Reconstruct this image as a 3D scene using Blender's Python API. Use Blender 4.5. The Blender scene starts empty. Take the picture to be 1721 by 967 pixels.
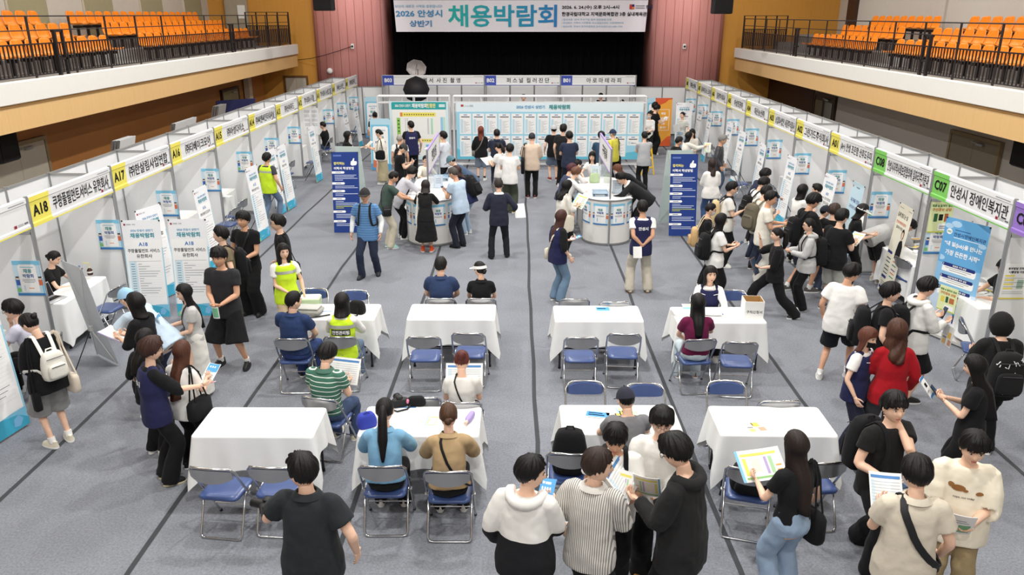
import bpy, math, random
import numpy as np
from mathutils import Vector, Matrix
from mathutils.bvhtree import BVHTree
R = math.radians
PI = math.pi
sc = bpy.context.scene
col = sc.collection
rnd = random.Random(7)

# ---------------------------------------------------------------- camera
CAM_H = 4.7
FPX = 1314.0                       # focal length in pixels of the 1721 px wide frame
PITCH = math.atan(459.0 / FPX)
YAW = math.atan(10.5 * math.cos(PITCH) / FPX)
cam_d = bpy.data.cameras.new('camera')
cam_d.sensor_width = 36.0
cam_d.lens = 36.0 * FPX / 1721.0
cam_d.clip_end = 200
cam = bpy.data.objects.new('camera', cam_d)
col.objects.link(cam)
cam.location = (0, 0, CAM_H)
cam.rotation_euler = (PI / 2 - PITCH, 0, YAW)
sc.camera = cam
sc.view_settings.view_transform = 'Standard'
sc.view_settings.look = 'None'
sc.view_settings.exposure = 0.0
sc.view_settings.gamma = 1.0
sc.view_settings.use_curve_mapping = False

# ---------------------------------------------------------------- world and hall lamps
w = bpy.data.worlds.new('world')
sc.world = w
w.use_nodes = True
w.node_tree.nodes['Background'].inputs[0].default_value = (0.93, 0.96, 1.0, 1)
w.node_tree.nodes['Background'].inputs[1].default_value = 0.10
LAMP_W = 206.0
for ly in (-1.5, 4.0, 9.5, 15.0, 20.5, 26.0):
    for lx in (-4.8, 0.0, 4.8):
        ld = bpy.data.lights.new('hall_lamp', 'AREA')
        ld.shape = 'DISK'
        ld.size = 0.36
        ld.energy = LAMP_W * (1.0 if ly < 20 else 0.85) * (1.5 if lx == 0 else 0.85)
        ld.color = (1.0, 0.985, 0.955)
        lo = bpy.data.objects.new('hall_lamp', ld)
        col.objects.link(lo)
        lo.location = (lx, ly, 9.3)
for sx in (-1, 1):                  # lamps over each balcony
    for ly in (10.0, 16.0, 22.0, 28.0):
        ld = bpy.data.lights.new('balcony_lamp', 'AREA')
        ld.shape = 'DISK'
        ld.size = 0.5
        ld.energy = 125.0
        ld.color = (1.0, 0.93, 0.82)
        lo = bpy.data.objects.new('balcony_lamp', ld)
        col.objects.link(lo)
        lo.location = (sx * 8.6, ly, 9.2)
for sx in (-1, 1):                  # stage side spots on the pink walls
    ld = bpy.data.lights.new('stage_spot', 'SPOT')
    ld.energy = 560.0
    ld.spot_size = R(34)
    ld.spot_blend = 0.9
    ld.shadow_soft_size = 0.2
    ld.color = (1.0, 0.97, 0.95)
    lo = bpy.data.objects.new('stage_spot', ld)
    col.objects.link(lo)
    lo.location = (sx * 5.6, 29.5, 9.0)
    lo.rotation_euler = (Vector((sx * 6.2, 34.0, 4.2)) - lo.location).to_track_quat('-Z', 'Y').to_euler()

# ---------------------------------------------------------------- pixel to place
_f = np.array([-math.sin(YAW) * math.cos(PITCH), math.cos(YAW) * math.cos(PITCH), -math.sin(PITCH)])
_r = np.array([math.cos(YAW), math.sin(YAW), 0.0])
_u = np.cross(_r, _f)
def ray(u, v): return _f * FPX + _r * (u - 860.5) - _u * (v - 483.5)
def atz(u, v, z):
    d = ray(u, v); t = (z - CAM_H) / d[2]
    return Vector((d[0] * t, d[1] * t, z))
def aty(u, v, y):
    d = ray(u, v); t = y / d[1]
    return Vector((d[0] * t, y, CAM_H + d[2] * t))

# ---------------------------------------------------------------- materials
def lin(c):
    return tuple(((x / 255) / 12.92 if x / 255 <= 0.04045 else ((x / 255 + 0.055) / 1.055) ** 2.4) for x in c)
_mats = {}
def mat(name, rgb, rough=0.6, metal=0.0, var=0.06, vscale=8.0, bump=0.0, bscale=60.0, spec=0.4, alpha=1.0, sheen=0.0, bdist=.01, distort=0.0):
    key = name
    if key in _mats: return _mats[key]
    m = bpy.data.materials.new(name)
    m.use_nodes = True
    nt = m.node_tree; N = nt.nodes; L = nt.links
    b = N['Principled BSDF']
    c = lin(rgb)
    b.inputs['Roughness'].default_value = rough
    b.inputs['Metallic'].default_value = metal
    b.inputs['Specular IOR Level'].default_value = spec
    if sheen: b.inputs['Sheen Weight'].default_value = sheen
    tc = N.new('ShaderNodeTexCoord')
    nz = N.new('ShaderNodeTexNoise'); nz.inputs['Scale'].default_value = vscale; nz.inputs['Detail'].default_value = 3
    L.new(tc.outputs['Object'], nz.inputs['Vector'])
    mx = N.new('ShaderNodeMix'); mx.data_type = 'RGBA'
    mx.inputs[6].default_value = tuple(x * (1 - var) for x in c) + (1,)
    mx.inputs[7].default_value = tuple(min(1, x * (1 + var)) for x in c) + (1,)
    L.new(nz.outputs['Fac'], mx.inputs[0])
    L.new(mx.outputs[2], b.inputs['Base Color'])
    if bump:
        n2 = N.new('ShaderNodeTexNoise'); n2.inputs['Scale'].default_value = bscale; n2.inputs['Detail'].default_value = 4
        L.new(tc.outputs['Object'], n2.inputs['Vector'])
        bp = N.new('ShaderNodeBump'); bp.inputs['Strength'].default_value = bump; bp.inputs['Distance'].default_value = bdist; n2.inputs['Distortion'].default_value = distort
        L.new(n2.outputs['Fac'], bp.inputs['Height'])
        L.new(bp.outputs['Normal'], b.inputs['Normal'])
    if alpha < 1:
        b.inputs['Alpha'].default_value = alpha
    _mats[key] = m
    return m
def mute(rgb, k):
    g = .3 * rgb[0] + .59 * rgb[1] + .11 * rgb[2]
    return tuple(int(x + (g - x) * k) for x in rgb)
def cloth(rgb, rough=0.9):
    rgb = mute(rgb, .22 if rgb[2] > rgb[0] else .08)
    return mat('cloth_%d_%d_%d' % rgb, rgb, rough=rough, var=0.12, vscale=5, bump=0.4, bscale=7, bdist=.022, distort=.5, spec=0.2, sheen=0.04)
def ink(rgb):
    rgb = mute(rgb, .16)
    return mat('ink_%d_%d_%d' % rgb, rgb, rough=0.7, var=0.02, spec=0.2)
def _mixramp(name, rough, build, spec=0.3, bump=None):
    if name in _mats: return _mats[name]
    m = bpy.data.materials.new(name); m.use_nodes = True
    nt = m.node_tree; b = nt.nodes['Principled BSDF']
    b.inputs['Roughness'].default_value = rough; b.inputs['Specular IOR Level'].default_value = spec
    tc = nt.nodes.new('ShaderNodeTexCoord')
    out = build(nt, tc)
    nt.links.new(out, b.inputs['Base Color'])
    _mats[name] = m
    return m
def wave_stripes(name, ca, cb, axis, period, duty=0.5, rough=0.9, slant=0.0, line=False):
    """two colours in regular stripes along one axis of the object"""
    def build(nt, tc):
        N = nt.nodes; L = nt.links
        sep = N.new('ShaderNodeSeparateXYZ'); L.new(tc.outputs['Object'], sep.inputs[0])
        src = sep.outputs[axis]
        md = N.new('ShaderNodeMath'); md.operation = 'MULTIPLY'; md.inputs[1].default_value = 1.0 / period
        L.new(src, md.inputs[0])
        fr = N.new('ShaderNodeMath'); fr.operation = 'FRACT'; L.new(md.outputs[0], fr.inputs[0])
        gt = N.new('ShaderNodeMath'); gt.operation = 'LESS_THAN'; gt.inputs[1].default_value = duty; L.new(fr.outputs[0], gt.inputs[0])
        mx = N.new('ShaderNodeMix'); mx.data_type = 'RGBA'
        mx.inputs[6].default_value = lin(cb) + (1,); mx.inputs[7].default_value = lin(ca) + (1,)
        L.new(gt.outputs[0], mx.inputs[0])
        return mx.outputs[2]
    return _mixramp(name, rough, build)
def split_z(name, lo_rgb, hi_rgb, z, rough=0.8):
    def build(nt, tc):
        N = nt.nodes; L = nt.links
        sep = N.new('ShaderNodeSeparateXYZ'); L.new(tc.outputs['Object'], sep.inputs[0])
        gt = N.new('ShaderNodeMath'); gt.operation = 'GREATER_THAN'; gt.inputs[1].default_value = z; L.new(sep.outputs[2], gt.inputs[0])
        mx = N.new('ShaderNodeMix'); mx.data_type = 'RGBA'
        mx.inputs[6].default_value = lin(lo_rgb) + (1,); mx.inputs[7].default_value = lin(hi_rgb) + (1,)
        L.new(gt.outputs[0], mx.inputs[0])
        return mx.outputs[2]
    return _mixramp(name, rough, build)
def gradient_ink(name, ca, cb, x0, x1):
    """printed lettering that runs from one ink to another across its width"""
    def build(nt, tc):
        N = nt.nodes; L = nt.links
        sep = N.new('ShaderNodeSeparateXYZ'); L.new(tc.outputs['Object'], sep.inputs[0])
        mr = N.new('ShaderNodeMapRange'); mr.inputs[1].default_value = x0; mr.inputs[2].default_value = x1
        L.new(sep.outputs[0], mr.inputs[0])
        mx = N.new('ShaderNodeMix'); mx.data_type = 'RGBA'
        mx.inputs[6].default_value = lin(ca) + (1,); mx.inputs[7].default_value = lin(cb) + (1,)
        L.new(mr.outputs[0], mx.inputs[0])
        return mx.outputs[2]
    return _mixramp(name, 0.7, build)
def wood(name, rgb, axis=2, rough=0.45, var=0.12, spec=0.35):
    """veneer with a stretched grain"""
    def build(nt, tc):
        N = nt.nodes; L = nt.links
        mp = N.new('ShaderNodeMapping')
        s = [14, 14, 14]; s[axis] = 0.9
        mp.inputs['Scale'].default_value = s
        L.new(tc.outputs['Object'], mp.inputs[0])
        nz = N.new('ShaderNodeTexNoise'); nz.inputs['Scale'].default_value = 1.6; nz.inputs['Detail'].default_value = 5
        L.new(mp.outputs[0], nz.inputs['Vector'])
        mx = N.new('ShaderNodeMix'); mx.data_type = 'RGBA'
        c = lin(rgb)
        mx.inputs[6].default_value = tuple(x * (1 - var) for x in c) + (1,); mx.inputs[7].default_value = tuple(min(1, x * (1 + var)) for x in c) + (1,)
        L.new(nz.outputs['Fac'], mx.inputs[0])
        return mx.outputs[2]
    return _mixramp(name, rough, build, spec=spec)
def carpet_mat():
    m = bpy.data.materials.new('grey_needle_felt'); m.use_nodes = True
    nt = m.node_tree; N = nt.nodes; L = nt.links; b = N['Principled BSDF']
    b.inputs['Roughness'].default_value = 0.95; b.inputs['Specular IOR Level'].default_value = 0.1
    tc = N.new('ShaderNodeTexCoord')
    n1 = N.new('ShaderNodeTexNoise'); n1.inputs['Scale'].default_value = 44; n1.inputs['Detail'].default_value = 8; n1.inputs['Roughness'].default_value = 0.75
    n2 = N.new('ShaderNodeTexNoise'); n2.inputs['Scale'].default_value = 0.9; n2.inputs['Detail'].default_value = 4
    L.new(tc.outputs['Object'], n1.inputs['Vector']); L.new(tc.outputs['Object'], n2.inputs['Vector'])
    r1 = N.new('ShaderNodeValToRGB')
    r1.color_ramp.elements[0].position = 0.30; r1.color_ramp.elements[0].color = lin((108, 111, 118)) + (1,)
    r1.color_ramp.elements[1].position = 0.70; r1.color_ramp.elements[1].color = lin((148, 151, 159)) + (1,)
    L.new(n1.outputs['Fac'], r1.inputs[0])
    r2 = N.new('ShaderNodeValToRGB')
    r2.color_ramp.elements[0].position = 0.3; r2.color_ramp.elements[0].color = (0.90, 0.90, 0.90, 1)
    r2.color_ramp.elements[1].position = 0.7; r2.color_ramp.elements[1].color = (1.06, 1.06, 1.06, 1)
    L.new(n2.outputs['Fac'], r2.inputs[0])
    mx = N.new('ShaderNodeMix'); mx.data_type = 'RGBA'; mx.blend_type = 'MULTIPLY'; mx.inputs[0].default_value = 1
    L.new(r1.outputs[0], mx.inputs[6]); L.new(r2.outputs[0], mx.inputs[7])
    L.new(mx.outputs[2], b.inputs['Base Color'])
    bp = N.new('ShaderNodeBump'); bp.inputs['Strength'].default_value = 0.4; bp.inputs['Distance'].default_value = 0.01
    L.new(n1.outputs['Fac'], bp.inputs['Height']); L.new(bp.outputs['Normal'], b.inputs['Normal'])
    return m

WHITE = mat('white_panel', (236, 237, 238), 0.5, var=0.015)
ALU = mat('aluminium_profile', (176, 178, 180), 0.38, 0.75, var=0.04)
CHROME = mat('chrome_tube', (205, 206, 208), 0.16, 1.0, var=0.03)
DARKMETAL = mat('dark_painted_metal', (38, 34, 34), 0.5, 0.2)
BLACK = mat('black_plastic', (20, 20, 22), 0.5)
PAPER = mat('white_paper', (240, 240, 238), 0.75, var=0.02)
LINEN = mat('white_tablecloth_fabric', (240, 241, 240), 0.9, var=0.02, bump=0.12, bscale=14, spec=0.15)
INK = ink((28, 28, 32)); GREYINK = ink((150, 154, 160)); NAVYINK = ink((34, 52, 120)); TEALINK = ink((30, 150, 150)); BLUEINK = ink((58, 130, 200))
SKYINK = ink((120, 200, 235)); PALEBLUE = ink((196, 226, 243)); YELLOWINK = ink((238, 224, 92)); REDINK = ink((205, 60, 50)); WHITEINK = ink((245, 245, 246))

# ---------------------------------------------------------------- mesh builder
_textcache = {}
def text_geo(s, bold):
    key = (s, bold)
    if key not in _textcache:
        c = bpy.data.curves.new('lettering', 'FONT'); c.body = s; c.resolution_u = 2; c.offset = bold
        o = bpy.data.objects.new('lettering', c)
        me = o.to_mesh()
        v = np.array([tuple(x.co) for x in me.vertices]) if len(me.vertices) else np.zeros((0, 3))
        f = [tuple(p.vertices) for p in me.polygons]
        o.to_mesh_clear(); bpy.data.objects.remove(o); bpy.data.curves.remove(c)
        _textcache[key] = (v, f)
    return _textcache[key]
class MB:
    def __init__(s): s.v = []; s.f = []; s.m = []; s.mats = []
    def mi(s, m):
        if m not in s.mats: s.mats.append(m)
        return s.mats.index(m)
    def add(s, verts, faces, m):
        b = len(s.v); k = s.mi(m)
        s.v.extend([tuple(p) for p in verts]); s.f.extend([tuple(b + i for i in q) for q in faces]); s.m.extend([k] * len(faces))
        return s
    def box(s, c, d, m, M=None, ch=0.0):
        x, y, z = d[0] / 2, d[1] / 2, d[2] / 2
        if ch <= 0:
            V = [Vector((a * x, b * y, e * z)) for e in (-1, 1) for a, b in ((-1, -1), (1, -1), (1, 1), (-1, 1))]
            F = [(3, 2, 1, 0), (4, 5, 6, 7), (0, 1, 5, 4), (1, 2, 6, 5), (2, 3, 7, 6), (3, 0, 4, 7)]
        else:
            def ring(zz, i):
                X, Y = x - i, y - i; k = ch
                return [Vector(p + (zz,)) for p in ((-X + k, -Y), (X - k, -Y), (X, -Y + k), (X, Y - k), (X - k, Y), (-X + k, Y), (-X, Y - k), (-X, -Y + k))]
            rs = [ring(-z, ch), ring(-z + ch, 0), ring(z - ch, 0), ring(z, ch)]
            V = [p for r_ in rs for p in r_]
            F = [tuple(range(7, -1, -1)), tuple(range(24, 32))]
            for k in range(3):
                for i in range(8): F.append((k * 8 + i, k * 8 + (i + 1) % 8, k * 8 + 8 + (i + 1) % 8, k * 8 + 8 + i))
        c = Vector(c)
        V = [(M @ p if M else p) + c for p in V]
        return s.add(V, F, m)
    def loft(s, rings, m, cap0=True, cap1=True, closed=True):
        n = len(rings[0]); V = [p for r_ in rings for p in r_]; F = []
        for k in range(len(rings) - 1):
            for i in range(n if closed else n - 1): F.append((k * n + i, k * n + (i + 1) % n, (k + 1) * n + (i + 1) % n, (k + 1) * n + i))
        if cap0: F.append(tuple(range(n - 1, -1, -1)))
        if cap1: F.append(tuple((len(rings) - 1) * n + i for i in range(n)))
        return s.add(V, F, m)
    def tube(s, pts, r, m, n=8, flat=1.0, cap=True, up=None):
        pts = [Vector(p) for p in pts]
        rr = r if isinstance(r, (list, tuple)) else [r] * len(pts)
        rings = []; N = None
        for i, p in enumerate(pts):
            t = (pts[min(i + 1, len(pts) - 1)] - pts[max(i - 1, 0)])
            t = t.normalized() if t.length > 1e-9 else Vector((0, 0, 1))
            if N is None:
                a = Vector(up) if up else (Vector((0, 0, 1)) if abs(t.z) < 0.9 else Vector((0, 1, 0)))
                N = (a - t * a.dot(t)).normalized()
            else:
                N = (N - t * N.dot(t)); N = N.normalized() if N.length > 1e-6 else t.orthogonal().normalized()
            B = t.cross(N)
            rings.append([p + N * (math.cos(2 * PI * k / n) * rr[i] * flat) + B * (math.sin(2 * PI * k / n) * rr[i]) for k in range(n)])
        return s.loft(rings, m, cap, cap)
    def cyl(s, a, b, r, m, n=12, r2=None): return s.tube([a, b], [r, r if r2 is None else r2], m, n)
    def ell(s, c, rad, m, nu=14, nv=8, M=None):
        c = Vector(c); rings = []
        for j in range(1, nv):
            t = PI * j / nv
            rings.append([Vector((rad[0] * math.sin(t) * math.cos(2 * PI * i / nu), rad[1] * math.sin(t) * math.sin(2 * PI * i / nu), -rad[2] * math.cos(t))) for i in range(nu)])
        rings = [[(M @ p if M else p) + c for p in r_] for r_ in rings]
        b = len(s.v)
        s.loft(rings, m, False, False)
        lo = c + ((M @ Vector((0, 0, -rad[2]))) if M else Vector((0, 0, -rad[2]))); hi = c + ((M @ Vector((0, 0, rad[2]))) if M else Vector((0, 0, rad[2])))
        k = s.mi(m); L = len(s.v)
        s.v += [tuple(lo), tuple(hi)]
        last = b + (nv - 2) * nu
        for i in range(nu):
            s.f.append((L, b + (i + 1) % nu, b + i)); s.m.append(k)
            s.f.append((L + 1, last + i, last + (i + 1) % nu)); s.m.append(k)
        return s
    def quad(s, o, xa, ya, x0, y0, x1, y1, m, d=0.0):
        """a printed area on a plane: origin o, axes xa, ya; d lifts it along the normal"""
        n = Vector(xa).cross(Vector(ya)) * d
        o = Vector(o); xa = Vector(xa); ya = Vector(ya)
        return s.add([o + xa * a + ya * b + n for a, b in ((x0, y0), (x1, y0), (x1, y1), (x0, y1))], [(0, 1, 2, 3)], m)
    def poly(s, o, xa, ya, pts, m, d=0.0):
        n = Vector(xa).cross(Vector(ya)) * d
        o = Vector(o); xa = Vector(xa); ya = Vector(ya)
        return s.add([o + xa * a + ya * b + n for a, b in pts], [tuple(range(len(pts)))], m)
    def text(s, t, o, xa, ya, cx, cy, h, m, wmax=None, d=0.0, bold=0.012, align='C', w=None):
        v, f = text_geo(t, bold)
        if not len(v): return s
        o = Vector(o); xa = Vector(xa); ya = Vector(ya); n = xa.cross(ya) * d
        x0, x1 = v[:, 0].min(), v[:, 0].max(); y0, y1 = v[:, 1].min(), v[:, 1].max()
        sy = h / max(y1 - y0, 1e-6); sx = sy
        if w: sx = w / (x1 - x0)
        elif wmax and (x1 - x0) * sx > wmax: sx = wmax / (x1 - x0)
        ox = {'C': (x0 + x1) / 2, 'L': x0, 'R': x1}[align]
        V = [o + n + xa * ((p[0] - ox) * sx + cx) + ya * ((p[1] - (y0 + y1) / 2) * sy + cy) for p in v]
        return s.add(V, f, m)
    def build(s, name, parent=None, smooth=40, loc=None):
        me = bpy.data.meshes.new(name)
        me.from_pydata(s.v, [], s.f)
        for m in s.mats: me.materials.append(m)
        me.polygons.foreach_set('material_index', s.m)
        if smooth:
            me.shade_smooth()
            if smooth < 180: me.set_sharp_from_angle(angle=R(smooth))
        me.update()
        o = bpy.data.objects.new(name, me); col.objects.link(o)
        if parent: o.parent = parent
        if loc is not None: o.location = loc
        return o
def tag(o, label, cat, group=None, kind=None):
    o['label'] = label; o['category'] = cat
    if group: o['group'] = group
    if kind: o['kind'] = kind
    return o
def empty(name, loc, rz=0.0, label=None, cat=None, group=None):
    o = bpy.data.objects.new(name, None); col.objects.link(o)
    o.empty_display_size = 0.1
    o.location = loc; o.rotation_euler = (0, 0, rz)
    if label: tag(o, label, cat, group)
    return o
def struct(o):
    o['kind'] = 'structure'; return o
def kids(o): return [c for c in bpy.data.objects if c.parent == o]
def copy_tree(o, loc, rz, label, group=None, _tree={}):
    """a copy of a thing with copies of its parts and sub-parts (mesh data shared)"""
    if o.name not in _tree: _tree[o.name] = [(c, kids(c)) for c in kids(o)]
    n = o.copy(); col.objects.link(n); n.location = loc; n.rotation_euler = (0, 0, rz); n['label'] = label
    if group: n['group'] = group
    for c, gc in _tree[o.name]:
        k = c.copy(); col.objects.link(k); k.parent = n
        for g in gc:
            q = g.copy(); col.objects.link(q); q.parent = k
    return n
ORD = ['first', 'second', 'third', 'fourth', 'fifth', 'sixth', 'seventh', 'eighth', 'ninth', 'tenth', 'eleventh', 'twelfth', 'thirteenth', 'fourteenth', 'fifteenth', 'sixteenth', 'seventeenth', 'eighteenth', 'nineteenth', 'twentieth']
X3 = Vector((1, 0, 0)); Y3 = Vector((0, 1, 0)); Z3 = Vector((0, 0, 1))
# ================================================================ the hall
FELT = carpet_mat()
b = MB(); b.box((0, 14, -0.06), (27, 46, 0.12), FELT); struct(b.build('floor'))
SEAM = mat('dark_seam_tape', (62, 64, 68), 0.9, var=0.08)
for i, x in enumerate((-5.3, -3.45, -1.66, 0.22, 1.99, 3.68, 5.48)):
    b = MB(); rr = random.Random(i)
    pts = [(x + rr.uniform(-.02, .02), -3 + k * 1.1) for k in range(33)]
    L_ = [Vector((px - .026, py, .0025)) for px, py in pts]; R_ = [Vector((px + .026, py, .0025)) for px, py in pts]
    b.add(L_ + R_, [(k, 33 + k, 34 + k, k + 1) for k in range(32)], SEAM)
    struct(b.build('trim_%d' % (i + 1)))
CEIL = mat('pale_ceiling', (205, 200, 190), 0.9)
b = MB(); b.box((0, 14, 10.1), (27, 46, 0.2), CEIL); struct(b.build('ceiling'))

OCHRE = wood('ochre_wood_panel', (206, 148, 66), 2, 0.5, 0.08)
BROWN = wood('brown_wood_panel', (176, 118, 62), 2, 0.5, 0.10)
MAPLE = wood('maple_fascia', (230, 190, 132), 2, 0.45, 0.07)
SHADE_LINE = mat('maple_lip', (168, 126, 72), 0.6)  # darker maple tone paints the shadow line where the fascia is set back
CREAM = mat('cream_painted_edge', (236, 235, 230), 0.7, var=0.03)
GREYW = mat('grey_plaster', (198, 192, 184), 0.85, var=0.03)
STEPG = mat('grey_concrete_step', (150, 148, 146), 0.9, var=0.06)
MAROON = mat('dark_brown_panel', (62, 36, 22), 0.6)
GUARD = mat('grey_mauve_riser', (112, 104, 104), 0.8)

XL, XR = 8.8, 8.62
def balcony(sgn, xb, ztop, zmid, zbot, side):
    y0, y1 = 2.0, 32.6
    yc, yl = (y0 + y1) / 2, y1 - y0
    b = MB(); b.box((sgn * (xb + 0.12), yc, (ztop + zmid) / 2), (0.24, yl, ztop - zmid), CREAM, ch=0.012); struct(b.build('trim_%s_balcony_edge' % side))
    b = MB()
    b.box((sgn * (xb + 0.17), yc, (zmid + zbot) / 2), (0.22, yl, zmid - zbot), MAPLE)
    b.box((sgn * (xb + 0.055), yc, zmid - 0.035), (0.03, yl, 0.03), SHADE_LINE)
    struct(b.build('trim_%s_balcony_fascia' % side))
    b = MB(); b.box((sgn * (xb + 2.1), yc, (ztop - 0.05 + zmid) / 2), (3.9, yl - .02, ztop - 0.05 - zmid), STEPG); struct(b.build('floor_%s_balcony' % side))
    b = MB(); b.box((sgn * (xb + 1.4), yc, zbot + 0.12), (2.2, yl - .02, 0.1), mat('grey_soffit', (170, 165, 155), .8)); struct(b.build('ceiling_%s_soffit' % side))
    for k in (1, 2):
        b = MB(); b.box((sgn * (xb + 1.15 + 0.9 * k + 1.0), yc, ztop - 0.05 + 0.14 * k), (2.9 - 0.0 * k, yl - .04, 0.28), STEPG)
        o = b.build('floor_%s_tier_%d' % (side, k)); o.location.z = (k - 1) * 0.14; struct(o)
balcony(-1, XL, 3.585, 3.21, 2.74, 'left')
balcony(1, XR, 3.455, 3.09, 2.616, 'right')

# outer walls: lower wood / plaster, upper striped panels
b = MB(); b.box((-10.55, 15, 1.4), (0.2, 36, 2.8), BROWN); struct(b.build('wall_left_lower'))
b = MB(); b.box((10.45, 11.5, 1.35), (0.2, 33.0, 2.7), GREYW); struct(b.build('wall_right_lower'))
b = MB(); b.box((10.40, 31.0, 1.35), (0.2, 6.0, 2.7), MAROON); struct(b.build('wall_right_lower_dark'))
OLIVE = mat('olive_wall_panel', (156, 150, 120), 0.8); PALEW = mat('pale_wall_panel', (196, 190, 180), 0.7)
GLINT = mat('polished_panel_edge', (224, 216, 200), 0.25, 0.3)  # pale strips paint the specular light streaks on the upper wall
for i in range(17):
    y = 4.0 + i * 1.78
    b = MB()
    b.box((-12.5, y + 0.89, 6.6), (0.16, 1.77, 6.2), OLIVE if i % 2 else PALEW)
    struct(b.build('wall_left_upper_%d' % i))
    if i % 2:
        b = MB(); b.box((-12.40, y + 0.02, 6.6), (0.05, 0.035, 6.2), GLINT); struct(b.build('trim_left_upper_%d' % i))
b = MB(); b.box((-12.56, 15, 6.6), (0.06, 40, 7.2), GREYW); struct(b.build('wall_left_upper'))
b = MB(); b.box((12.35, 13.0, 6.6), (0.2, 34, 7.2), GREYW); struct(b.build('wall_right_upper'))
b = MB(); b.box((12.22, 24.3, 6.6), (0.08, 1.0, 7.2), mat('light_grey_pilaster', (196, 190, 182), .8)); struct(b.build('trim_right_pilaster'))
b = MB(); b.box((12.2, 30.35, 6.6), (0.12, 0.75, 7.2), MAROON); struct(b.build('trim_right_dark_pilaster'))
b = MB(); b.box((0, -4.6, 5), (27, 0.2, 10.2), GREYW); struct(b.build('wall_back'))
for s_, nm in ((-1, 'left'), (1, 'right')):
    b = MB(); b.box((s_ * 12.9, 14, 5), (0.2, 46, 10.2), GREYW); struct(b.build('wall_%s' % nm))
# front wall beside the stage: ochre flat part and pink curved part
PINKW = None
def pinkbuild(nt, tc):
    N = nt.nodes; L = nt.links
    sep = N.new('ShaderNodeSeparateXYZ'); L.new(tc.outputs['Object'], sep.inputs[0])
    out = None
    md = N.new('ShaderNodeMath'); md.operation = 'MULTIPLY'; md.inputs[1].default_value = 1 / 0.31; L.new(sep.outputs[0], md.inputs[0])
    fr = N.new('ShaderNodeMath'); fr.operation = 'FRACT'; L.new(md.outputs[0], fr.inputs[0])
    lt = N.new('ShaderNodeMath'); lt.operation = 'LESS_THAN'; lt.inputs[1].default_value = 0.07; L.new(fr.outputs[0], lt.inputs[0])
    mp = N.new('ShaderNodeMapping'); mp.inputs['Scale'].default_value = (10, 10, 0.8); L.new(tc.outputs['Object'], mp.inputs[0])
    nz = N.new('ShaderNodeTexNoise'); nz.inputs['Scale'].default_value = 1.5; L.new(mp.outputs[0], nz.inputs['Vector'])
    m1 = N.new('ShaderNodeMix'); m1.data_type = 'RGBA'; m1.inputs[6].default_value = lin((206, 138, 134)) + (1,); m1.inputs[7].default_value = lin((224, 160, 154)) + (1,); L.new(nz.outputs['Fac'], m1.inputs[0])
    m2 = N.new('ShaderNodeMix'); m2.data_type = 'RGBA'; L.new(lt.outputs[0], m2.inputs[0]); L.new(m1.outputs[2], m2.inputs[6]); m2.inputs[7].default_value = lin((166, 102, 98)) + (1,)
    return m2.outputs[2]
PINKW = _mixramp('pink_wood_panel', 0.45, pinkbuild)
for s_, nm in ((-1, 'left'), (1, 'right')):
    b = MB(); b.box((s_ * 10.6, 33.3, 5), (5.2, 0.3, 10.2), OCHRE); struct(b.build('wall_front_%s' % nm))
    pts = []
    for k in range(13):
        a = k / 12
        pts.append((8.15 - a * 2.5, 33.10 - 0.45 * math.sin(min(1, a * 1.7) * PI / 2) + 1.5 * max(0, a - .25) ** 1.7))
    pts += [(5.62, 36.2)]
    rings = []
    b = MB()
    V = [Vector((s_ * p[0], p[1], z)) for p in pts for z in (0, 10)]
    F = [(2 * k, 2 * k + 1, 2 * k + 3, 2 * k + 2) for k in range(len(pts) - 1)]
    if s_ > 0: F = [q[::-1] for q in F]
    b.add(V, F, PINKW); o = b.build('wall_stage_%s' % nm); struct(o)
    sol = o.modifiers.new('solid', 'SOLIDIFY'); sol.thickness = 0.12; sol.offset = -1
    b = MB(); b.cyl((0, 0, 0), (0, -0.05, 0), 0.12, WHITE, 16); b.box((0, -.06, 0), (0.1, 0.03, 0.16), WHITE, ch=.01)
CURT = mat('black_stage_curtain', (10, 10, 12), 0.95, var=0.1, spec=0.1)
b = MB(); n = 170
V = []
for k in range(n + 1):
    x = -6.0 + 12.0 * k / n
    y = 36.0 + 0.07 * math.sin(k * 1.45) + 0.03 * math.sin(k * 0.6)
    V += [Vector((x, y, 0.0)), Vector((x, y, 9.9))]
b.add(V, [(2 * k, 2 * k + 2, 2 * k + 3, 2 * k + 1) for k in range(n)], CURT)
tag(b.build('stage_curtain'), 'black pleated curtain closing off the stage', 'curtain')
b = MB(); b.box((0, 36.7, 5), (13, 0.2, 10.2), mat('stage_back', (20, 20, 20), .9)); struct(b.build('wall_front'))

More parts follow.
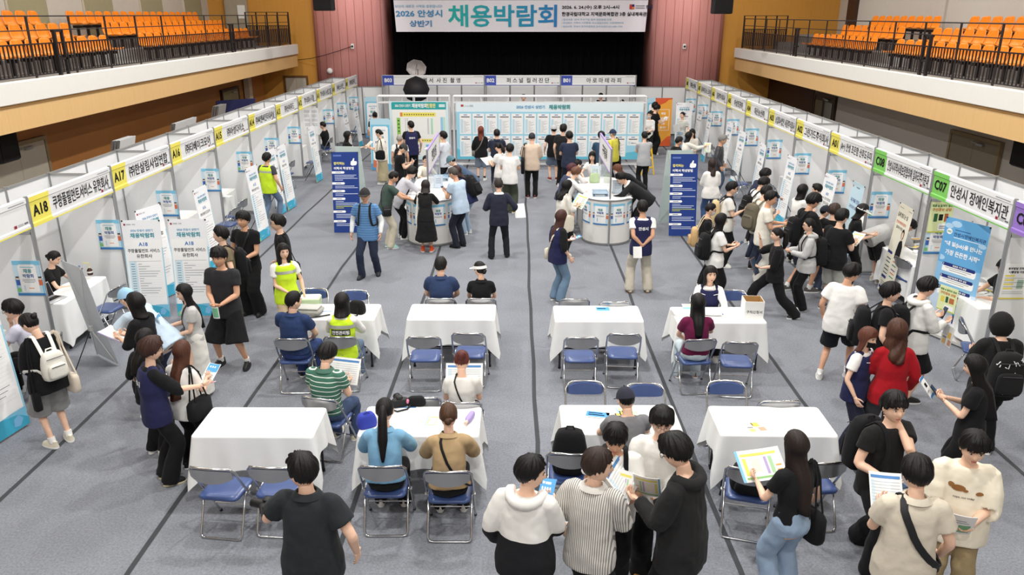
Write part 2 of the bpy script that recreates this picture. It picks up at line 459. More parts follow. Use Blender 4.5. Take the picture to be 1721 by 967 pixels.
# balcony railings, one thing per balcony, a panel of slats per bay
def railing(sgn, xb, ztop, label, far):
    x = sgn * (xb + 0.14)
    root = empty('balcony_railing', (x, 0, ztop), 0, label, 'railing')
    ys = [5.0 + 1.42 * k for k in range(20)]
    posts = ys
    for k, y in enumerate(posts):
        b = MB(); b.box((0, y, 0.54), (0.012, 0.07, 1.12), DARKMETAL)
        b.build('post', root)
    for z, r_ in ((1.09, .013), (0.84, .010)):
        b = MB(); b.cyl((0, ys[0], z), (0, ys[-1], z), r_, DARKMETAL, 8); b.build('cable_rail', root)
    b = MB(); b.box((0, (ys[0] + ys[-1]) / 2, 0.60), (0.04, ys[-1] - ys[0], 0.025), DARKMETAL); b.box((0, (ys[0] + ys[-1]) / 2, 0.05), (0.03, ys[-1] - ys[0], 0.02), DARKMETAL)
    b.build('bottom_rail', root)
    for k in range(len(ys) - 1):
        b = MB()
        for j in range(1, 12):
            y = ys[k] + (ys[k + 1] - ys[k]) * j / 12
            b.box((0, y, 0.325), (0.012, 0.036, 0.55), DARKMETAL)
        b.build('slat_panel', root)
    for y in far:                    # steel gate frame in front of an aisle
        b = MB()
        b.box((sgn * -0.03, y - .20, 0.4), (0.06, 0.06, 0.86), DARKMETAL); b.box((sgn * 0.0, y + .12, 0.4), (0.05, 0.05, 0.86), DARKMETAL)
        b.box((0, y - .04, 0.82), (0.05, 0.36, 0.05), DARKMETAL); b.box((0, y - .04, 0.3), (0.05, 0.36, 0.04), DARKMETAL)
        b.build('gate_frame', root)
railing(-1, XL, 3.585, 'dark metal slat railing on the balcony over the brown wood wall', (15.9, 25.6))
railing(1, XR, 3.455, 'dark metal slat railing on the balcony over the grey plaster wall', (17.6, 25.9))
# short end railing of the far balcony corner
for sgn, xb, zt, nm in ((-1, XL, 3.585, 'ochre corner beside striped wall'), (1, XR, 3.455, 'ochre corner beside plain wall')):
    root = empty('corner_railing', (sgn * (xb + 0.2), 32.3, zt), 0, 'dark slat railing closing the balcony end at the ' + nm, 'railing')
    for k in range(5):
        b = MB(); b.box((sgn * k * 0.42, 0, .56), (0.05, 0.02, 1.3), DARKMETAL); b.build('post', root)
    b = MB()
    for k in range(24): b.box((sgn * (0.04 + k * 0.07), 0, 0.38), (0.03, 0.02, 0.62), DARKMETAL)
    b.build('slat_panel', root)
    b = MB(); b.box((sgn * .84, 0, 1.2), (1.7, 0.02, 0.02), DARKMETAL); b.box((sgn * .84, 0, .7), (1.7, 0.03, 0.03), DARKMETAL); b.build('rail', root)

# orange stadium seats
ORANGE = mat('orange_plastic_seat', (244, 140, 28), 0.38, var=0.03, spec=0.5)
def seat_mesh():
    b = MB()
    prof = [(0.20, 0.015), (0.19, 0.0), (0.10, -0.012), (0.0, -0.02), (-0.10, -0.012), (-0.155, 0.02), (-0.185, 0.10), (-0.20, 0.20), (-0.215, 0.30), (-0.225, 0.335)]
    wid = [0.205, 0.222, 0.236, 0.238, 0.236, 0.236, 0.236, 0.225, 0.19, 0.13]
    top = []; bot = []
    for (y, z), w_ in zip(prof, wid):
        for k in range(7):
            a = (k - 3) / 3
            lift = 0.035 * abs(a) ** 3
            if y > -0.15: top.append(Vector((a * w_, y, z + lift)))
            else: top.append(Vector((a * w_, y + lift * .8, z)))
    n = len(prof)
    F = [(r_ * 7 + k, r_ * 7 + k + 1, r_ * 7 + 8 + k, r_ * 7 + 7 + k) for r_ in range(n - 1) for k in range(6)]
    b.add(top, F, ORANGE)
    return b
proto = seat_mesh().build('stadium_seat', None, 180)
sol = proto.modifiers.new('solid', 'SOLIDIFY'); sol.thickness = 0.018; sol.offset = -1
_me = bpy.data.meshes.new_from_object(proto.evaluated_get(bpy.context.evaluated_depsgraph_get())); proto.modifiers.clear(); proto.data = _me
b = MB(); b.box((0, -.02, -0.06), (0.06, 0.24, 0.07), DARKMETAL); b.box((0, -0.02, -0.21), (0.05, 0.06, 0.26), DARKMETAL); b.build('pedestal', proto)
first = True
def seats(sgn, xb, ztop, blocks, side, wallname):
    global first
    for row, (dx, dz, rn) in enumerate(((1.1, 0.0, 'front row'), (2.0, 0.28, 'middle row'), (2.9, 0.56, 'back row'))):
        for (ya, yb, bn) in blocks[row]:
            n = int(round((yb - ya) / 0.5))
            for k in range(n):
                lab = 'orange seat, %s %s, %s from stage end, balcony over %s' % (rn, bn, ORD[min(n - 1 - k, 19)], wallname)
                loc = (sgn * (xb + dx), ya + (k + .5) * 0.5, ztop - 0.05 + dz + 0.36)
                rz = PI / 2 if sgn > 0 else -PI / 2
                if first:
                    tag(proto, lab, 'seat'); proto.location = loc; proto.rotation_euler = (0, 0, rz); proto['group'] = 'orange seats on the balcony tiers'; first = False
                else: copy_tree(proto, loc, rz, lab, 'orange seats on the balcony tiers')
    # one long bench riser per block
LB = {0: ((13.6, 20.1, 'near block'), (21.6, 30.6, 'stage block')), 1: ((13.6, 20.3, 'near block'), (21.6, 30.6, 'stage block')), 2: ((14.9, 20.4, 'near block'), (21.6, 30.6, 'stage block'))}
RB = {0: ((13.5, 21.4, 'near block'), (22.6, 27.6, 'stage block')), 1: ((14.0, 21.4, 'near block'), (23.0, 27.5, 'stage block')), 2: ((14.5, 21.5, 'near block'), (22.9, 27.4, 'stage block'))}
seats(-1, XL, 3.585, LB, 'left', 'brown wood')
seats(1, XR, 3.455, RB, 'right', 'grey plaster')

# doors under the balconies
def door(name, c, axis, wdt, hgt, frame, leaf, label=None, glass=None):
    """c: centre of the sill on the wall; axis 'x' wall faces +-x"""
    sgn = -1 if c[0] > 0 else 1
    root = empty(name, c, (PI / 2 if sgn > 0 else -PI / 2) if axis == 'x' else PI)
    root['kind'] = 'structure'
    b = MB()
    b.box((-wdt / 2 - .04, -.03, hgt / 2), (0.08, 0.1, hgt), frame); b.box((wdt / 2 + .04, -.03, hgt / 2), (0.08, 0.1, hgt), frame); b.box((0, -.03, hgt + .04), (wdt + .16, 0.1, 0.08), frame)
    b.build('door_frame', root)
    for s_ in (-1, 1):
        b = MB(); b.box((s_ * wdt / 4, -.035, hgt / 2), (wdt / 2 - .01, 0.06, hgt), leaf, ch=.008)
        if glass: b.box((s_ * wdt / 4, -.07, hgt / 2), (wdt / 2 - .22, 0.02, hgt - .3), glass)
        o = b.build('door_leaf', root)
        b = MB(); b.cyl((s_ * .08, -.06, 1.05), (s_ * .08, -.13, 1.05), .014, ALU, 8); b.box((s_ * .15, -.13, 1.05), (.16, .02, .025), ALU); b.build('door_handle', o)
    b = MB(); b.box((0.3, -.10, hgt - .08), (0.26, .06, .06), ALU, ch=.008); b.box((0.12, -.12, hgt - .06), (0.24, .02, .02), ALU); b.build('door_closer', root)
    return root
LDOOR = mat('pale_grey_door', (190, 182, 166), .6); DGLASS = mat('greenish_door_glass', (96, 96, 80), .15, spec=.6); BRONZE = mat('bronze_door_frame', (58, 44, 34), .5)
door('door_1', (-10.44, 16.2, 0), 'x', 1.9, 2.12, mat('beige_frame', (150, 130, 100), .6), LDOOR)
door('door_2', (-10.44, 28.9, 0), 'x', 1.6, 2.12, BRONZE, mat('olive_door', (150, 140, 105), .6), DGLASS)
door('door_3', (10.34, 26.9, 0), 'x', 1.7, 2.1, BRONZE, BRONZE, glass=DGLASS)
door('door_4', (10.34, 17.8, 0), 'x', 1.9, 2.05, mat('beige_frame', (150, 130, 100), .6), mat('taupe_door', (142, 132, 114), .6))
door('door_5', (-9.15, 33.14, 0), 'y', 0.86, 2.25, mat('brown_frame', (110, 76, 40), .6), LDOOR)
# hanging speakers
def speaker(loc, rz, size, label):
    root = empty('loudspeaker', loc, rz, label, 'speaker')
    b = MB(); b.box((0, 0, 0), size, BLACK, ch=.03); b.build('cabinet', root)
    b = MB(); b.box((0, -size[1] / 2 - .006, .0), (size[0] * .88, .012, size[2] * .88), mat('black_grille', (12, 12, 13), .8, bump=.5, bscale=160)); b.build('grille', root)
    b = MB(); b.box((0, size[1] / 2 + .08, .05), (.08, .16, .08), DARKMETAL); b.box((0, size[1] / 2 + .15, .05), (.2, .02, .3), DARKMETAL); b.build('bracket', root)
speaker((-10.02, 15.0, 2.32), PI / 2, (.62, .5, .62), 'black loudspeaker on the brown wood wall under the balcony')
speaker((9.92, 15.1, 2.2), -PI / 2, (.66, .5, .6), 'black loudspeaker on the grey plaster wall under the balcony')
for s_, x, z, lab in ((-1, -6.55, 5.22, 'black hanging loudspeaker before the pink wall beside the banner start'), (1, 6.85, 5.12, 'black hanging loudspeaker before the pink wall beside the banner end')):
    speaker((x, 28.0, z), 0, (.64, .5, .8), lab)
    b = MB(); b.cyl((x, 28.05, z + .38), (x, 28.05, 10), .012, DARKMETAL, 6); tag(b.build('speaker_cable'), 'steel cable holding the loudspeaker, %s' % lab.split('beside the ')[1], 'cable')
# electrical cabinet and wall boxes
root = empty('electrical_cabinet', (-11.25, 33.12, 3.6), 0, 'grey electrical cabinet on the ochre wall behind the balcony seats', 'cabinet')
b = MB(); b.box((0, -.08, .95), (.9, .16, 1.9), mat('grey_cabinet', (168, 158, 140), .5), ch=.01); b.build('cabinet_body', root)
b = MB(); b.box((-.18, -.168, .95), (.42, .016, 1.8), mat('grey_cabinet', (168, 158, 140), .5)); b.build('door', root)
b = MB(); b.box((.22, -.168, 1.2), (.3, .016, .5), PAPER); b.build('notice', root)
for s_, lab in ((-1, 'small white wall box on the pink wall with a sagging cable'), (1, 'small white wall box on the plain pink wall')):
    root = empty('wall_box', (s_ * 6.62, 32.68, 3.5), 0, lab, 'wall box')
    b = MB(); b.box((0, -.05, 0), (.12, .1, .2), WHITE, ch=.015); b.build('casing', root)
    b = MB(); b.cyl((0, -.1, 0), (0, -.13, 0), .04, DARKMETAL, 12); b.build('lens', root)
b = MB()
b.tube([(-6.65, 32.6, 3.5), (-7.2, 32.55, 3.32), (-7.8, 32.6, 3.15), (-8.4, 32.9, 3.02), (-9.0, 33.1, 2.95)], .012, BLACK, 6)
tag(b.build('cable'), 'black cable sagging across the pink and ochre wall', 'cable')
b = MB(); b.ell((-7.6, 32.62, 2.55), (.12, .12, .12), WHITE); o = b.build('dome_camera'); tag(o, 'round white dome camera on the pink wall above the booth row', 'camera')
b = MB(); b.box((5.62, 33.6, 2.6), (.10, .06, .22), BLACK, ch=.01); tag(b.build('wall_switch'), 'dark wall control box on the pink wall beside the curtain', 'switch')

# ---------------------------------------------------------------- stage banner
BC = Vector((0.2, 34.3, 4.62))
root = empty('stage_banner', (0.10, 34.3, 4.02), 0, 'wide white event banner hanging above the black stage curtain', 'banner')
BW, BH = 10.5, 1.24
b = MB(); V = []
for k in range(41):
    x = -BW / 2 + BW * k / 40
    for j in range(6): V.append(Vector((x * (1 - .012 * (1 - j / 5)), -0.02 * math.sin(k * .9) * (1 - j / 5), BH * j / 5)))
b.add(V, [(k * 6 + j, k * 6 + 6 + j, k * 6 + 7 + j, k * 6 + 1 + j) for k in range(40) for j in range(5)], mat('banner_fabric', (232, 230, 238), .7, var=.02))
b.build('banner_sheet', root)
def BT(t, px, py, h, m, w=None, align='C', bold=.012):
    """px, py: place on the sheet in photograph pixels"""
    q = MB(); x = (px - 879.0) / 443.0 * 11.1; z = (56 - py) / 53.0 * BH
    q.text(t, (0, -0.03, 0), X3, Z3, x, z, h / 53.0 * BH, m, w=(w / 443.0 * 11.1 if w else None), align=align, bold=bold)
    return q.build('lettering', root, 0)
BGRAD = gradient_ink('teal_to_blue_ink', (38, 176, 172), (46, 120, 196), -2.6, 2.0)
BT('당신의 새로운 시작을 응원합니다!', 711, 13, 5, ink((130, 190, 225)), w=78)
BT('2026 안성시', 711, 25, 12, ink((70, 150, 205)), w=77, bold=.03)
BT('상반기', 713, 42, 11, ink((70, 140, 200)), w=37, bold=.03)
BT('채용박람회', 849, 29, 37, BGRAD, w=180, bold=.02)
BT('2026. 6. 24.(수) 오후 2시~4시', 947, 15, 7.5, ink((40, 40, 46)), w=94, align='L', bold=.025)
BT('한경국립대학교 지역문화복합관 3층 실내체육관', 947, 26, 7, ink((40, 40, 46)), w=140, align='L', bold=.025)
BT('| 행사내용  20개 우수기업 참여 현장면접 진행', 947, 35.5, 4, ink((150, 190, 220)), w=82, align='L')
BT('| 부대행사  이력서 사진촬영, 퍼스널컬러진단, 아로마테라피', 947, 41, 4, ink((150, 190, 220)), w=102, align='L')
BT('| 문의사항  안성시 일자리경제과 일자리센터 031-686-1760', 947, 47, 4, ink((150, 190, 220)), w=101, align='L')
BT('안성', 1096, 14, 6.5, ink((30, 40, 80)), align='R', bold=.03)
b = MB()
for (x0, y0, x1, y1, m) in ((1058, 10, 1062, 18, REDINK), (1062, 10, 1066, 14, NAVYINK), (1062, 14, 1066, 18, ink((235, 120, 60)))):
    b.quad((0, -.03, 0), X3, Z3, (x0 - 879) / 443 * 11.1, (56 - y1) / 53 * BH, (x1 - 879) / 443 * 11.1, (56 - y0) / 53 * BH, m)
b.quad((0, -.03, 0), X3, Z3, (1068 - 879) / 443 * 11.1, (56 - 13) / 53 * BH, (1083 - 879) / 443 * 11.1, (56 - 11.6) / 53 * BH, GREYINK)
b.quad((0, -.03, 0), X3, Z3, (1068 - 879) / 443 * 11.1, (56 - 16.5) / 53 * BH, (1083 - 879) / 443 * 11.1, (56 - 15) / 53 * BH, GREYINK)
b.build('city_emblem', root, 0)
for x in (-5.4, -2, 2, 5.4):
    b = MB(); b.cyl((x, 0, BH), (x, 0, 5.9), .01, BLACK, 6); b.build('rope', root)
# ================================================================ exhibition booths
YTAG = mat('yellow_header_tag', (238, 226, 100), .55, var=.02); GTAG = mat('green_header_tag', (126, 200, 96), .55, var=.02); PTAG = mat('violet_header_tag', (150, 118, 200), .55, var=.02); BTAG = mat('blue_header_tag', (62, 82, 176), .55, var=.02)
PANEL = mat('white_booth_panel', (232, 233, 234), .45, var=.02, vscale=1.5)
def header(root, o, xa, wdt, tagm, code, name, z0=2.0, z1=2.42, tw=0.46, tagink=INK, namew=None, nameh=.19, space=0):
    """fascia board: o is its start on the reading side, xa the reading direction"""
    xa = Vector(xa); n = xa.cross(Z3); h = z1 - z0; o = Vector((o[0], o[1], z0))
    b = MB()
    # board with a rolled rim along its upper and lower edge
    prof = [(-.03, 0), (.012, 0), (.012, .05), (.0, .065), (.0, h - .09), (.014, h - .075), (.014, h - .01), (-.03, h)]
    b.loft([[o + xa * t + n * p[0] + Z3 * p[1] for p in prof] for t in (.03, wdt - .03)], PANEL)
    f = b.build('fascia', root, 20)
    b = MB()
    def strip(x0, x1, m, lift):
        b.loft([[o + xa * t + n * (p[0] + lift) + Z3 * p[1] for p in ((.0135, .002), (.0135, .05), (.0015, .066), (.0015, h - .09), (.0155, h - .075), (.0155, h - .012))] for t in (x0, x1)], m, False, False, False)
    strip(.03, .03 + tw, tagm, 0.0)
    b.build('number_plate', f, 20)
    b = MB(); b.quad(o, xa, Z3, .03 + tw, .003, wdt - .03, .022, tagm, .0145); b.build('colour_strip', f, 0)
    b = MB(); b.text(code, o, xa, Z3, .03 + tw / 2, h * .5, .155, tagink, wmax=tw * .82, d=.006, bold=.03); b.build('lettering', f, 0)
    aw = wdt - .1 - tw
    b = MB(); b.text(name, o, xa, Z3, .05 + tw + aw / 2, h * .5, nameh, INK, wmax=(namew or aw * .93), d=.006, bold=.012); b.build('lettering', f, 0)
    b = MB()
    b.quad(o, xa, Z3, wdt - .42, h - .055, wdt - .08, h - .042, GREYINK, .016)
    b.quad(o, xa, Z3, wdt - .36, .075, wdt - .30, .115, REDINK, .004); b.quad(o, xa, Z3, wdt - .34, .085, wdt - .315, .105, NAVYINK, .005)
    b.quad(o, xa, Z3, wdt - .28, .082, wdt - .16, .09, GREYINK, .004); b.quad(o, xa, Z3, wdt - .28, .1, wdt - .16, .108, GREYINK, .004)
    b.quad(o, xa, Z3, wdt - .14, .085, wdt - .06, .108, ink((110, 115, 130)), .004)
    b.build('emblem_print', f, 0)
def post(root, x, y, h, name='post'):
    b = MB(); b.tube([(x, y, 0), (x, y, h)], .026, ALU, 8); b.box((x, y, .006), (.07, .07, .012), ALU); b.build(name, root)
def booth(sgn, y0, y1, tagm, code, name, label, endpost=True, sidewall=True):
    xf, xb = sgn * 6.5, sgn * 7.5
    root = empty('exhibition_booth', (xf, (y0 + y1) / 2, 0), 0, label, 'booth', 'shell scheme booths along the hall')
    root_loc = Vector(root.location)
    class P: pass
    def fin(o): return o
    L0 = len(bpy.data.objects)
    made = []
    post(root, xf, y0, 2.43); post(root, xb, y0, 2.32); post(root, xb, (y0 + y1) / 2, 2.32)
    if endpost: post(root, xf, y1, 2.43); post(root, xb, y1, 2.32)
    for k in range(2):
        ya = y0 + (y1 - y0) / 2 * k + .03; yb = y0 + (y1 - y0) / 2 * (k + 1) - .03
        b = MB(); b.box((xb, (ya + yb) / 2, 1.17), (.02, yb - ya, 2.26), PANEL); o = b.build('back_panel', root)
        for z in (2.29, .04): b = MB(); b.box((xb, (ya + yb) / 2, z), (.035, yb - ya, .04), ALU); b.build('rail', o)
    if sidewall:
        yy = y1 if sgn < 0 or True else y0
        b = MB(); b.box(((xf + xb) / 2, yy, 1.0), (.94, .02, 1.86), PANEL); b.box(((xf + xb) / 2, yy, 2.11), (.94, .016, .34), PANEL); o = b.build('side_panel', root)
        for z in (.04, 1.93, 2.29):
            b = MB(); b.box(((xf + xb) / 2, yy, z), (.94, .036, .036), ALU); b.build('rail', o)
    if sgn < 0: header(root, (xf, y0), (0, 1, 0), y1 - y0, tagm, code, name)
    else: header(root, (xf, y1), (0, -1, 0), y1 - y0, tagm, code, name)
    for c in kids(root): c.location = -root_loc
    return root
LY = [10.09 + 2.235 * k for k in range(11)]
LN = [('A18', '쿠팡풀필먼트서비스 유한회사'), ('A17', '㈜한살림사업연합'), ('A16', '㈜티베이크모어'), ('A15', '㈜아성다이소'), ('A14', '㈜씨엔씨인터내셔날'), ('A13', '㈜신아푸드'), ('A12', '주식회사 국일'), ('A11', '주식회사 농협그룹'), ('A10', '㈜세스코라인'), ('A09', '㈜해성옵틱스')]
booth(-1, LY[0] - 2.235, LY[0], YTAG, 'A19', '㈜', 'white booth cut off by the frame edge, before the A18 booth', endpost=False)
for k, (c, n) in enumerate(LN):
    booth(-1, LY[k], LY[k + 1], YTAG, c, n, 'white shell booth with yellow header tag %s, brown wood wall side' % c, endpost=(k == 9))
RY = [10.05 + 2.118 * k for k in range(11)]
RN = [('C07', '안성시 장애인복지관', GTAG), ('C08', '안성시지역사회보장협의체 일자리주거분과', GTAG), ('A01', '(A+) 안성 조은맘 산후도우미', YTAG), ('A02', '그린가드주식회사', YTAG), ('A03', '농업회사법인 세광주식회사', YTAG), ('A04', '대신농산㈜', YTAG), ('A05', '아성정공㈜', YTAG), ('A06', '일광주식회사', YTAG), ('A07', '올라바이오시스 코리아', YTAG), ('A08', '㈜에스앤씨', YTAG)]
booth(1, RY[0] - 2.118, RY[0], PTAG, 'C06', '안성', 'white booth with violet header tag, cut off beside booth C07', endpost=False)
for k, (c, n, tg) in enumerate(RN):
    booth(1, RY[k], RY[k + 1], tg, c, n, 'white shell booth with %s header tag %s, grey wall side' % ('green' if tg is GTAG else 'yellow', c), endpost=(k == 9))

# back row of three booths and the low partitions beside them
def back_booth(x0, x1, code, name, label, left):
    y = 32.2; root = empty('exhibition_booth', ((x0 + x1) / 2, y, 0), 0, label, 'booth', 'booths before the stage')
    rl = Vector(root.location)
    n = int(round(x1 - x0))
    post(root, x0, y, 2.43)
    if code == 'B01': post(root, x1, y, 2.43)
    for k in range(n + (code == 'B01')): post(root, x0 + (x1 - x0) * k / n, y + 1.5, 2.32)
    for k in range(n):
        xa = x0 + (x1 - x0) * k / n; xb = x0 + (x1 - x0) * (k + 1) / n
        b = MB(); b.box(((xa + xb) / 2, y + 1.5, 1.17), (xb - xa - .06, .02, 2.26), PANEL); b.build('back_panel', root)
    for x in ((x0, x1) if code == 'B01' else (x0,)):
        b = MB(); b.box((x, y + .75, 1.0), (.02, 1.44, 1.86), PANEL); b.box((x, y + .75, 1.95), (.036, 1.44, .036), ALU); b.build('side_panel', root)
    header(root, (x0, y), (1, 0, 0), x1 - x0, BTAG, code, name, z0=2.02, tagink=WHITEINK, tw=.44, namew=(2.0 if n == 3 else 2.3))
    for c in kids(root): c.location = -rl
    return root
bx = [aty(u, 135, 32.2).x for u in (642, 814, 942, 1069)]
back_booth(bx[0], bx[1], 'B03', '이 력 서  사 진  촬 영', 'white booth with blue tag B03 before the stage, photo umbrellas inside', True)
back_booth(bx[1], bx[2], 'B02', '퍼 스 널  컬 러 진 단', 'white booth with blue tag B02 before the stage', False)
back_booth(bx[2], bx[3], 'B01', '아 로 마 테 라 피', 'white booth with blue tag B01 before the stage', False)
def partition(x0, x1, y, label):
    root = empty('partition_screen', ((x0 + x1) / 2, y, 0), 0, label, 'partition')
    n = max(1, int(round(x1 - x0))); c = (x0 + x1) / 2
    for k in range(n + 1): b = MB(); b.tube([(x0 - c + (x1 - x0) * k / n, 0, 0), (x0 - c + (x1 - x0) * k / n, 0, 1.95)], .026, ALU, 8); b.build('post', root)
    for k in range(n):
        b = MB(); xm = x0 - c + (x1 - x0) * (k + .5) / n; b.box((xm, 0, .98), ((x1 - x0) / n - .05, .02, 1.86), PANEL); o = b.build('panel', root)
        b = MB(); b.box((xm, 0, 1.93), ((x1 - x0) / n - .05, .036, .036), ALU); b.build('rail', o)
partition(-8.0, bx[0] - .05, 32.55, 'low white partition between the A09 booth and booth B03')
partition(bx[3] + .05, 8.0, 32.55, 'low white partition between booth B01 and the A08 booth')

# ---------------------------------------------------------------- printed posters on the dividers
def poster_proto():
    b = MB(); o = Vector((0, 0, 0)); W_, H_ = .38, .50
    b.box((0, 0.004, 0), (W_, .006, H_), PALEBLUE)
    p = b.build('poster', None, 0)
    b = MB()
    def q(x0, y0, x1, y1, m, d=.001): b.quad((0, 0, 0), X3, Z3, x0, y0, x1, y1, m, d)
    q(-.19, .19, .19, .25, SKYINK); q(-.19, -.25, .19, -.215, BLUEINK); q(-.19, -.215, -.165, .0, SKYINK); q(.165, -.215, .19, .0, SKYINK)
    b.poly((0, 0, 0), X3, Z3, [(-.125, -.2), (.125, -.2), (.125, .17), (.10, .2), (-.10, .2), (-.125, .17)], WHITEINK, .002)
    q(-.09, .155, .09, .165, SKYINK, .003); q(-.09, -.02, .09, -.012, GREYINK, .003); q(-.09, -.04, .09, -.032, GREYINK, .003); q(-.07, -.06, .07, -.052, GREYINK, .003)
    q(-.085, -.18, -.065, -.10, PALEBLUE, .003); q(-.02, -.15, .05, -.135, ink((240, 170, 120)), .003)
    b.build('print', p, 0)
    b = MB()
    for sx in (-1, 1):
        b.poly((0, 0, 0), X3, Z3, [(sx * .155 + .024 * math.cos(a), -.0 + .024 * math.sin(a)) for a in np.linspace(0, 2 * PI, 9)[:-1]], ink((240, 200, 170)), .003)
        b.quad((0, 0, 0), X3, Z3, sx * .155 - .026, -.10, sx * .155 + .026, -.022, ink((60, 100, 190)) if sx < 0 else ink((225, 110, 70)), .003)
        b.quad((0, 0, 0), X3, Z3, sx * .155 - .022, .005, sx * .155 + .022, .026, ink((50, 36, 30)), .004)
    b.poly((0, 0, 0), X3, Z3, [(-.16 + .03 * math.cos(a), -.17 + .035 * math.sin(a)) for a in np.linspace(0, 2 * PI, 9)[:-1]], ink((120, 200, 110)), .003)
    b.build('illustration', p, 0)
    b = MB(); b.text('채용', (0, 0, 0), X3, Z3, 0, .105, .062, TEALINK, d=.003, bold=.03); b.text('박람회', (0, 0, 0), X3, Z3, 0, .035, .055, ink((40, 90, 170)), d=.003, bold=.03); b.build('lettering', p, 0)
    return p
POSTER = poster_proto(); poster_used = False
def poster(loc, rz, label, sx=1.0):
    global poster_used
    if not poster_used:
        poster_used = True; tag(POSTER, label, 'poster', 'event posters'); POSTER.location = loc; POSTER.rotation_euler = (0, 0, rz); return POSTER
    return copy_tree(POSTER, loc, rz, label, 'event posters')
for k in range(-1, 10):
    code = 'A19' if k < 0 else LN[k][0]
    if code == 'A12': continue
    poster((-6.67, LY[k + 1] - .026, 1.30), 0, 'light blue event poster on the divider inside booth %s' % code)
for k in range(-1, 10):
    code = 'C06' if k < 0 else RN[k][0]
    if k < 1 and k >= 0: continue
    if k >= 0: poster((6.73, RY[k + 1] - .026, 1.36), 0, 'light blue event poster on the divider inside booth %s' % code)
# other notices
def notice(loc, rz, w_, h_, sheet, label, marks, texts, cat='poster'):
    root = empty('notice_poster', loc, rz, label, cat)
    b = MB(); b.box((0, .004, 0), (w_, .006, h_), sheet); b.build('sheet', root, 0)
    b = MB()
    for (x0, y0, x1, y1, m) in marks: b.quad((0, 0, 0), X3, Z3, x0 * w_ - w_ / 2, y0 * h_ - h_ / 2, x1 * w_ - w_ / 2, y1 * h_ - h_ / 2, m, .0012)
    if marks: b.build('print', root, 0)
    if texts:
        b = MB()
        for (t, x, y, h, m) in texts: b.text(t, (0, 0, 0), X3, Z3, x * w_ - w_ / 2, y * h_ - h_ / 2, h * h_, m, wmax=w_ * .9, d=.002, bold=.025)
        b.build('lettering', root, 0)
    return root
LINES = lambda x0, x1, ys, m=None, t=.012: [(x0, y, x1, y + t, m or GREYINK) for y in ys]
ytop = RY[1] - .026
poster((6.73, ytop, 1.30), 0, 'light blue event poster under the green notice inside booth C07')
notice((6.71, ytop - .012, 1.66), 0, .36, .5, ink((226, 236, 170)), 'pale green notice overlapping the event poster inside booth C07', [(.2, .36, .36, .62, ink((50, 110, 60))), (.42, .4, .6, .6, ink((30, 40, 30))), (.66, .36, .82, .62, ink((190, 90, 50))), (.45, .08, .92, .3, WHITEINK), (.5, .14, .85, .16, GREYINK), (.5, .2, .85, .22, GREYINK), (0, 0, 1, .04, ink((200, 210, 60)))], [('채용 & 일자리 정보', .5, .88, .09, ink((40, 130, 60))), ('구인정보 상담', .5, .75, .1, ink((220, 110, 40)))])
notice((6.70, RY[0] - .026, 1.30), 0, .34, .50, PAPER, 'white and yellow notice on the divider beside booth C07', [(0, 0, 1, .04, ink((235, 210, 60)))] + [(.08, y, .45, y + .05, ink((240, 220, 90))) for y in (.64, .52, .40, .28)] + LINES(.08, .9, (.59, .47, .35, .2, .15)) + [(.6, .3, .85, .55, ink((160, 190, 170)))], [('동부발달 전화로', .5, .87, .07, INK), ('나를알릴 지원', .5, .77, .07, INK)])
notice((-6.72, LY[7] - .026, 1.42), 0, .5, .86, WHITE, 'white sheet of grey job listings on the divider inside booth A12', [(x, y, x + .36, y + .1, ink((205, 208, 212))) for x in (.08, .56) for y in (.82, .5)] + LINES(.08, .42, (.74, .7, .66, .42, .38, .34)) + LINES(.56, .9, (.74, .7, .66, .42, .38, .34)), None, 'notice')

# ---------------------------------------------------------------- X banners
BANW, BANH = .60, 1.62
STANDM = mat('pale_stand_rod', (196, 196, 194), .45, .2)
def xstand(root, w_, h_, lean):
    """crossed rods and a rear strut behind the cloth"""
    b = MB(); hy = lean * .55 / h_ + .06; c = (0, hy, .55)
    b.tube([(-w_ / 2 + .01, .012, .02), (-.02, hy - .005, .5), c], .008, STANDM, 6); b.tube([(w_ / 2 - .01, .012, .02), (.02, hy - .005, .5), c], .008, STANDM, 6)
    b.tube([c, (-.1, lean * .66 + .04, 1.05), (-w_ / 2 + .01, lean + .012, h_ - .01)], .006, STANDM, 6); b.tube([c, (.1, lean * .66 + .04, 1.05), (w_ / 2 - .01, lean + .012, h_ - .01)], .006, STANDM, 6)
    b.tube([c, (0, .46, .01)], .008, DARKMETAL, 6)
    b.box((0, hy, .55), (.06, .05, .09), STANDM, ch=.01)
    b.build('stand', root)
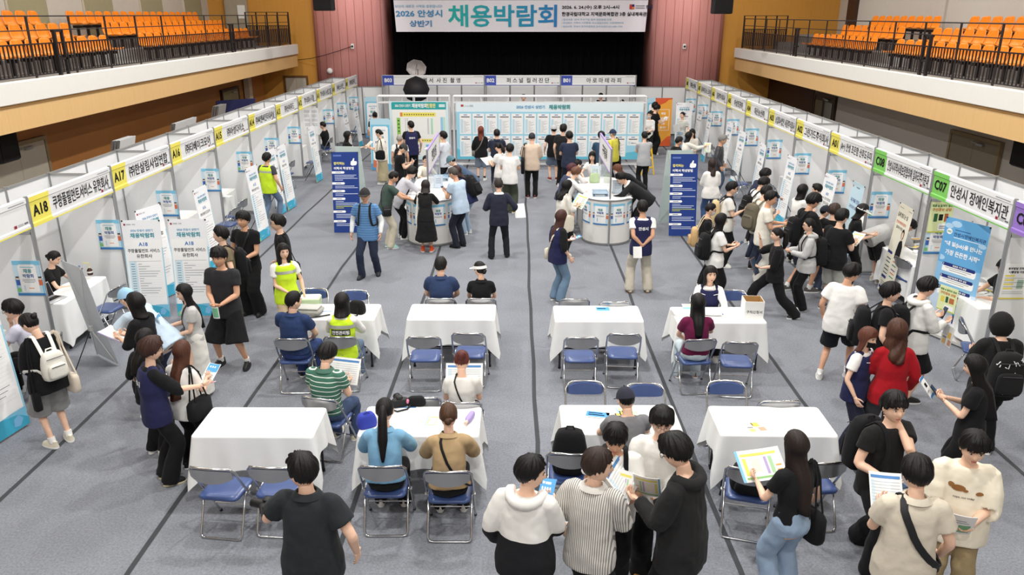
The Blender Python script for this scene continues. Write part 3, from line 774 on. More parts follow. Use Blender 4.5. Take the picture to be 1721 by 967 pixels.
def xbanner(loc, rz, label, draw, w_=BANW, h_=BANH, lean=.16, sheet=None, base=False, black_corner=True):
    """local frame: the print faces -y, x is the reading direction"""
    root = empty('banner_stand', loc, rz, label, 'banner', 'upright banner stands')
    n = Vector((0, -h_, -lean)).normalized()
    ya = Vector((0, lean, h_)).normalized(); hh = math.hypot(lean, h_) - .03
    o = Vector((0, 0, .03))
    b = MB(); V = []
    bow = .012
    for k in range(9):
        x = -w_ / 2 + w_ * k / 8
        for j in range(7): V.append(o + X3 * x + ya * (hh * j / 6) + n * (-bow * math.sin(PI * k / 8) * math.sin(PI * j / 6) * 0))
    b.add(V, [(k * 7 + j, k * 7 + 7 + j, k * 7 + 8 + j, k * 7 + 1 + j) for k in range(8) for j in range(6)], sheet or mat('white_banner_cloth', (238, 240, 244), .6, var=.015))
    sh = b.build('banner_sheet', root, 0)
    sol = sh.modifiers.new('solid', 'SOLIDIFY'); sol.thickness = .003; sol.offset = -1
    class D:
        def __init__(s): s.p = MB(); s.t = MB()
        def q(s, x0, y0, x1, y1, m, d=.001): s.p.quad(o, X3, ya, (x0 - .5) * w_, y0 * hh, (x1 - .5) * w_, y1 * hh, m, d)
        def pg(s, pts, m, d=.001): s.p.poly(o, X3, ya, [((x - .5) * w_, y * hh) for x, y in pts], m, d)
        def tx(s, t, x, y, h, m, wm=.9, bold=.022, d=.002, align='C'): s.t.text(t, o, X3, ya, (x - .5) * w_, y * hh, h * hh, m, wmax=wm * w_, d=d, bold=bold, align=align)
    d = D(); draw(d)
    if d.p.v: d.p.build('print', sh, 0)
    if d.t.v: d.t.build('lettering', sh, 0)
    if base:
        b = MB(); b.box((0, .05, .05), (w_ + .08, .26, .10), mat('light_grey_base', (196, 194, 190), .5), ch=.03); b.build('base', root)
        b = MB(); b.tube([(0, .12, .08), (0, .08 + lean, h_)], .012, ALU, 8); b.build('pole', root)
    else: xstand(root, w_, h_, lean)
    if black_corner:
        b = MB()
        for x in (-1, 1):
            p = o + X3 * (x * (w_ / 2 - .012)) + ya * (hh - .012); b.ell(p + n * .004, (.014, .010, .014), BLACK, 8, 5)
        b.build('corner_hook', root)
    return root
def art_booth(code, name, name2=None, big=False):
    def draw(d):
        d.q(0, 0, 1, .13, SKYINK); d.pg([(0, .13), (.5, .13), (.85, .10), (1, .05), (1, 0), (0, 0)], ink((56, 178, 216)), .0014); d.q(0, .13, .03, .72, ink((190, 226, 244))); d.q(.97, .13, 1, .72, ink((150, 212, 238)))
        d.pg([(.03, .10), (.97, .14), (.97, .80), (.03, .80)], WHITEINK, .0012)
        d.pg([(.75, .03), (.85, .02), (.92, .06), (.85, .10), (.77, .08)], ink((120, 190, 240)), .002); d.pg([(.02, .0), (.12, .0), (.14, .03), (.08, .055), (.02, .04)], ink((120, 205, 140)), .002)
        d.q(.05, .945, .10, .965, REDINK, .0015); d.q(.07, .948, .09, .96, NAVYINK, .002); d.q(.12, .95, .24, .954, GREYINK, .0015); d.q(.12, .958, .24, .962, GREYINK, .0015); d.tx('안성', .31, .956, .016, GREYINK)
        d.tx('2026 안성시 상반기', .5, .895, .026, ink((70, 150, 205)), .62)
        d.tx('채용박람회', .5, .845, .05, ink((40, 150, 170)), .72, .03)
        d.tx(code, .5, .755, .04, ink((60, 120, 200)), .3, .03)
        d.tx(name, .5, .690, .04, INK, .84, .02)
        y0 = .655
        if name2: d.tx(name2, .5, .635, .04, INK, .5, .02); y0 = .60
        d.q(.08, y0 - .02, .92, y0 - .017, GREYINK, .0015)
        d.q(.08, .18, .27, y0 - .02, ink((206, 230, 244)), .0014)
        n = 14
        for k in range(n):
            y = y0 - .05 - (y0 - .25) * k / n
            d.q(.12, y, .22, y + .006, ink((90, 110, 130)), .0018); d.q(.31, y, .31 + [.1, .3, .2, .55, .5, .45, .12][k % 7], y + .006, ink((160, 164, 170)), .0018)
            d.q(.27, y - .012, .92, y - .0105, ink((214, 218, 222)), .0016)
        d.tx('일자리센터', .32, .05, .018, ink((170, 225, 245)), .4)
    return draw
def place_xb(tl, tr, zt, label, draw, lean=.16, rz=None, off=0, **k):
    """tl, tr: corners of the print seen in the photograph, zt their height"""
    A = atz(*tl, zt); B = atz(*tr, zt); c = (A + B) / 2; d = (B - A)
    a = math.atan2(d.y, d.x) if rz is None else rz
    fwd = Vector((-math.sin(a), math.cos(a), 0))     # local +y
    base = c - fwd * lean
    return xbanner((base.x, base.y, 0), a, label, draw, lean=lean, **k)
place_xb((204, 373), (268, 371), 1.6, 'white banner stand in front of the A18 booth, beside the divider', art_booth('A18', '쿠팡풀필먼트 서비스', '유한회사'), rz=R(4))
place_xb((283, 371), (345, 370), 1.6, 'white banner stand for A18 standing before the A17 booth', art_booth('A18', '쿠팡풀필먼트 서비스', '유한회사'), rz=R(3))
xbanner((-6.12, 12.85, 0), R(72), 'white banner stand half hidden behind the A18 banner at booth A17', art_booth('A17', '한살림사업연합'))
place_xb((324.5, 322.7), (345, 311), 1.6, 'slanted white banner stand in front of booth A16', art_booth('A16', '㈜티베이크모어'), rz=R(88))
place_xb((414.4, 284.8), (428.2, 278.6), 1.6, 'white banner stand at booth A15 near the neon vest man', art_booth('A15', '㈜아성다이소'), rz=R(85))
place_xb((446.9, 255.9), (460.3, 250), 1.6, 'white banner stand at booth A14 behind the neon vest man', art_booth('A14', '㈜씨엔씨인터내셔날'), rz=R(86))
place_xb((466, 249), (477, 243), 1.6, 'white banner stand at booth A13 beside a folding chair', art_booth('A13', '㈜신아푸드'), rz=R(86))
place_xb((516.4, 215.9), (527.2, 211.7), 1.6, 'white banner stand at booth A12 before the seated man in black', art_booth('A12', '주식회사 국일'), rz=R(86))
place_xb((574, 186), (583, 183), 1.6, 'white banner stand at booth A11 beyond the curly haired woman', art_booth('A11', '주식회사 농협그룹'), rz=R(87))
place_xb((592, 176), (600, 173), 1.6, 'white banner stand at booth A10, last of its booth row', art_booth('A10', '㈜세스코라인'), rz=R(87))
xbanner((-5.98, 7.92, 0), R(80), 'large white banner stand at the frame edge beside the bun haired woman', art_booth('A19', '㈜로지스틱스'), w_=.9, h_=1.8, lean=.12)
xbanner((-5.88, 10.22, 0), R(143), 'white banner stand seen from its back, beside booth A18 table', art_booth('A19', '㈜로지스틱스'), h_=1.52, lean=.25, sheet=mat('grey_banner_back', (206, 210, 214), .6, var=.02))
place_xb((1139.3, 170.4), (1162.7, 171.4), 1.66, 'white banner stand behind the striped shirt woman at the low partition', art_booth('A08', '㈜에스앤씨'), rz=R(-6))
place_xb((1174.5, 178), (1182.7, 181), 1.6, 'white banner stand at booth A07 beside a wall poster', art_booth('A07', '올라바이오시스 코리아'), rz=R(-87))
place_xb((1192, 189.6), (1197, 192.7), 1.6, 'white banner stand at booth A06 behind the reaching woman', art_booth('A06', '일광주식회사'), rz=R(-91))
place_xb((1223, 204), (1233.4, 209.3), 1.6, 'white banner stand at booth A05 behind the leather jacket man', art_booth('A05', '아성정공㈜'), rz=R(-88))
place_xb((1242.7, 219.6), (1255, 224.8), 1.6, 'white banner stand at booth A04 beyond the white blouse woman', art_booth('A04', '대신농산㈜'), rz=R(-86))
place_xb((1279, 240.3), (1288, 246.5), 1.6, 'white banner stand at booth A03 behind three young men', art_booth('A03', '세광주식회사'), rz=R(-92))
place_xb((1327.3, 261.8), (1338.5, 268), 1.6, 'white banner stand at booth A02 behind the man reading a leaflet', art_booth('A02', '그린가드㈜'), rz=R(-88))
place_xb((1388, 291), (1408, 301.4), 1.6, 'white banner stand at booth A01 behind the bob haired visitor', art_booth('A01', '(A+) 안성 조은맘', '산후도우미'), rz=R(-88))
def art_heart(d):
    d.q(0, 0, 1, 1, ink((190, 222, 236)), .0008)
    d.q(.08, .93, .14, .955, REDINK); d.tx('안성시협의체', .5, .942, .018, ink((60, 90, 110)), .6)
    d.tx('내 마음 건강', .5, .78, .05, ink((40, 60, 150)), .8, .03); d.tx('고민상담 일자리', .5, .70, .04, ink((40, 60, 150)), .84, .02)
    d.q(.3, .38, .7, .52, ink((214, 232, 240)), .0012)
    for y in (.3, .26, .22, .18): d.q(.15, y, .85, y + .01, ink((120, 150, 180)), .0012)
place_xb((1435.5, 304.5), (1453.5, 315.9), 1.6, 'pale blue banner stand before booth C08', art_heart, rz=R(-92))
def art_light(d):
    d.q(0, 0, 1, 1, ink((232, 228, 206)), .0008)
    d.q(.08, .95, .13, .965, ink((230, 150, 60))); d.q(.15, .953, .34, .96, GREYINK); d.q(.7, .953, .94, .96, GREYINK)
    d.tx('길게 힘드는 빛', .42, .88, .05, INK, .72); d.tx('안성사회복지관의', .42, .80, .034, ink((220, 90, 50)), .7); d.tx('일자리 안내', .38, .745, .034, INK, .5)
    # portrait of a woman in a dark suit
    d.pg([(.55, .50), (.60, .60), (.68, .64), (.80, .64), (.90, .58), (.93, .42), (.55, .42)], ink((26, 26, 32)), .0012)
    d.pg([(.66 + .10 * math.cos(a) + .06, .70 + .062 * math.sin(a)) for a in np.linspace(0, 2 * PI, 12)[:-1]], ink((30, 24, 24)), .0013)
    d.pg([(.715 + .06 * math.cos(a), .69 + .04 * math.sin(a)) for a in np.linspace(0, 2 * PI, 12)[:-1]], ink((236, 202, 178)), .0016)
    d.q(.69, .63, .74, .66, ink((236, 202, 178)), .0015)
    for y in (.44, .155, .03): d.pg([(.04, y), (.36, y), (.38, y + .015), (.36, y + .03), (.04, y + .03)], ink((46, 62, 140)), .0014)
    for k, y in enumerate((.38, .34, .29, .25, .21)):
        d.q(.08, y, .38, y + .012, ink((60, 90, 110)), .0014); d.q(.55, y, .85, y + .012, [ink((220, 120, 60)), ink((60, 140, 120)), ink((120, 80, 160))][k % 3], .0014)
    for y in (.11, .09, .07): d.q(.1, y, .8, y + .008, GREYINK, .0014)
place_xb((1512.6, 340.6), (1537.8, 356.5), 1.6, 'cream banner stand with a portrait of a woman in black, booth C08', art_light, rz=R(-95))
def art_job(d):
    d.q(0, 0, 1, 1, ink((196, 216, 240)), .0006); d.q(0, .62, 1, 1, ink((92, 172, 232)), .0008); d.q(0, .42, 1, .62, ink((132, 190, 236)), .0008); d.q(0, 0, 1, .2, ink((226, 230, 242)), .0008)
    for cx, cy, r_ in ((.1, .93, .1), (.26, .955, .12), (.9, .83, .09), (.05, .66, .1)): d.pg([(cx + r_ * math.cos(a), cy + r_ * .22 * math.sin(a)) for a in np.linspace(0, 2 * PI, 12)[:-1] if 0 <= cx + r_ * math.cos(a) <= 1], ink((170, 212, 244)), .001)
    d.pg([(.13 + .065 * math.cos(a), .885 + .024 * math.sin(a)) for a in np.linspace(0, 2 * PI, 16)[:-1]], WHITEINK, .0012); d.tx('HG', .13, .885, .018, ink((60, 160, 110)), .12, .04)
    d.tx('안성시장애인복지관', .60, .873, .034, ink((32, 60, 130)), .72, .02); d.q(.25, .905, .6, .911, ink((40, 80, 150))); d.q(.25, .842, .85, .848, ink((220, 240, 255)))
    d.tx('“내 일(Job)을 만나는', .5, .785, .045, WHITEINK, .88, .03); d.tx('가장 든든한 시작”', .52, .715, .045, WHITEINK, .78, .03)
    for k, (y, t) in enumerate(((.60, '맞춤형 구직 상담'), (.50, '직업적응훈련 외부 상담'), (.40, '최저임금 지원 및 직원 상담'))):
        d.pg([(.13, y - .045), (.87, y - .045), (.90, y - .03), (.90, y + .01), (.13, y + .01)], WHITEINK, .0012); d.pg([(.14, y), (.86, y), (.88, y + .012), (.86, y + .028), (.14, y + .028), (.12, y + .012)], ink((40, 54, 132)), .0014)
        d.tx(str(k + 1), .15, y + .014, .018, WHITEINK, .1); d.tx(t, .52, y + .014, .017, WHITEINK, .55); d.q(.2, y - .014, .8, y - .009, GREYINK, .0016); d.q(.3, y - .03, .7, y - .025, GREYINK, .0016)
    # printed worker with an oversized arm
    d.pg([(.60, .20), (.70, .20), (.70, .27), (.78, .30), (.72, .33), (.60, .30), (.54, .26)], ink((80, 150, 220)), .0014)
    d.pg([(.66, .31), (.90, .315), (.90, .345), (.68, .335)], ink((120, 190, 240)), .0015)
    d.pg([(.66 + .055 * math.cos(a), .345 + .022 * math.sin(a)) for a in np.linspace(0, 2 * PI, 12)[:-1]], ink((240, 160, 170)), .0016); d.q(.61, .358, .71, .372, ink((24, 30, 60)), .0018)
    d.pg([(.88 + .08 * math.cos(a), .345 + .034 * math.sin(a)) for a in np.linspace(0, 2 * PI, 14)[:-1]], ink((240, 150, 165)), .0017)
    d.pg([(.60, .14), (.66, .14), (.68, .21), (.60, .21)], ink((34, 54, 130)), .0014); d.pg([(.66, .15), (.72, .15), (.71, .21), (.67, .21)], ink((34, 54, 130)), .0014)
    d.pg([(.12, .10), (.58, .10), (.60, .112), (.58, .124), (.12, .124), (.10, .112)], ink((20, 20, 24)), .0013); d.tx('사이트로 바로 가기', .35, .112, .014, ink((236, 226, 90)), .4)
    for y in (.075, .055): d.pg([(.08, y), (.18, y), (.18, y + .014), (.08, y + .014)], ink((50, 44, 120)), .0013); d.q(.22, y + .004, .8, y + .009, GREYINK, .0013)
    for y in (.035, .02): d.q(.22, y, .7, y + .005, GREYINK, .0013)
xbanner((6.52, 11.10, 0), R(-66), 'large sky blue banner stand with white headline in front of booth C07', art_job, w_=.72, h_=1.85, lean=.06, base=True)
notice((6.39, 10.97, .70), R(-66), .30, .38, ink((228, 236, 170)), 'pale green flyer taped on the sky blue banner stand', [(.15, .36, .35, .58, ink((230, 210, 70))), (.42, .36, .56, .6, ink((40, 100, 60))), (.62, .36, .88, .58, ink((200, 110, 60))), (.4, .06, .92, .26, WHITEINK), (0, 0, 1, .04, ink((190, 205, 60)))], [('채용 & 일자리 정보', .5, .86, .09, ink((40, 130, 60))), ('구인정보 상담', .5, .72, .11, ink((220, 110, 40)))])
def art_resume(d):
    d.q(0, 0, 1, 1, ink((34, 62, 146)), .0008)
    d.pg([(.08, .945), (.36, .945), (.38, .955), (.36, .965), (.08, .965), (.06, .955)], ink((90, 116, 190)), .0012)
    d.tx('합격하는', .08, .86, .036, ink((238, 226, 100)), .45, .03, align='L'); d.tx('이력서 작성방법', .08, .80, .036, WHITEINK, .85, .03, align='L')
    d.pg([(.70, .845), (.72, .885), (.76, .89), (.82, .925), (.85, .92), (.84, .888), (.93, .885), (.94, .86), (.91, .838), (.76, .832)], WHITEINK, .0014)
    ys = (.735, .60, .505, .41, .25, .13)
    for k, y in enumerate(ys):
        d.pg([(.0, y), (.44, y), (.47, y + .014), (.44, y + .028), (.0, y + .028)], WHITEINK, .0014); d.q(.13, y + .011, .33, y + .018, ink((110, 120, 150)), .0016)
        nn = [4, 2, 2, 5, 3, 2][k]
        for j in range(nn):
            yy = y - .024 - j * .020; c = ink((200, 210, 70)) if (k == 3 and j > 2) else ink((196, 206, 232))
            d.q(.10, yy, .10 + [.8, .72, .84, .3][(j + k) % 4], yy + .0075, c, .0014)
place_xb((556, 257), (602, 254), 1.8, 'dark blue banner stand with yellow headline near the writing counter, wood wall side', art_resume, rz=R(3), w_=.6, h_=1.8, lean=.35)
place_xb((1129, 259), (1172, 259), 1.8, 'dark blue banner stand with yellow headline near the aisle, grey wall side', art_resume, rz=R(0), w_=.6, h_=1.8, lean=.35)
for (tl, tr, rz, lab) in (((562, 247), (610, 246), 174, 'pale green back of a banner stand behind the blue one, wood wall side'), ((1121, 253), (1163, 253), 184, 'pale green back of a banner stand behind the blue one, grey wall side')):
    A = atz(*tl, 1.8); B = atz(*tr, 1.8); c = (A + B) / 2
    xbanner((c.x, c.y + .42, 0), R(rz), lab, lambda d: d.q(0, 0, 1, .2, ink((120, 190, 200))), w_=.62, h_=1.8, lean=.40, sheet=mat('pale_green_banner_back', (206, 222, 218), .6, var=.02))
def art_event(d):
    d.q(0, 0, 1, 1, ink((176, 220, 240)), .0006); d.q(.04, .1, .96, .88, ink((110, 198, 236)), .0008)
    d.pg([(.12, .02), (.88, .02), (.88, .82), (.80, .85), (.20, .85), (.12, .82)], WHITEINK, .001)
    d.tx('2026 안성시', .5, .77, .04, ink((70, 150, 205)), .5); d.tx('상반기', .5, .715, .04, ink((70, 150, 205)), .3)
    d.tx('채용', .5, .63, .075, TEALINK, .6, .03); d.tx('박람회', .5, .53, .075, ink((34, 70, 140)), .8, .03)
    for y in (.43, .40, .36, .33): d.q(.2, y, .8, y + .01, GREYINK, .0012)
    d.q(0, 0, 1, .12, ink((70, 160, 220)), .0012); d.pg([(.1, .05), (.25, .04), (.3, .18), (.12, .2)], ink((230, 120, 80)), .0014)
place_xb((613, 161), (638, 161), 1.66, 'tall event banner stand against the low partition beside booth B03', art_event, rz=0, w_=.62)
place_xb((622, 195), (654, 195), 1.70, 'tall event banner stand behind the woman in a beige skirt', art_event, rz=R(-2), w_=.64)
place_xb((1092, 160), (1110, 160), 1.72, 'event banner stand behind the job board end', art_event, rz=R(4), w_=.6)
def art_orange(d):
    d.q(0, 0, 1, 1, ink((240, 160, 44)), .0006)
    d.pg([(0, 1), (1, 1), (1, .97), (.8, .965), (.6, .90), (.3, .86), (0, .87)], ink((226, 84, 40)), .0008); d.pg([(0, 0), (1, 0), (1, .22), (.8, .2), (.5, .10), (.3, .03), (0, .04)], ink((232, 90, 40)), .0008)
    for (x0, y0, x1, y1) in ((.14, .33, .86, .336), (.14, .76, .86, .766), (.14, .33, .16, .766), (.84, .33, .86, .766)): d.q(x0, y0, x1, y1, WHITEINK, .001)
    d.tx('취업', .5, .68, .05, WHITEINK, .4, .03); d.tx('단단술', .5, .57, .07, WHITEINK, .6, .03); d.tx('드림', .5, .47, .04, WHITEINK, .3); d.tx('합니다', .5, .39, .045, WHITEINK, .45, .03)
place_xb((1103.5, 162), (1129, 162), 1.84, 'orange banner stand against the low partition beyond the job board', art_orange, rz=0, w_=.62, h_=1.78)

# ---------------------------------------------------------------- job boards on white trusses
def truss_board(x0, x1, y, ztop, zlo, zhi, label, draw, bx0, bx1):
    c = (x0 + x1) / 2
    root = empty('display_board', (c, y, 0), 0, label, 'display board')
    TR = mat('white_truss_tube', (222, 222, 224), .4, var=.02)
    for dy in (0, .28):
        for z in (ztop, ztop - .2):
            b = MB(); b.cyl((x0 - c, .06 + dy, z), (x1 - c, .06 + dy, z), .025, TR, 8); b.build('truss_rail', root)
    nb = max(2, int((x1 - x0) / .85))
    for k in range(nb + 1):
        x = x0 - c + (x1 - x0) * k / nb
        b = MB(); b.cyl((x, .06, ztop - .2), (x, .06, ztop), .014, TR, 6); b.cyl((x, .06, ztop), (x, .34, ztop), .014, TR, 6); b.cyl((x, .34, ztop - .2), (x, .34, ztop), .014, TR, 6); b.build('truss_strut', root)
    for x in (x0 - c, x1 - c):
        for dy in (0, .28):
            b = MB(); b.cyl((x, .06 + dy, 0.02), (x, .06 + dy, ztop), .025, TR, 8); b.build('upright', root)
        b = MB(); b.box((x + (.1 if x < 0 else -.1), .2, .02), (.3, .7, .04), TR, ch=.01); b.build('foot_plate', root)
    b = MB(); b.cyl((x0 - c, .06, .12), (x1 - c, .06, .12), .02, TR, 8); b.build('lower_rail', root)
    b = MB(); b.cyl((x0 - c, .34, .12), (x1 - c, .34, .12), .02, TR, 8); b.build('lower_rail', root)
    W_ = bx1 - bx0; H_ = zhi - zlo
    o = Vector((bx0 - c, 0, zlo))
    b = MB(); V = []
    for k in range(25):
        for j in range(7): V.append(o + X3 * (W_ * k / 24) + Z3 * (H_ * j / 6) + Y3 * (.012 * math.sin(k * .7 + j * .9) * math.sin(PI * j / 6)))
    b.add(V, [(k * 7 + j, k * 7 + 7 + j, k * 7 + 8 + j, k * 7 + 1 + j) for k in range(24) for j in range(6)], mat('board_cloth', (222, 236, 242), .6, var=.02))
    sh = b.build('board_sheet', root)
    o2 = o - Y3 * .014
    class D:
        def __init__(s): s.p = MB(); s.t = MB()
        def q(s, x0, y0, x1, y1, m, d=.001): s.p.quad(o2, X3, Z3, x0 * W_, y0 * H_, x1 * W_, y1 * H_, m, d)
        def pg(s, pts, m, d=.001): s.p.poly(o2, X3, Z3, [(x * W_, y * H_) for x, y in pts], m, d)
        def tx(s, t, x, y, h, m, wm=.9, bold=.022, align='C'): s.t.text(t, o2, X3, Z3, x * W_, y * H_, h * H_, m, wmax=wm * W_, d=.003, bold=bold, align=align)
    d = D(); draw(d)
    d.p.build('print', sh, 0); d.t.build('lettering', sh, 0)
    for k in range(int(W_ / .4) + 1):
        b = MB(); b.tube([o + X3 * min(W_ - .02, .02 + k * .4) + Z3 * (H_ - .01), o + X3 * min(W_ - .02, .02 + k * .4) + Z3 * (H_ + .10) + Y3 * .06], .006, TR, 5); b.build('tie', root)
    return root
def art_jobs(d):
    d.q(0, 0, 1, .84, ink((150, 214, 240)), .0006); d.q(0, 0, 1, .05, ink((92, 196, 226)), .0008); d.pg([(0, 0), (.06, 0), (.05, .12), (.02, .16), (0, .2)], ink((92, 196, 226)), .0009); d.pg([(.8, 0), (1, 0), (1, .16), (.92, .12), (.86, .04)], ink((92, 196, 226)), .0009)
    d.q(.026, .93, .04, .965, REDINK); d.q(.045, .94, .07, .945, GREYINK); d.tx('안성', .082, .945, .035, GREYINK)
    d.tx('2026 안성시 상반기', .398, .925, .06, ink((70, 150, 205)), .17); d.tx('채용박람회', .552, .925, .08, ink((40, 150, 150)), .125, .03)
    for r_, (ya, yb) in enumerate(((.45, .81), (.05, .42))):
        for k in range(14):
            xa = .018 + k * .0695; xb = xa + .062
            if r_ and k == 13: ya = .25
            d.q(xa, ya, xb, yb, ink((240, 241, 240)), .001)
            d.q(xa + .022, yb - .032, xb - .022, yb - .018, BLUEINK, .0014); d.q(xa + .008, yb - .068, xb - .008, yb - .052, ink((70, 70, 76)), .0014)
            d.q(xa + .005, ya + .02, xa + .018, yb - .10, ink((190, 222, 240)), .0013)
            n = 11 if not (r_ and k == 13) else 4
            for j in range(n):
                y = ya + .03 + (yb - ya - .15) * j / n; d.q(xa + .021, y, xa + .021 + .012 + .026 * ((j * 7 + k * 3) % 5) / 5, y + .007, ink((180, 184, 188)), .0013)
truss_board(-2.05, 4.05, 25.2, 2.26, .29, 2.08, 'long pale blue job listing board on a white truss behind the visitors', art_jobs, -1.96, 3.96)
def art_status(d):
    d.q(0, 0, 1, 1, ink((206, 232, 238)), .0006); d.q(.05, .06, .95, .86, ink((238, 240, 236)), .0008); d.pg([(.04, .86), (.96, .86), (.96, .985), (.06, .985), (.04, .97)], ink((36, 170, 172)), .001)
    d.tx('2026 안성시 상반기', .23, .925, .05, WHITEINK, .26); d.tx('채용박람회', .51, .925, .075, WHITEINK, .25, .03); d.tx('현황판', .71, .925, .075, ink((240, 230, 130)), .15, .03); d.q(.84, .90, .94, .95, ink((210, 230, 232)), .0013)
    d.q(.18, .74, .78, .81, ink((240, 226, 90)), .001); d.q(.18, .74, .22, .81, ink((236, 140, 50)), .0012)
    d.q(.34, .30, .86, .36, ink((238, 226, 110)), .001)
    d.q(.12, .38, .18, .72, ink((140, 206, 80)), .001); d.q(.86, .44, .905, .73, ink((150, 206, 240)), .001); d.q(.91, .44, .94, .73, ink((180, 226, 206)), .001)
    d.q(.635, .44, .665, .71, ink((206, 206, 210)), .001); d.q(.695, .44, .73, .71, ink((170, 222, 190)), .001)
    for j in range(12):
        y = .42 + j * .025; d.q(.26, y, .275, y + .01, GREYINK, .001); d.q(.29, y, .31, y + .01, GREYINK, .001)
    for k, (x, m) in enumerate(((.1, ink((230, 110, 60))), (.34, ink((150, 110, 200))), (.6, ink((110, 190, 235))), (.83, ink((120, 200, 80))))):
        d.q(x, .22, x + .14, .26, m, .0012)
        for j in range(4): d.q(x, .08 + j * .03, x + .16, .09 + j * .03, GREYINK, .001)
    for j in range(13): d.q(.25 + j * .04, .765, .268 + j * .04, .785, ink((90, 80, 40)), .0013)
    for j in range(12): d.q(.38 + j * .04, .32, .398 + j * .04, .34, ink((120, 110, 50)), .0013)
    for j in range(5): d.q(.135, .42 + j * .06, .165, .44 + j * .06, ink((50, 90, 40)), .0013)
truss_board(-4.45, -2.18, 25.2, 2.26, .28, 2.12, 'pale status board with a teal title on a white truss', art_status, -4.08, -2.2)
# ================================================================ tables, cloths and chairs
SEATBLUE = mat('blue_vinyl_pad', (62, 82, 132), .28, var=.03, spec=.5); BACKGREY = mat('grey_chair_back_plate', (172, 172, 174), .28, .75, var=.04)
LEGM = mat('dark_table_leg', (44, 44, 48), .45, .3)
def table(x, y, L, W, rz, label, h=.735, group='folding tables'):
    root = empty('folding_table', (x, y, 0), rz, label, 'table', group)
    b = MB(); b.box((0, 0, h - .015), (L, W, .03), mat('table_top_board', (206, 200, 190), .5), ch=.008); b.build('table_top', root)
    for sx in (-1, 1):
        for sy in (-1, 1):
            b = MB(); b.cyl((sx * (L / 2 - .07), sy * (W / 2 - .06), 0), (sx * (L / 2 - .07), sy * (W / 2 - .06), h - .03), .014, LEGM, 8); b.cyl((sx * (L / 2 - .07), sy * (W / 2 - .06), 0), (sx * (L / 2 - .07), sy * (W / 2 - .06), .03), .02, BLACK, 8); b.build('leg', root)
    b = MB(); b.cyl((-L / 2 + .07, 0, .2), (L / 2 - .07, 0, .2), .01, LEGM, 8); b.build('stretcher', root)
    return root
def cloth_over(x, y, L, W, rz, dx, dy, ext, label, h=.735, seed=1, flare=.09, group='white tablecloths', fold=.012):
    rr = random.Random(seed); N = 112; rc = .035
    hx, hy = L / 2 + .006, W / 2 + .006
    per = 2 * (L + W)
    pts = []
    for k in range(N):
        s_ = (k / N) * per
        # walk the rectangle starting at (-hx,-hy)
        if s_ < L: p = Vector((-hx + s_ * 2 * hx / L, -hy, 0)); n = Vector((0, -1, 0)); sd = 'y'; q = min(s_, L - s_)
        elif s_ < L + W: p = Vector((hx, -hy + (s_ - L) * 2 * hy / W, 0)); n = Vector((1, 0, 0)); sd = 'x'; q = min(s_ - L, L + W - s_)
        elif s_ < 2 * L + W: p = Vector((hx - (s_ - L - W) * 2 * hx / L, hy, 0)); n = Vector((0, 1, 0)); sd = 'y'; q = min(s_ - L - W, 2 * L + W - s_)
        else: p = Vector((-hx, hy - (s_ - 2 * L - W) * 2 * hy / W, 0)); n = Vector((-1, 0, 0)); sd = 'x'; q = min(s_ - 2 * L - W, per - s_)
        cw = max(0.0, 1 - q / .17)
        dg = Vector((1 if p.x > 0 else -1, 1 if p.y > 0 else -1, 0)).normalized()
        if q < rc:
            cc = Vector(((hx - rc) * (1 if p.x > 0 else -1), (hy - rc) * (1 if p.y > 0 else -1), 0)); d_ = (p - cc).normalized(); p = cc + d_ * rc
        nn = (n * (1 - cw) + dg * cw).normalized()
        pts.append((p, nn, cw, sd, s_))
    ph = [rr.uniform(0, 6.28) for _ in range(4)]
    rings = []
    for j, t in enumerate((-2, -1, 0, .03, .12, .25, .4, .55, .7, .85, 1.0)):
        ring = []
        for (p, n, cw, sd, s_) in pts:
            if t == -2: q = Vector((p.x * .97, p.y * .95, h + .004))
            elif t == -1: q = Vector((p.x - n.x * .006, p.y - n.y * .006, h + .004))
            else:
                d = (dx if sd == 'x' else dy) * (1 + .02 * math.sin(s_ * 3 + ph[0])) + ext * cw ** 1.3
                wv = fold * (math.sin(s_ * 16 + ph[1]) + .7 * math.sin(s_ * 27 + ph[2])) * t
                out = .004 + (.025 + flare * cw ** 1.5) * t + wv
                if cw > .02: out -= .05 * t * math.sin(PI * min(1, cw * 1.0)) * (1 - cw)
                q = p + n * out + Vector((0, 0, h - .003 - d * t))
            ring.append(q)
        rings.append(ring)
    b = MB(); b.loft(rings, LINEN, True, False)
    o = b.build('tablecloth', None, 60, (x, y, 0)); o.rotation_euler = (0, 0, rz)
    tag(o, label, 'tablecloth', group)
    return o
TABLES = dict(A=(-2.58, 10.29, 1.2, .60, 0), B=(-.92, 10.30, 1.2, .60, 0), C=(1.12, 10.25, 1.2, .60, 0), D=(2.79, 10.21, 1.2, .60, 0), E=(-2.64, 7.13, 1.2, .61, 0), F=(-.99, 7.16, 1.2, .61, 0), G=(1.06, 7.21, 1.2, .61, 0), H=(2.62, 7.19, 1.15, .61, R(-1)))
TD = dict(A='with bags between the navy polo man and neon vest woman', B='empty, two visitors seated behind facing away', C='empty, with one leaflet and four free chairs', D='with paper box and two women in conversation', E='empty, behind the man holding a camera', F='where two women sit reading job sheets', G='with blue leaflets beside the group of young men', H='with one food leaflet beside the long haired woman')
for k, (n, a) in enumerate(TABLES.items()):
    table(*a, 'folding table under white cloth, %s' % TD[n])
    cloth_over(*a, .30, .36, .22, 'white tablecloth on the table %s' % TD[n], seed=k + 3)
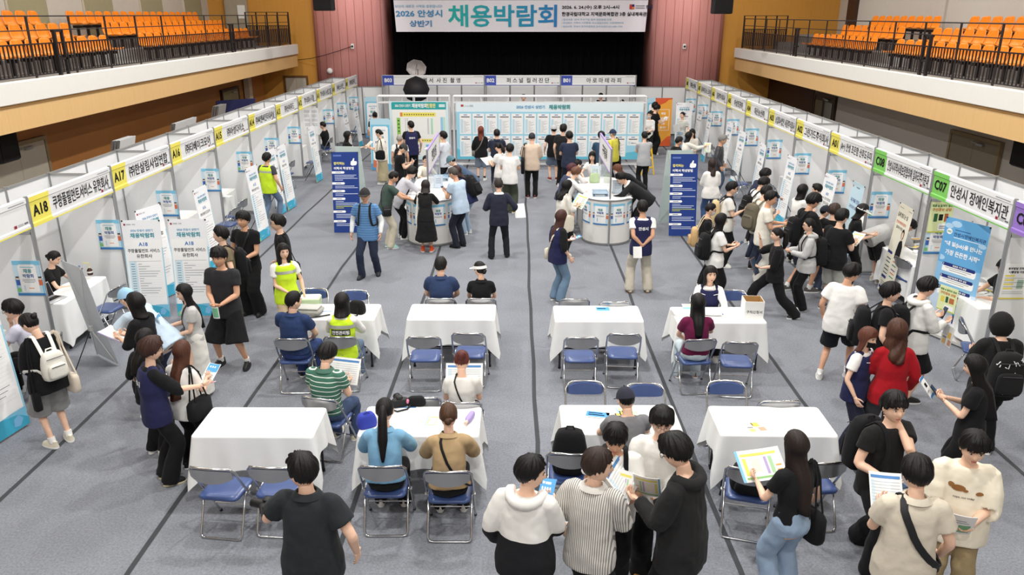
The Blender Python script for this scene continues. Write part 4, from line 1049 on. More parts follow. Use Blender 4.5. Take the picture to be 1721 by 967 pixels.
def chair_proto():
    root = empty('folding_chair', (0, 0, 0))
    b = MB(); wd = .40; pts = []
    # seat pad: rounded block slightly dished
    def rr_ring(cx, cy, a, bb, r, z):
        o = []
        for q, (sx, sy) in enumerate(((1, 1), (-1, 1), (-1, -1), (1, -1))):
            for i in range(4):
                an = q * PI / 2 + i / 3 * PI / 2; o.append(Vector((cx + sx * (a - r) + r * math.cos(an), cy + sy * (bb - r) + r * math.sin(an), z)))
        return o
    b.loft([rr_ring(0, .02, .175, .165, .05, .410), rr_ring(0, .02, .195, .185, .06, .415), rr_ring(0, .02, .20, .19, .06, .432), rr_ring(0, .02, .19, .18, .06, .447), rr_ring(0, .02, .13, .12, .05, .450)], SEATBLUE)
    b.build('seat', root, 60)
    b = MB()                         # front pad and rear plate of the backrest
    def back(y0, th, m, hh, w0):
        rs = []
        for k in range(11):
            a = (k - 5) / 5; x = a * w0; yy = y0 - .05 * (1 - a * a) ; hz = hh * (1 - .30 * a * a - .2 * a ** 4)
            rs.append([Vector((x, yy + .0, .725 - hz * .55)), Vector((x, yy + th, .725 - hz * .5)), Vector((x, yy + th - .014, .725 + hz * .45)), Vector((x, yy - .014, .725 + hz * .5))])
        b.loft(rs, m)
    back(-.185, .022, SEATBLUE, .15, .19); b.build('backrest', root, 50)
    b = MB(); back(-.199, .012, BACKGREY, .145, .205); 
    o = b.build('back_plate', root, 50)
    b = MB()
    def bow(pts, name):
        q = MB(); q.tube(pts, .0115, CHROME, 8); q.build(name, root, 60)
    xa = .222
    bow([(-xa, .25, .0), (-xa, .02, .40), (-xa, -.10, .60), (-xa + .005, -.18, .745), (-xa + .04, -.215, .795), (-xa + .09, -.235, .803), (0, -.25, .805), (xa - .09, -.235, .803), (xa - .04, -.215, .795), (xa - .005, -.18, .745), (xa, -.10, .60), (xa, .02, .40), (xa, .25, .0)], 'front_frame')
    xb = .205
    bow([(-xb, .10, .425), (-xb, -.02, .40), (-xb, -.17, .05), (-xb + .015, -.185, .016), (-xb + .05, -.19, .012), (xb - .05, -.19, .012), (xb - .015, -.185, .016), (xb, -.17, .05), (xb, -.02, .40), (xb, .10, .425)], 'rear_frame')
    b = MB(); b.cyl((-xa, .155, .165), (xa, .155, .165), .008, CHROME, 8); b.build('stretcher', root)
    b = MB(); b.tube([(-.2, .2, .408), (.2, .2, .408)], .009, CHROME, 6); b.build('seat_bar', root)
    for s_ in (-1, 1):
        b = MB(); b.cyl((s_ * xa, .25, 0), (s_ * xa, .24, .025), .015, BLACK, 8); b.build('foot_cap', root)
    for s_ in (-1, 1):
        b = MB(); b.cyl((s_ * .195, .02, .40), (s_ * .24, .02, .40), .018, CHROME, 10); b.build('hinge', root)
    return root
CHAIR = chair_proto(); chair_used = False
CG = 'blue folding chairs'
def chair(x, y, rz, label):
    """rz 0: the sitter faces +y"""
    global chair_used
    if not chair_used:
        chair_used = True; CHAIR.location = (x, y, 0); CHAIR.rotation_euler = (0, 0, rz); tag(CHAIR, label, 'chair', CG); return CHAIR
    return copy_tree(CHAIR, (x, y, 0), rz, label, CG)
def chair_px(u, v, face, label, z=.80, dy=0.0):
    """u, v: middle of the chair's top rail in the photograph; face in degrees, 0 = sitter looks to the stage"""
    p = atz(u, v, z); a = R(face)
    c = p - Vector((math.sin(a) * .245, -math.cos(a) * .245, 0))
    return chair(c.x, c.y + dy, a, label)
chair_px(487, 571, 2, 'blue folding chair under the man in a navy polo')
chair_px(570, 568, 0, 'blue folding chair under the seated neon vest woman')
chair_px(711, 568, 2, 'empty blue folding chair, first at the table behind the two seated visitors')
chair_px(786, 562, -3, 'empty blue folding chair behind the bun haired woman at the empty table')
chair_px(978, 569, 0, 'empty folding chair drawn straight to the one leaflet table')
chair_px(1050, 563, -4, 'empty folding chair turned slightly at the one leaflet table')
chair_px(1180, 572, 6, 'empty folding chair beside the woman in maroon')
chair_px(1247, 577, -5, 'blue folding chair under the woman in maroon')
chair_px(526, 489, 180, 'empty folding chair behind the bag table, next to standing vest woman', dy=.09)
chair_px(594, 492, 180, 'empty folding chair across from the seated neon vest woman', dy=.09)
chair_px(739, 503, 0, 'folding chair under the navy shirt man facing the stage')
chair_px(808, 503, 0, 'folding chair under the visor woman facing the stage')
chair_px(966, 504, 0, 'folding chair turned away behind the one leaflet table, near woman in jeans')
chair_px(1034, 509, 0, 'folding chair turned away behind the one leaflet table, by the seam tape')
chair_px(1232, 492, 180, 'empty blue folding chair beside the paper box table hostess', dy=.09)
chair_px(1186, 496, 180, 'folding chair under the hostess in a navy vest', dy=.09)
chair_px(349, 790, -7, 'empty folding chair at the table behind the camera man, toward the carpet seam')
chair_px(450, 788, -3, 'empty folding chair partly hidden by the man holding a camera')
chair_px(640, 786, 1, 'folding chair under the ponytail woman in a blue shirt')
chair_px(751, 795, 0, 'folding chair under the woman in a camel shirt')
chair_px(958, 765, -4, 'folding chair carrying a black backpack')
chair_px(1066, 770, 0, 'folding chair under the seated man in a cap')
chair_px(1262, 792, -16, 'folding chair carrying a black bag beside the long haired woman')
chair_px(1392, 780, 4, 'folding chair between long haired woman and man touching his neck')
chair_px(532, 671, -14, 'folding chair under the man in a green striped polo')
chair_px(774, 678, 0, 'folding chair under the reading woman with a bun')
chair_px(704, 677, 0, 'empty folding chair behind the camera bag at the two women table', dy=.09)
chair_px(983, 641, 180, 'empty blue folding chair behind the blue leaflet table')
chair_px(1083, 645, 180, 'empty blue folding chair behind the seated man in a cap')
chair_px(1219, 641, 180, 'empty blue folding chair behind the food leaflet table')
chair_px(1314, 676, 0, 'folding chair turned away behind the food leaflet table')
# booth furniture
BT_ = {}
for k in range(-1, 10):
    code = 'A19' if k < 0 else LN[k][0]
    y = LY[0] - 1.117 if k < 0 else (LY[k] + LY[k + 1]) / 2
    tx = -6.80 if k == 0 else -7.02
    table(tx, y, 1.25, .42, R(90), 'draped table inside booth %s' % code, group='booth tables')
    cloth_over(tx, y, 1.25, .42, R(90), .55, .58, .08, 'white tablecloth draped inside booth %s' % code, seed=k + 40, flare=.03, group='booth tablecloths', fold=.006)
for k in range(-1, 10):
    code = 'C06' if k < 0 else RN[k][0]
    y = RY[0] - 1.06 if k < 0 else (RY[k] + RY[k + 1]) / 2
    if k == 1: y -= .15
    tx = 6.80 if k in (0, 1) else 7.02
    table(tx, y, 1.25, .42, R(90), 'draped table inside booth %s' % code, group='booth tables')
    cloth_over(tx, y, 1.25, .42, R(90), .55, .58, .08, 'white tablecloth draped inside booth %s' % code, seed=k + 60, flare=.03, group='booth tablecloths', fold=.006)
def chair_at(u, v, face, label):
    p = atz(u, v, .44); return chair(p.x, p.y, R(face), label)
chair_at(184, 517, 80, 'visitor chair in front of the A18 booth table')
chair_at(236, 468, 75, 'visitor chair half hidden behind the A18 banners')
chair_at(384, 376, 80, 'visitor chair at booth A15, nearer the man in olive')
chair_at(397, 362, 84, 'visitor chair at booth A15, nearer its banner stand')
chair_at(481, 292, 86, 'visitor chair at booth A13 beside the divider')
chair_at(528, 272, 88, 'visitor chair at booth A12 behind its banner stand')
chair_at(547, 250, 88, 'folding chair under the seated man in black at booth A11')
chair_at(594, 220, 95, 'visitor chair at booth A10 beyond the curly haired woman')
chair_at(1206, 262, -88, 'visitor chair at booth A06 beside its banner')
chair_at(1243, 308, -88, 'visitor chair at booth A04 behind its banner')
chair_at(1307, 333, -85, 'visitor chair at booth A03 beyond three young men')
chair_at(1308, 300, -90, 'folding chair pushed against the A03 booth table')
chair_at(1530, 468, -80, 'visitor chair with a leaflet on it behind the cream banner')
chair_at(1640, 585, -112, 'visitor chair beside the hooded person')

# ---------------------------------------------------------------- writing counters
def counter(x, y0, y1, r, label, signtext, side):
    c = (y0 + y1) / 2; hl = (y1 - y0) / 2 - r
    root = empty('writing_counter', (x, c, 0), 0, label, 'counter', 'round ended writing counters')
    def outline(rad, z, n=14):
        o = []
        for k in range(n + 1): a = PI + PI * k / n; o.append(Vector((rad * math.cos(a), -hl + rad * math.sin(a), z)))
        for k in range(n + 1): a = PI * k / n; o.append(Vector((rad * math.cos(a), hl + rad * math.sin(a), z)))
        return o
    LAM = mat('white_counter_laminate', (232, 230, 226), .35, var=.02)
    b = MB(); b.loft([outline(r, .05), outline(r, .96)], LAM); b.build('body', root, 30)
    b = MB(); b.loft([outline(r - .01, .96), outline(r + .012, .965), outline(r + .012, .995), outline(r, 1.0)], ALU, True, False); b.loft([outline(r, 1.0), outline(r - .02, 1.003)], WHITE, False, True); b.build('counter_top', root, 30)
    b = MB(); b.loft([outline(r - .01, .0), outline(r + .012, .008), outline(r + .012, .045), outline(r - .01, .052)], mat('grey_plinth', (150, 150, 150), .4, .5)); b.build('plinth', root, 30)
    for s_ in (-1, 1):
        b = MB(); b.tube([(0, s_ * (hl + r + .02), 0), (0, s_ * (hl + r + .02), 1.0)], .022, ALU, 8); b.build('edge_post', root)
    for sx in (-1, 1):
        for sy in (-1, 1): b = MB(); b.tube([(sx * (r + .006), sy * hl, .05), (sx * (r + .006), sy * hl, .96)], .018, ALU, 8); b.build('side_post', root)
    # curved posters round the near end
    for k, ang in enumerate((-157, -112, -68, -23)):
        b = MB(); zc = .68
        def mp(px, pz, d): a = R(ang) + px / (r + .004); return Vector(((r + .004 + d) * math.cos(a), -hl + (r + .004 + d) * math.sin(a), zc + pz))
        def cq(x0, y0, x1, y1, m, d):
            n = max(1, int((x1 - x0) / .04))
            V = [mp(x0 + (x1 - x0) * i / n, yy, d) for i in range(n + 1) for yy in (y0, y1)]
            b.add(V, [(2 * i, 2 * i + 2, 2 * i + 3, 2 * i + 1) for i in range(n)], m)
        cq(-.165, -.23, .165, .23, PALEBLUE, .001); cq(-.165, .17, .165, .23, SKYINK, .002); cq(-.165, -.23, .165, -.2, BLUEINK, .002); cq(-.12, -.19, .12, .18, WHITEINK, .003)
        cq(-.085, -.03, .085, -.02, GREYINK, .004); cq(-.085, -.05, .085, -.04, GREYINK, .004); cq(-.07, -.16, -.05, -.08, SKYINK, .004)
        for sx in (-1, 1): cq(sx * .15 - .022, -.09, sx * .15 + .022, -.02, ink((60, 100, 190)) if sx < 0 else ink((225, 110, 70)), .003); cq(sx * .15 - .02, -.02, sx * .15 + .02, .02, ink((240, 200, 170)), .003); cq(sx * .15 - .02, .012, sx * .15 + .02, .03, ink((50, 36, 30)), .004)
        for (t, zz, h_, m) in (('채용', .10, .058, TEALINK), ('박람회', .035, .052, ink((40, 90, 170)))):
            v, f = text_geo(t, .03); sy = h_ / (v[:, 1].max() - v[:, 1].min()); cx = (v[:, 0].max() + v[:, 0].min()) / 2; cy = (v[:, 1].max() + v[:, 1].min()) / 2
            b.add([mp((p[0] - cx) * sy, (p[1] - cy) * sy + zz, .006) for p in v], f, m)
        o = b.build('event_poster', None, 0); o.location = (x, c, 0)
        tag(o, 'event poster on the end of the counter near the %s, %s of four' % ('suited man' if side < 0 else 'back-turned vest man', ORD[k]), 'poster', 'posters on the counters')
    # divider sign standing along the counter
    sg = empty('counter_sign', (x, c, 0), 0, 'violet framed divider sign standing along the counter %s' % label.split('counter ')[1], 'sign')
    VI = mat('violet_sign_frame', (176, 152, 220), .4)
    b = MB(); b.tube([(0, -(hl + r - .05), 1.004), (0, -(hl + r - .05), 2.06)], .018, ALU, 8); b.build('post', sg)
    b = MB(); b.tube([(0, hl + r - .1, 1.004), (0, hl + r - .1, 2.06)], .018, ALU, 8); b.build('post', sg)
    ya, yb = -(hl + r - .09), hl + r - .14
    b = MB(); b.box((0, (ya + yb) / 2, 1.80), (.03, yb - ya, .52), WHITE); p = b.build('sign_panel', sg)
    b = MB()
    for z in (1.55, 2.05): b.box((0, (ya + yb) / 2, z), (.036, yb - ya, .03), VI)
    for yy in (ya + .015, yb - .015): b.box((0, yy, 1.8), (.036, .03, .5), VI)
    b.build('sign_frame', sg)
    b = MB(); xa = (0, 1, 0) if side < 0 else (0, -1, 0); n = .018
    b.text(signtext, (0, (ya + yb) / 2, 1.8), xa, Z3, 0, 0, .26, INK, wmax=1.5, d=n, bold=.02); b.text(signtext, (0, (ya + yb) / 2, 1.8), (xa[0], -xa[1], 0), Z3, 0, 0, .26, INK, wmax=1.5, d=n, bold=.02); b.build('lettering', sg, 0)
    ACR = mat('clear_acrylic', (225, 235, 240), .05, alpha=.35, spec=.6)
    b = MB(); b.box((0, (ya + yb) / 2, 1.27), (.008, yb - ya, .5), ACR); b.build('clear_panel', sg)
    return root
counter(-1.88, 16.09, 18.78, .52, 'white writing counter around which visitors bend, near the suited man', '면접상담', -1)
counter(1.95, 16.20, 18.75, .52, 'white writing counter watched by the back-turned navy vest man', '구직등록', 1)

# ---------------------------------------------------------------- small things lying about
def sheet(loc, rz, w_, h_, label, marks=(), tilt=None, cat='leaflet', name='leaflet', sheetm=None, curl=.0, group=None, thick=.002):
    root = empty(name, loc, rz, label, cat, group)
    if tilt is not None: root.rotation_euler = tilt
    b = MB(); V = []; nx = 6
    for i in range(nx + 1):
        x = -w_ / 2 + w_ * i / nx
        for yy in (-h_ / 2, h_ / 2): V.append(Vector((x, yy, thick + curl * (2 * i / nx - 1) ** 2)))
    V2 = [v - Vector((0, 0, thick)) for v in V]; n = len(V)
    F = [(2 * i, 2 * i + 2, 2 * i + 3, 2 * i + 1) for i in range(nx)]
    b.add(V + V2, F + [tuple(n + j for j in q[::-1]) for q in F] + [(2 * i, n + 2 * i, n + 2 * i + 2, 2 * i + 2) for i in range(nx)] + [(2 * i + 1, 2 * i + 3, n + 2 * i + 3, n + 2 * i + 1) for i in range(nx)] + [(0, 1, n + 1, n), (2 * nx, n + 2 * nx, n + 2 * nx + 1, 2 * nx + 1)], sheetm or PAPER)
    b.build('paper', root, 0)
    if marks:
        b = MB()
        def zc(x): return thick + curl * (2 * x - 1) ** 2 + .0012
        for (x0, y0, x1, y1, m) in marks:
            for q in (1, -1):
                nn = max(1, int((x1 - x0) * 6)); xs = [x0 + (x1 - x0) * i / nn for i in range(nn + 1)]
                V = [Vector(((x - .5) * w_, (y - .5) * h_, zc(x) if q > 0 else zc(x) - thick - .0024)) for x in xs for y in (y0, y1)]
                b.add(V, [((2 * i, 2 * i + 2, 2 * i + 3, 2 * i + 1) if q > 0 else (2 * i + 1, 2 * i + 3, 2 * i + 2, 2 * i)) for i in range(nn)], m)
        b.build('print', root, 0)
    return root
MK_MAP = [(.0, .0, .06, 1, SKYINK), (.1, .08, .9, .14, ink((150, 210, 120))), (.1, .80, .9, .88, YELLOWINK), (.12, .2, .2, .74, YELLOWINK), (.6, .2, .66, .74, ink((190, 170, 220))), (.7, .2, .78, .74, ink((170, 215, 160))), (.3, .3, .5, .7, ink((238, 236, 214))), (.82, .25, .94, .3, ink((240, 180, 80))), (.82, .4, .94, .45, ink((240, 180, 80)))]
MK_TAB = [(.05, .84, .95, .92, ink((80, 140, 210)))] + [(.06, y, .94, y + .02, ink((196, 206, 216))) for y in (.74, .66, .58, .5, .42, .34, .26, .18, .1)] + [(.06, .08, .16, .8, ink((204, 228, 242)))]
MK_FOOD = [(.05, .5, .5, .95, ink((206, 206, 206))), (.45, .4, .8, .7, ink((240, 190, 80))), (.1, .08, .4, .3, ink((240, 200, 120))), (.6, .08, .95, .35, ink((220, 160, 130))), (.1, .34, .4, .44, GREYINK)]
MK_BLUE = [(.0, .3, 1, 1, ink((80, 160, 226))), (.1, .75, .7, .85, WHITEINK), (.1, .5, .8, .62, WHITEINK), (.1, .1, .8, .2, GREYINK)]
MK_EVENT = [(.05, .5, .95, .98, ink((80, 170, 226))), (.12, .75, .7, .85, WHITEINK), (.2, .2, .8, .24, GREYINK), (.35, .02, .65, .12, ink((240, 180, 160))), (.2, .3, .8, .34, GREYINK)]
TZ = .741
def on_table(u, v, rz, w_, h_, label, marks=(), **k):
    p = atz(u, v, TZ); return sheet((p.x, p.y, TZ), R(rz), w_, h_, label, marks, **k)
on_table(1014, 523, 0, .21, .30, 'blue headed event leaflet lying on the cloth with four free chairs', MK_EVENT)
on_table(1266, 716, 12, .21, .28, 'food photo leaflet on the table beside the long haired woman', MK_FOOD)
on_table(1004, 699, -12, .24, .16, 'blue leaflet lying near the corner beside the young men', MK_BLUE)
on_table(1036, 698, 10, .22, .16, 'food leaflet beside the seated man in a cap', MK_FOOD)
on_table(1056, 694, 15, .2, .26, 'yellow green map leaflet in front of the man in a cap', MK_MAP)
on_table(667, 694, 0, .42, .30, 'large job sheet read by the ponytail woman', MK_TAB)
on_table(728, 708, -5, .14, .22, 'pale leaflet beside the camel shirt woman', MK_MAP)
on_table(1147, 527, 4, .28, .2, 'stack of white forms on the paper box table', (), thick=.03, cat='papers', name='paper_stack')
on_table(1156, 519, -2, .15, .2, 'yellow and blue leaflet on the stack of white forms', [(0, 0, 1, .3, SKYINK), (.1, .4, .9, .9, ink((238, 232, 170)))]).location.z += .032
on_table(546, 528, 3, .2, .26, 'pale sheet on the bag table beside the neon vest woman', MK_TAB)
on_table(1209, 528, 8, .10, .08, 'small blue card on the paper box table', [(0, 0, 1, 1, ink((44, 84, 180)))], cat='card', name='card')
on_table(123, 478, 78, .2, .28, 'yellow edged papers on the A18 booth table', [(0, 0, 1, .08, YELLOWINK), (0, .5, 1, .56, YELLOWINK)])
on_table(378, 330, 80, .2, .28, 'white form on the A15 booth table', MK_TAB)
on_table(468, 266, 85, .2, .28, 'white form on the A13 booth table', MK_TAB)
for k, (u, v) in enumerate(((1536, 402), (1544, 412), (1536, 415), (1542, 424))):
    on_table(u, v, 20 * k, .2, .15, '%s brochure of those spread on the C08 booth table, from its far end' % ORD[k], [(0, 0, 1, .5, ink(((240, 180, 70), (180, 200, 230), (240, 210, 120), (190, 180, 220))[k]))], thick=.012, group='brochures on the C08 table')
for k, (u, v) in enumerate(((1662, 480), (1672, 494), (1668, 470), (1652, 490))):
    on_table(u, v, 60 + 15 * k, .2, .28, 'leaflet spread on the C07 booth table, %s from its far end' % ORD[k], [(0, 0, 1, .2, ((YELLOWINK, SKYINK, ink((150, 210, 140)), YELLOWINK)[k])), (.1, .3, .9, .8, ink((226, 232, 226)))], group='leaflets on the C07 table')
p = atz(1533, 462, .455); sheet((p.x, p.y, .455), R(-80), .2, .28, 'blue and orange leaflet on the chair behind the cream banner', [(0, 0, 1, .2, SKYINK), (.5, .3, .9, .9, ink((240, 170, 90)))])
def bottle(loc, r, h, m, capm, label, name='bottle', straw=None):
    root = empty(name, loc, 0, label, name.split('_')[-1])
    b = MB(); n = 14
    prof = [(r * .9, 0), (r, .01), (r, h * .62), (r * .55, h * .80), (r * .42, h * .86), (r * .42, h * .92)]
    b.loft([[Vector((a * math.cos(2 * PI * k / n), a * math.sin(2 * PI * k / n), z)) for k in range(n)] for a, z in prof], m); b.build('body', root)
    b = MB(); b.cyl((0, 0, h * .90), (0, 0, h), r * .48, capm, 12); b.build('cap', root)
    b = MB(); b.loft([[Vector((r * 1.015 * math.cos(2 * PI * k / n), r * 1.015 * math.sin(2 * PI * k / n), z)) for k in range(n)] for z in (h * .3, h * .5)], PAPER, False, False); b.build('wrapper', root)
    if straw: b = MB(); b.tube([(0, 0, h), (.01, 0, h + .06), (-.08, -.02, h + .08)], .006, straw, 6); b.build('straw', root)
    return root
CLEARB = mat('clear_bottle', (214, 226, 232), .08, alpha=.5, spec=.6)
p = atz(152, 462, TZ); bottle((p.x, p.y, TZ), .042, .13, mat('brown_drink', (74, 46, 32), .2), mat('clear_lid', (220, 220, 214), .2), 'brown iced drink with a yellow straw on the A18 booth table', 'drink', YELLOWINK)
p = atz(136, 464, TZ); bottle((p.x, p.y, TZ), .03, .17, mat('amber_bottle', (150, 96, 40), .2), BLUEINK, 'small amber bottle on the A18 booth table')
for k, (u, v) in enumerate(((1596, 460), (1603, 452))):
    p = atz(u, v, TZ); bottle((p.x, p.y, TZ), .034, .21, CLEARB, BLUEINK, 'clear water bottle on the C07 booth table, the %s one' % ('nearer the aisle' if k == 0 else 'one nearer the divider'))
def laptop(loc, rz, label):
    root = empty('laptop', loc, rz, label, 'laptop')
    SIL = mat('silver_laptop', (190, 192, 196), .35, .6)
    b = MB(); b.box((0, 0, .009), (.33, .23, .016), SIL, ch=.004); k = b.build('base', root)
    b = MB(); b.box((0, .02, .0185), (.28, .10, .002), BLACK); b.build('keyboard', k)
    b = MB(); M = Matrix.Rotation(R(-18), 3, 'X'); b.box((0, .15, .12), (.33, .012, .22), SIL, M=M, ch=.004); l = b.build('lid', root)
    b = MB(); b.box((0, .142, .12), (.30, .004, .19), mat('dark_screen', (24, 26, 32), .15), M=M); b.build('screen', l)
laptop((-6.82, 10.72, TZ), R(78), 'silver laptop on the A18 booth table')
laptop((6.95, 8.75, TZ), R(-86), 'silver laptop on the C06 booth table beside the yellow box')
# paper box on table D
p = atz(1264, 532, TZ)
root = empty('paper_box', (p.x, p.y + .03, TZ), R(-4), 'open white paper box with black lettering beside the maroon woman', 'box')
CARD = mat('brown_card', (186, 148, 96), .85)
b = MB(); s_, h_ = .125, .25
for (cx, cy, w_, d_) in ((0, -s_, .26, .008), (0, s_, .26, .008), (-s_, 0, .008, .25), (s_, 0, .008, .25)):
    b.box((cx, cy, h_ / 2), (w_, d_, h_), PAPER); b.box((cx * .96, cy * .96, h_ / 2 + .002), (w_ - .016, d_, h_ - .004) if w_ > .1 else (w_, d_ - .016, h_ - .004), CARD)
b.box((0, 0, .005), (.25, .25, .008), CARD); b.build('box_body', root)
b = MB(); b.text('구직신청서', (0, -s_ - .004, .10), X3, Z3, 0, 0, .045, INK, wmax=.22, d=.003, bold=.012); b.build('lettering', root, 0)
# yellow magazine box on the C06 table
b = MB(); root = empty('magazine_box', (6.95, 9.35, TZ), R(-75), 'bright yellow file box on the C06 booth table', 'box')
YB = mat('yellow_card_box', (230, 216, 40), .5); b.box((0, 0, .13), (.10, .24, .26), YB, ch=.004); b.build('box_body', root); b = MB(); b.box((0, -.122, .08), (.06, .004, .08), BLACK); b.build('sticker', root)
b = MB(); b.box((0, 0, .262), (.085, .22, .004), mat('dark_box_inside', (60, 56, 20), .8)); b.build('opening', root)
# stands on the counters
def stand_card(loc, rz, w_, h_, label):
    root = empty('card_holder', loc, rz, label, 'sign')
    AC = mat('acrylic_holder', (200, 216, 226), .1, alpha=.6)
    b = MB(); M = Matrix.Rotation(R(-8), 3, 'X'); b.box((0, 0, h_ / 2), (w_, .006, h_), mat('pale_card', (206, 218, 230), .6), M=M); b.build('card', root)
    b = MB(); b.box((0, .02, .006), (w_ + .01, .09, .012), AC); b.build('base', root)
    b = MB()
    for z in (.7, .55, .4): b.quad((0, -.004, h_ / 2), M @ X3, M @ Z3, -w_ * .28, (z - .5) * h_, w_ * .28, (z - .5) * h_ + .008, GREYINK, .003)
    b.build('print', root, 0)
def at_c(u, v): return atz(u, v, 1.004)
p = at_c(1037, 325); stand_card((p.x, p.y, 1.004), 0, .21, .29, 'pale notice card standing at the near end of the vest man counter')
p = at_c(1000, 299); stand_card((p.x, p.y, 1.004), 0, .21, .29, 'pale notice card before the woman seated at the counter')
p = at_c(737, 316); stand_card((p.x, p.y, 1.004), 0, .21, .29, 'pale notice card on the counter between visitors')
def tray(loc, label):
    root = empty('acrylic_tray', loc, 0, label, 'tray')
    AC = mat('acrylic_tray_blue', (186, 208, 226), .12, alpha=.7)
    for k in range(2):
        b = MB(); b.box((0, 0, .008 + k * .06), (.32, .24, .008), AC)
        for (cx, cy, w_, d_) in ((-.16, 0, .006, .24), (.16, 0, .006, .24), (0, .12, .32, .006)): b.box((cx, cy, .03 + k * .06), (w_, d_, .05), AC)
        b.build('shelf', root)
    b = MB(); b.box((0, 0, .018), (.21, .2, .008), PAPER); b.build('forms', root)
p = at_c(1008, 329); tray((p.x, p.y, 1.004), 'clear document tray on the vest man counter')
p = at_c(742, 303); tray((p.x, p.y, 1.004), 'clear document tray on the crowded counter')
for k, (u, v, lab) in enumerate(((712, 318, 'form under the black dress woman'), (706, 312, 'form the green shirt man is filling in'), (712, 304, 'form by the grey shirt man'), (744, 320, 'form by the light blue shirt man'), (1050, 332, 'blue cornered form at the near counter end'), (994, 305, 'form before the brown curled woman'), (1024, 312, 'form under the bent suited man'))):
    p = at_c(u, v); sheet((p.x, p.y, 1.0045), R(25 * k), .21, .3, 'white ' + lab, [(.1, .8, .9, .84, SKYINK), (.1, .6, .9, .62, GREYINK), (.1, .4, .9, .42, GREYINK)], name='form', cat='form')
# photo umbrellas in booth B03
def umbrella(loc, rot, label, m, r_=.55):
    root = empty('photo_umbrella', loc, 0, label, 'umbrella'); root.rotation_euler = rot
    b = MB(); n = 8; rings = []
    for j in range(6):
        t = j / 5; rings.append([Vector((r_ * t * math.cos(2 * PI * k / (2 * n)) * (1 if k % 2 == 0 else .93), r_ * t * math.sin(2 * PI * k / (2 * n)) * (1 if k % 2 == 0 else .93), .3 * (1 - t * t) + .002 * j)) for k in range(2 * n)] if j else [Vector((.004 * math.cos(2 * PI * k / (2 * n)), .004 * math.sin(2 * PI * k / (2 * n)), .3)) for k in range(2 * n)])
    b.loft(rings, m, True, False); o = b.build('canopy', root, 30)
    sol = o.modifiers.new('solid', 'SOLIDIFY'); sol.thickness = .004
    b = MB(); b.cyl((0, 0, .34), (0, 0, -.4), .008, DARKMETAL, 6); b.build('shaft', root)
    return root
umbrella((-4.0, 31.55, 1.92), (R(75), 0, R(8)), 'black photo umbrella in front of booth B03 header', mat('black_umbrella', (20, 20, 24), .6), .52)
b = MB(); b.cyl((-4.0, 31.5, 0), (-4.0, 31.5, 1.9), .014, DARKMETAL, 8)
for a in range(3): b.cyl((-4.0, 31.5, .5), (-4.0 + .4 * math.cos(a * 2.1), 31.5 + .4 * math.sin(a * 2.1), 0), .01, DARKMETAL, 6)
tag(b.build('light_stand'), 'tripod light stand holding the black photo umbrella', 'stand')
umbrella((-4.15, 33.0, 2.62), (R(-55), R(30), R(20)), 'white photo umbrella raised above booth B03', mat('white_umbrella', (214, 206, 204), .7), .42)
b = MB(); b.cyl((-4.1, 33.05, 0), (-4.1, 33.05, 2.6), .014, DARKMETAL, 8)
for a in range(3): b.cyl((-4.1, 33.05, .5), (-4.1 + .4 * math.cos(a * 2.1), 33.05 + .4 * math.sin(a * 2.1), 0), .01, DARKMETAL, 6)
tag(b.build('light_stand'), 'tripod light stand holding the white photo umbrella', 'stand')
# folded panels and boards leaning behind the wood wall booths
def leaning(x, y, n, label, m, hgt, w_=1.0):
    for k in range(n):
        root = empty('spare_panel', (x + .06 * k, y + .02 * k, 0), PI / 2, label % ORD[k], 'panel', 'spare booth panels')
        b = MB(); M = Matrix.Rotation(R(14), 3, 'X'); b.box((0, -.0, hgt / 2), (w_, .03, hgt), m, M=M); b.build('board', root)
        b = MB(); b.box((-w_ / 2, 0, hgt / 2), (.04, .045, hgt), ALU, M=M); b.build('edge_profile', root)
leaning(-9.5, 18.3, 3, 'white spare panel leaning behind booth A15, %s of its stack', WHITE, 2.0, .8)
leaning(-9.55, 22.0, 2, 'white spare panel leaning behind booth A14, %s of its stack', WHITE, 1.95, 1.5)
leaning(-9.5, 24.5, 3, 'grey spare panel leaning behind booth A13, %s of its stack', mat('grey_board', (170, 168, 164), .6), 2.1, .7)
root = empty('notice_board', (-9.35, 26.2, 0), PI / 2 - R(50), 'dark blue board with a plant print leaning against the brown wood wall', 'board')
b = MB(); M = Matrix.Rotation(R(12), 3, 'X'); b.box((0, 0, 1.05), (1.3, .03, 2.1), mat('navy_board', (48, 50, 96), .5), M=M); b.build('board', root)
b = MB(); b.quad(M @ Vector((0, -.016, 0)) + Vector((0, 0, 1.05)), M @ X3, M @ Z3, -.65, -1.05, .65, .45, ink((186, 178, 160)), .003); b.quad(M @ Vector((0, -.016, 0)) + Vector((0, 0, 1.05)), M @ X3, M @ Z3, .2, .1, .25, .8, ink((60, 130, 90)), .006); b.build('print', root, 0)
b = MB(); b.box((-10.3, 30.6, 1.3), (.2, .35, 2.6), mat('pale_pillar', (206, 190, 170), .6)); struct(b.build('trim_left_pillar'))
# yellow safety ladder by the job board, seen behind the grey shirt man
root = empty('step_ladder', (3.98, 24.35, 0), R(8), 'yellow step ladder standing behind the grey shirt man', 'ladder')
YL = mat('yellow_ladder', (232, 190, 40), .5)
for sx in (-1, 1):
    for sy in (-1, 1): b = MB(); b.tube([(sx * .2, sy * .28, 0), (sx * .15, sy * .03, .85)], .022, YL, 6); b.build('leg', root)
for k in range(3): b = MB(); b.box((0, -.20 + k * .08, .22 + k * .25), (.36, .08, .025), YL); b.build('step', root)
b = MB(); b.box((0, 0, .86), (.36, .12, .03), YL); b.build('top_step', root)
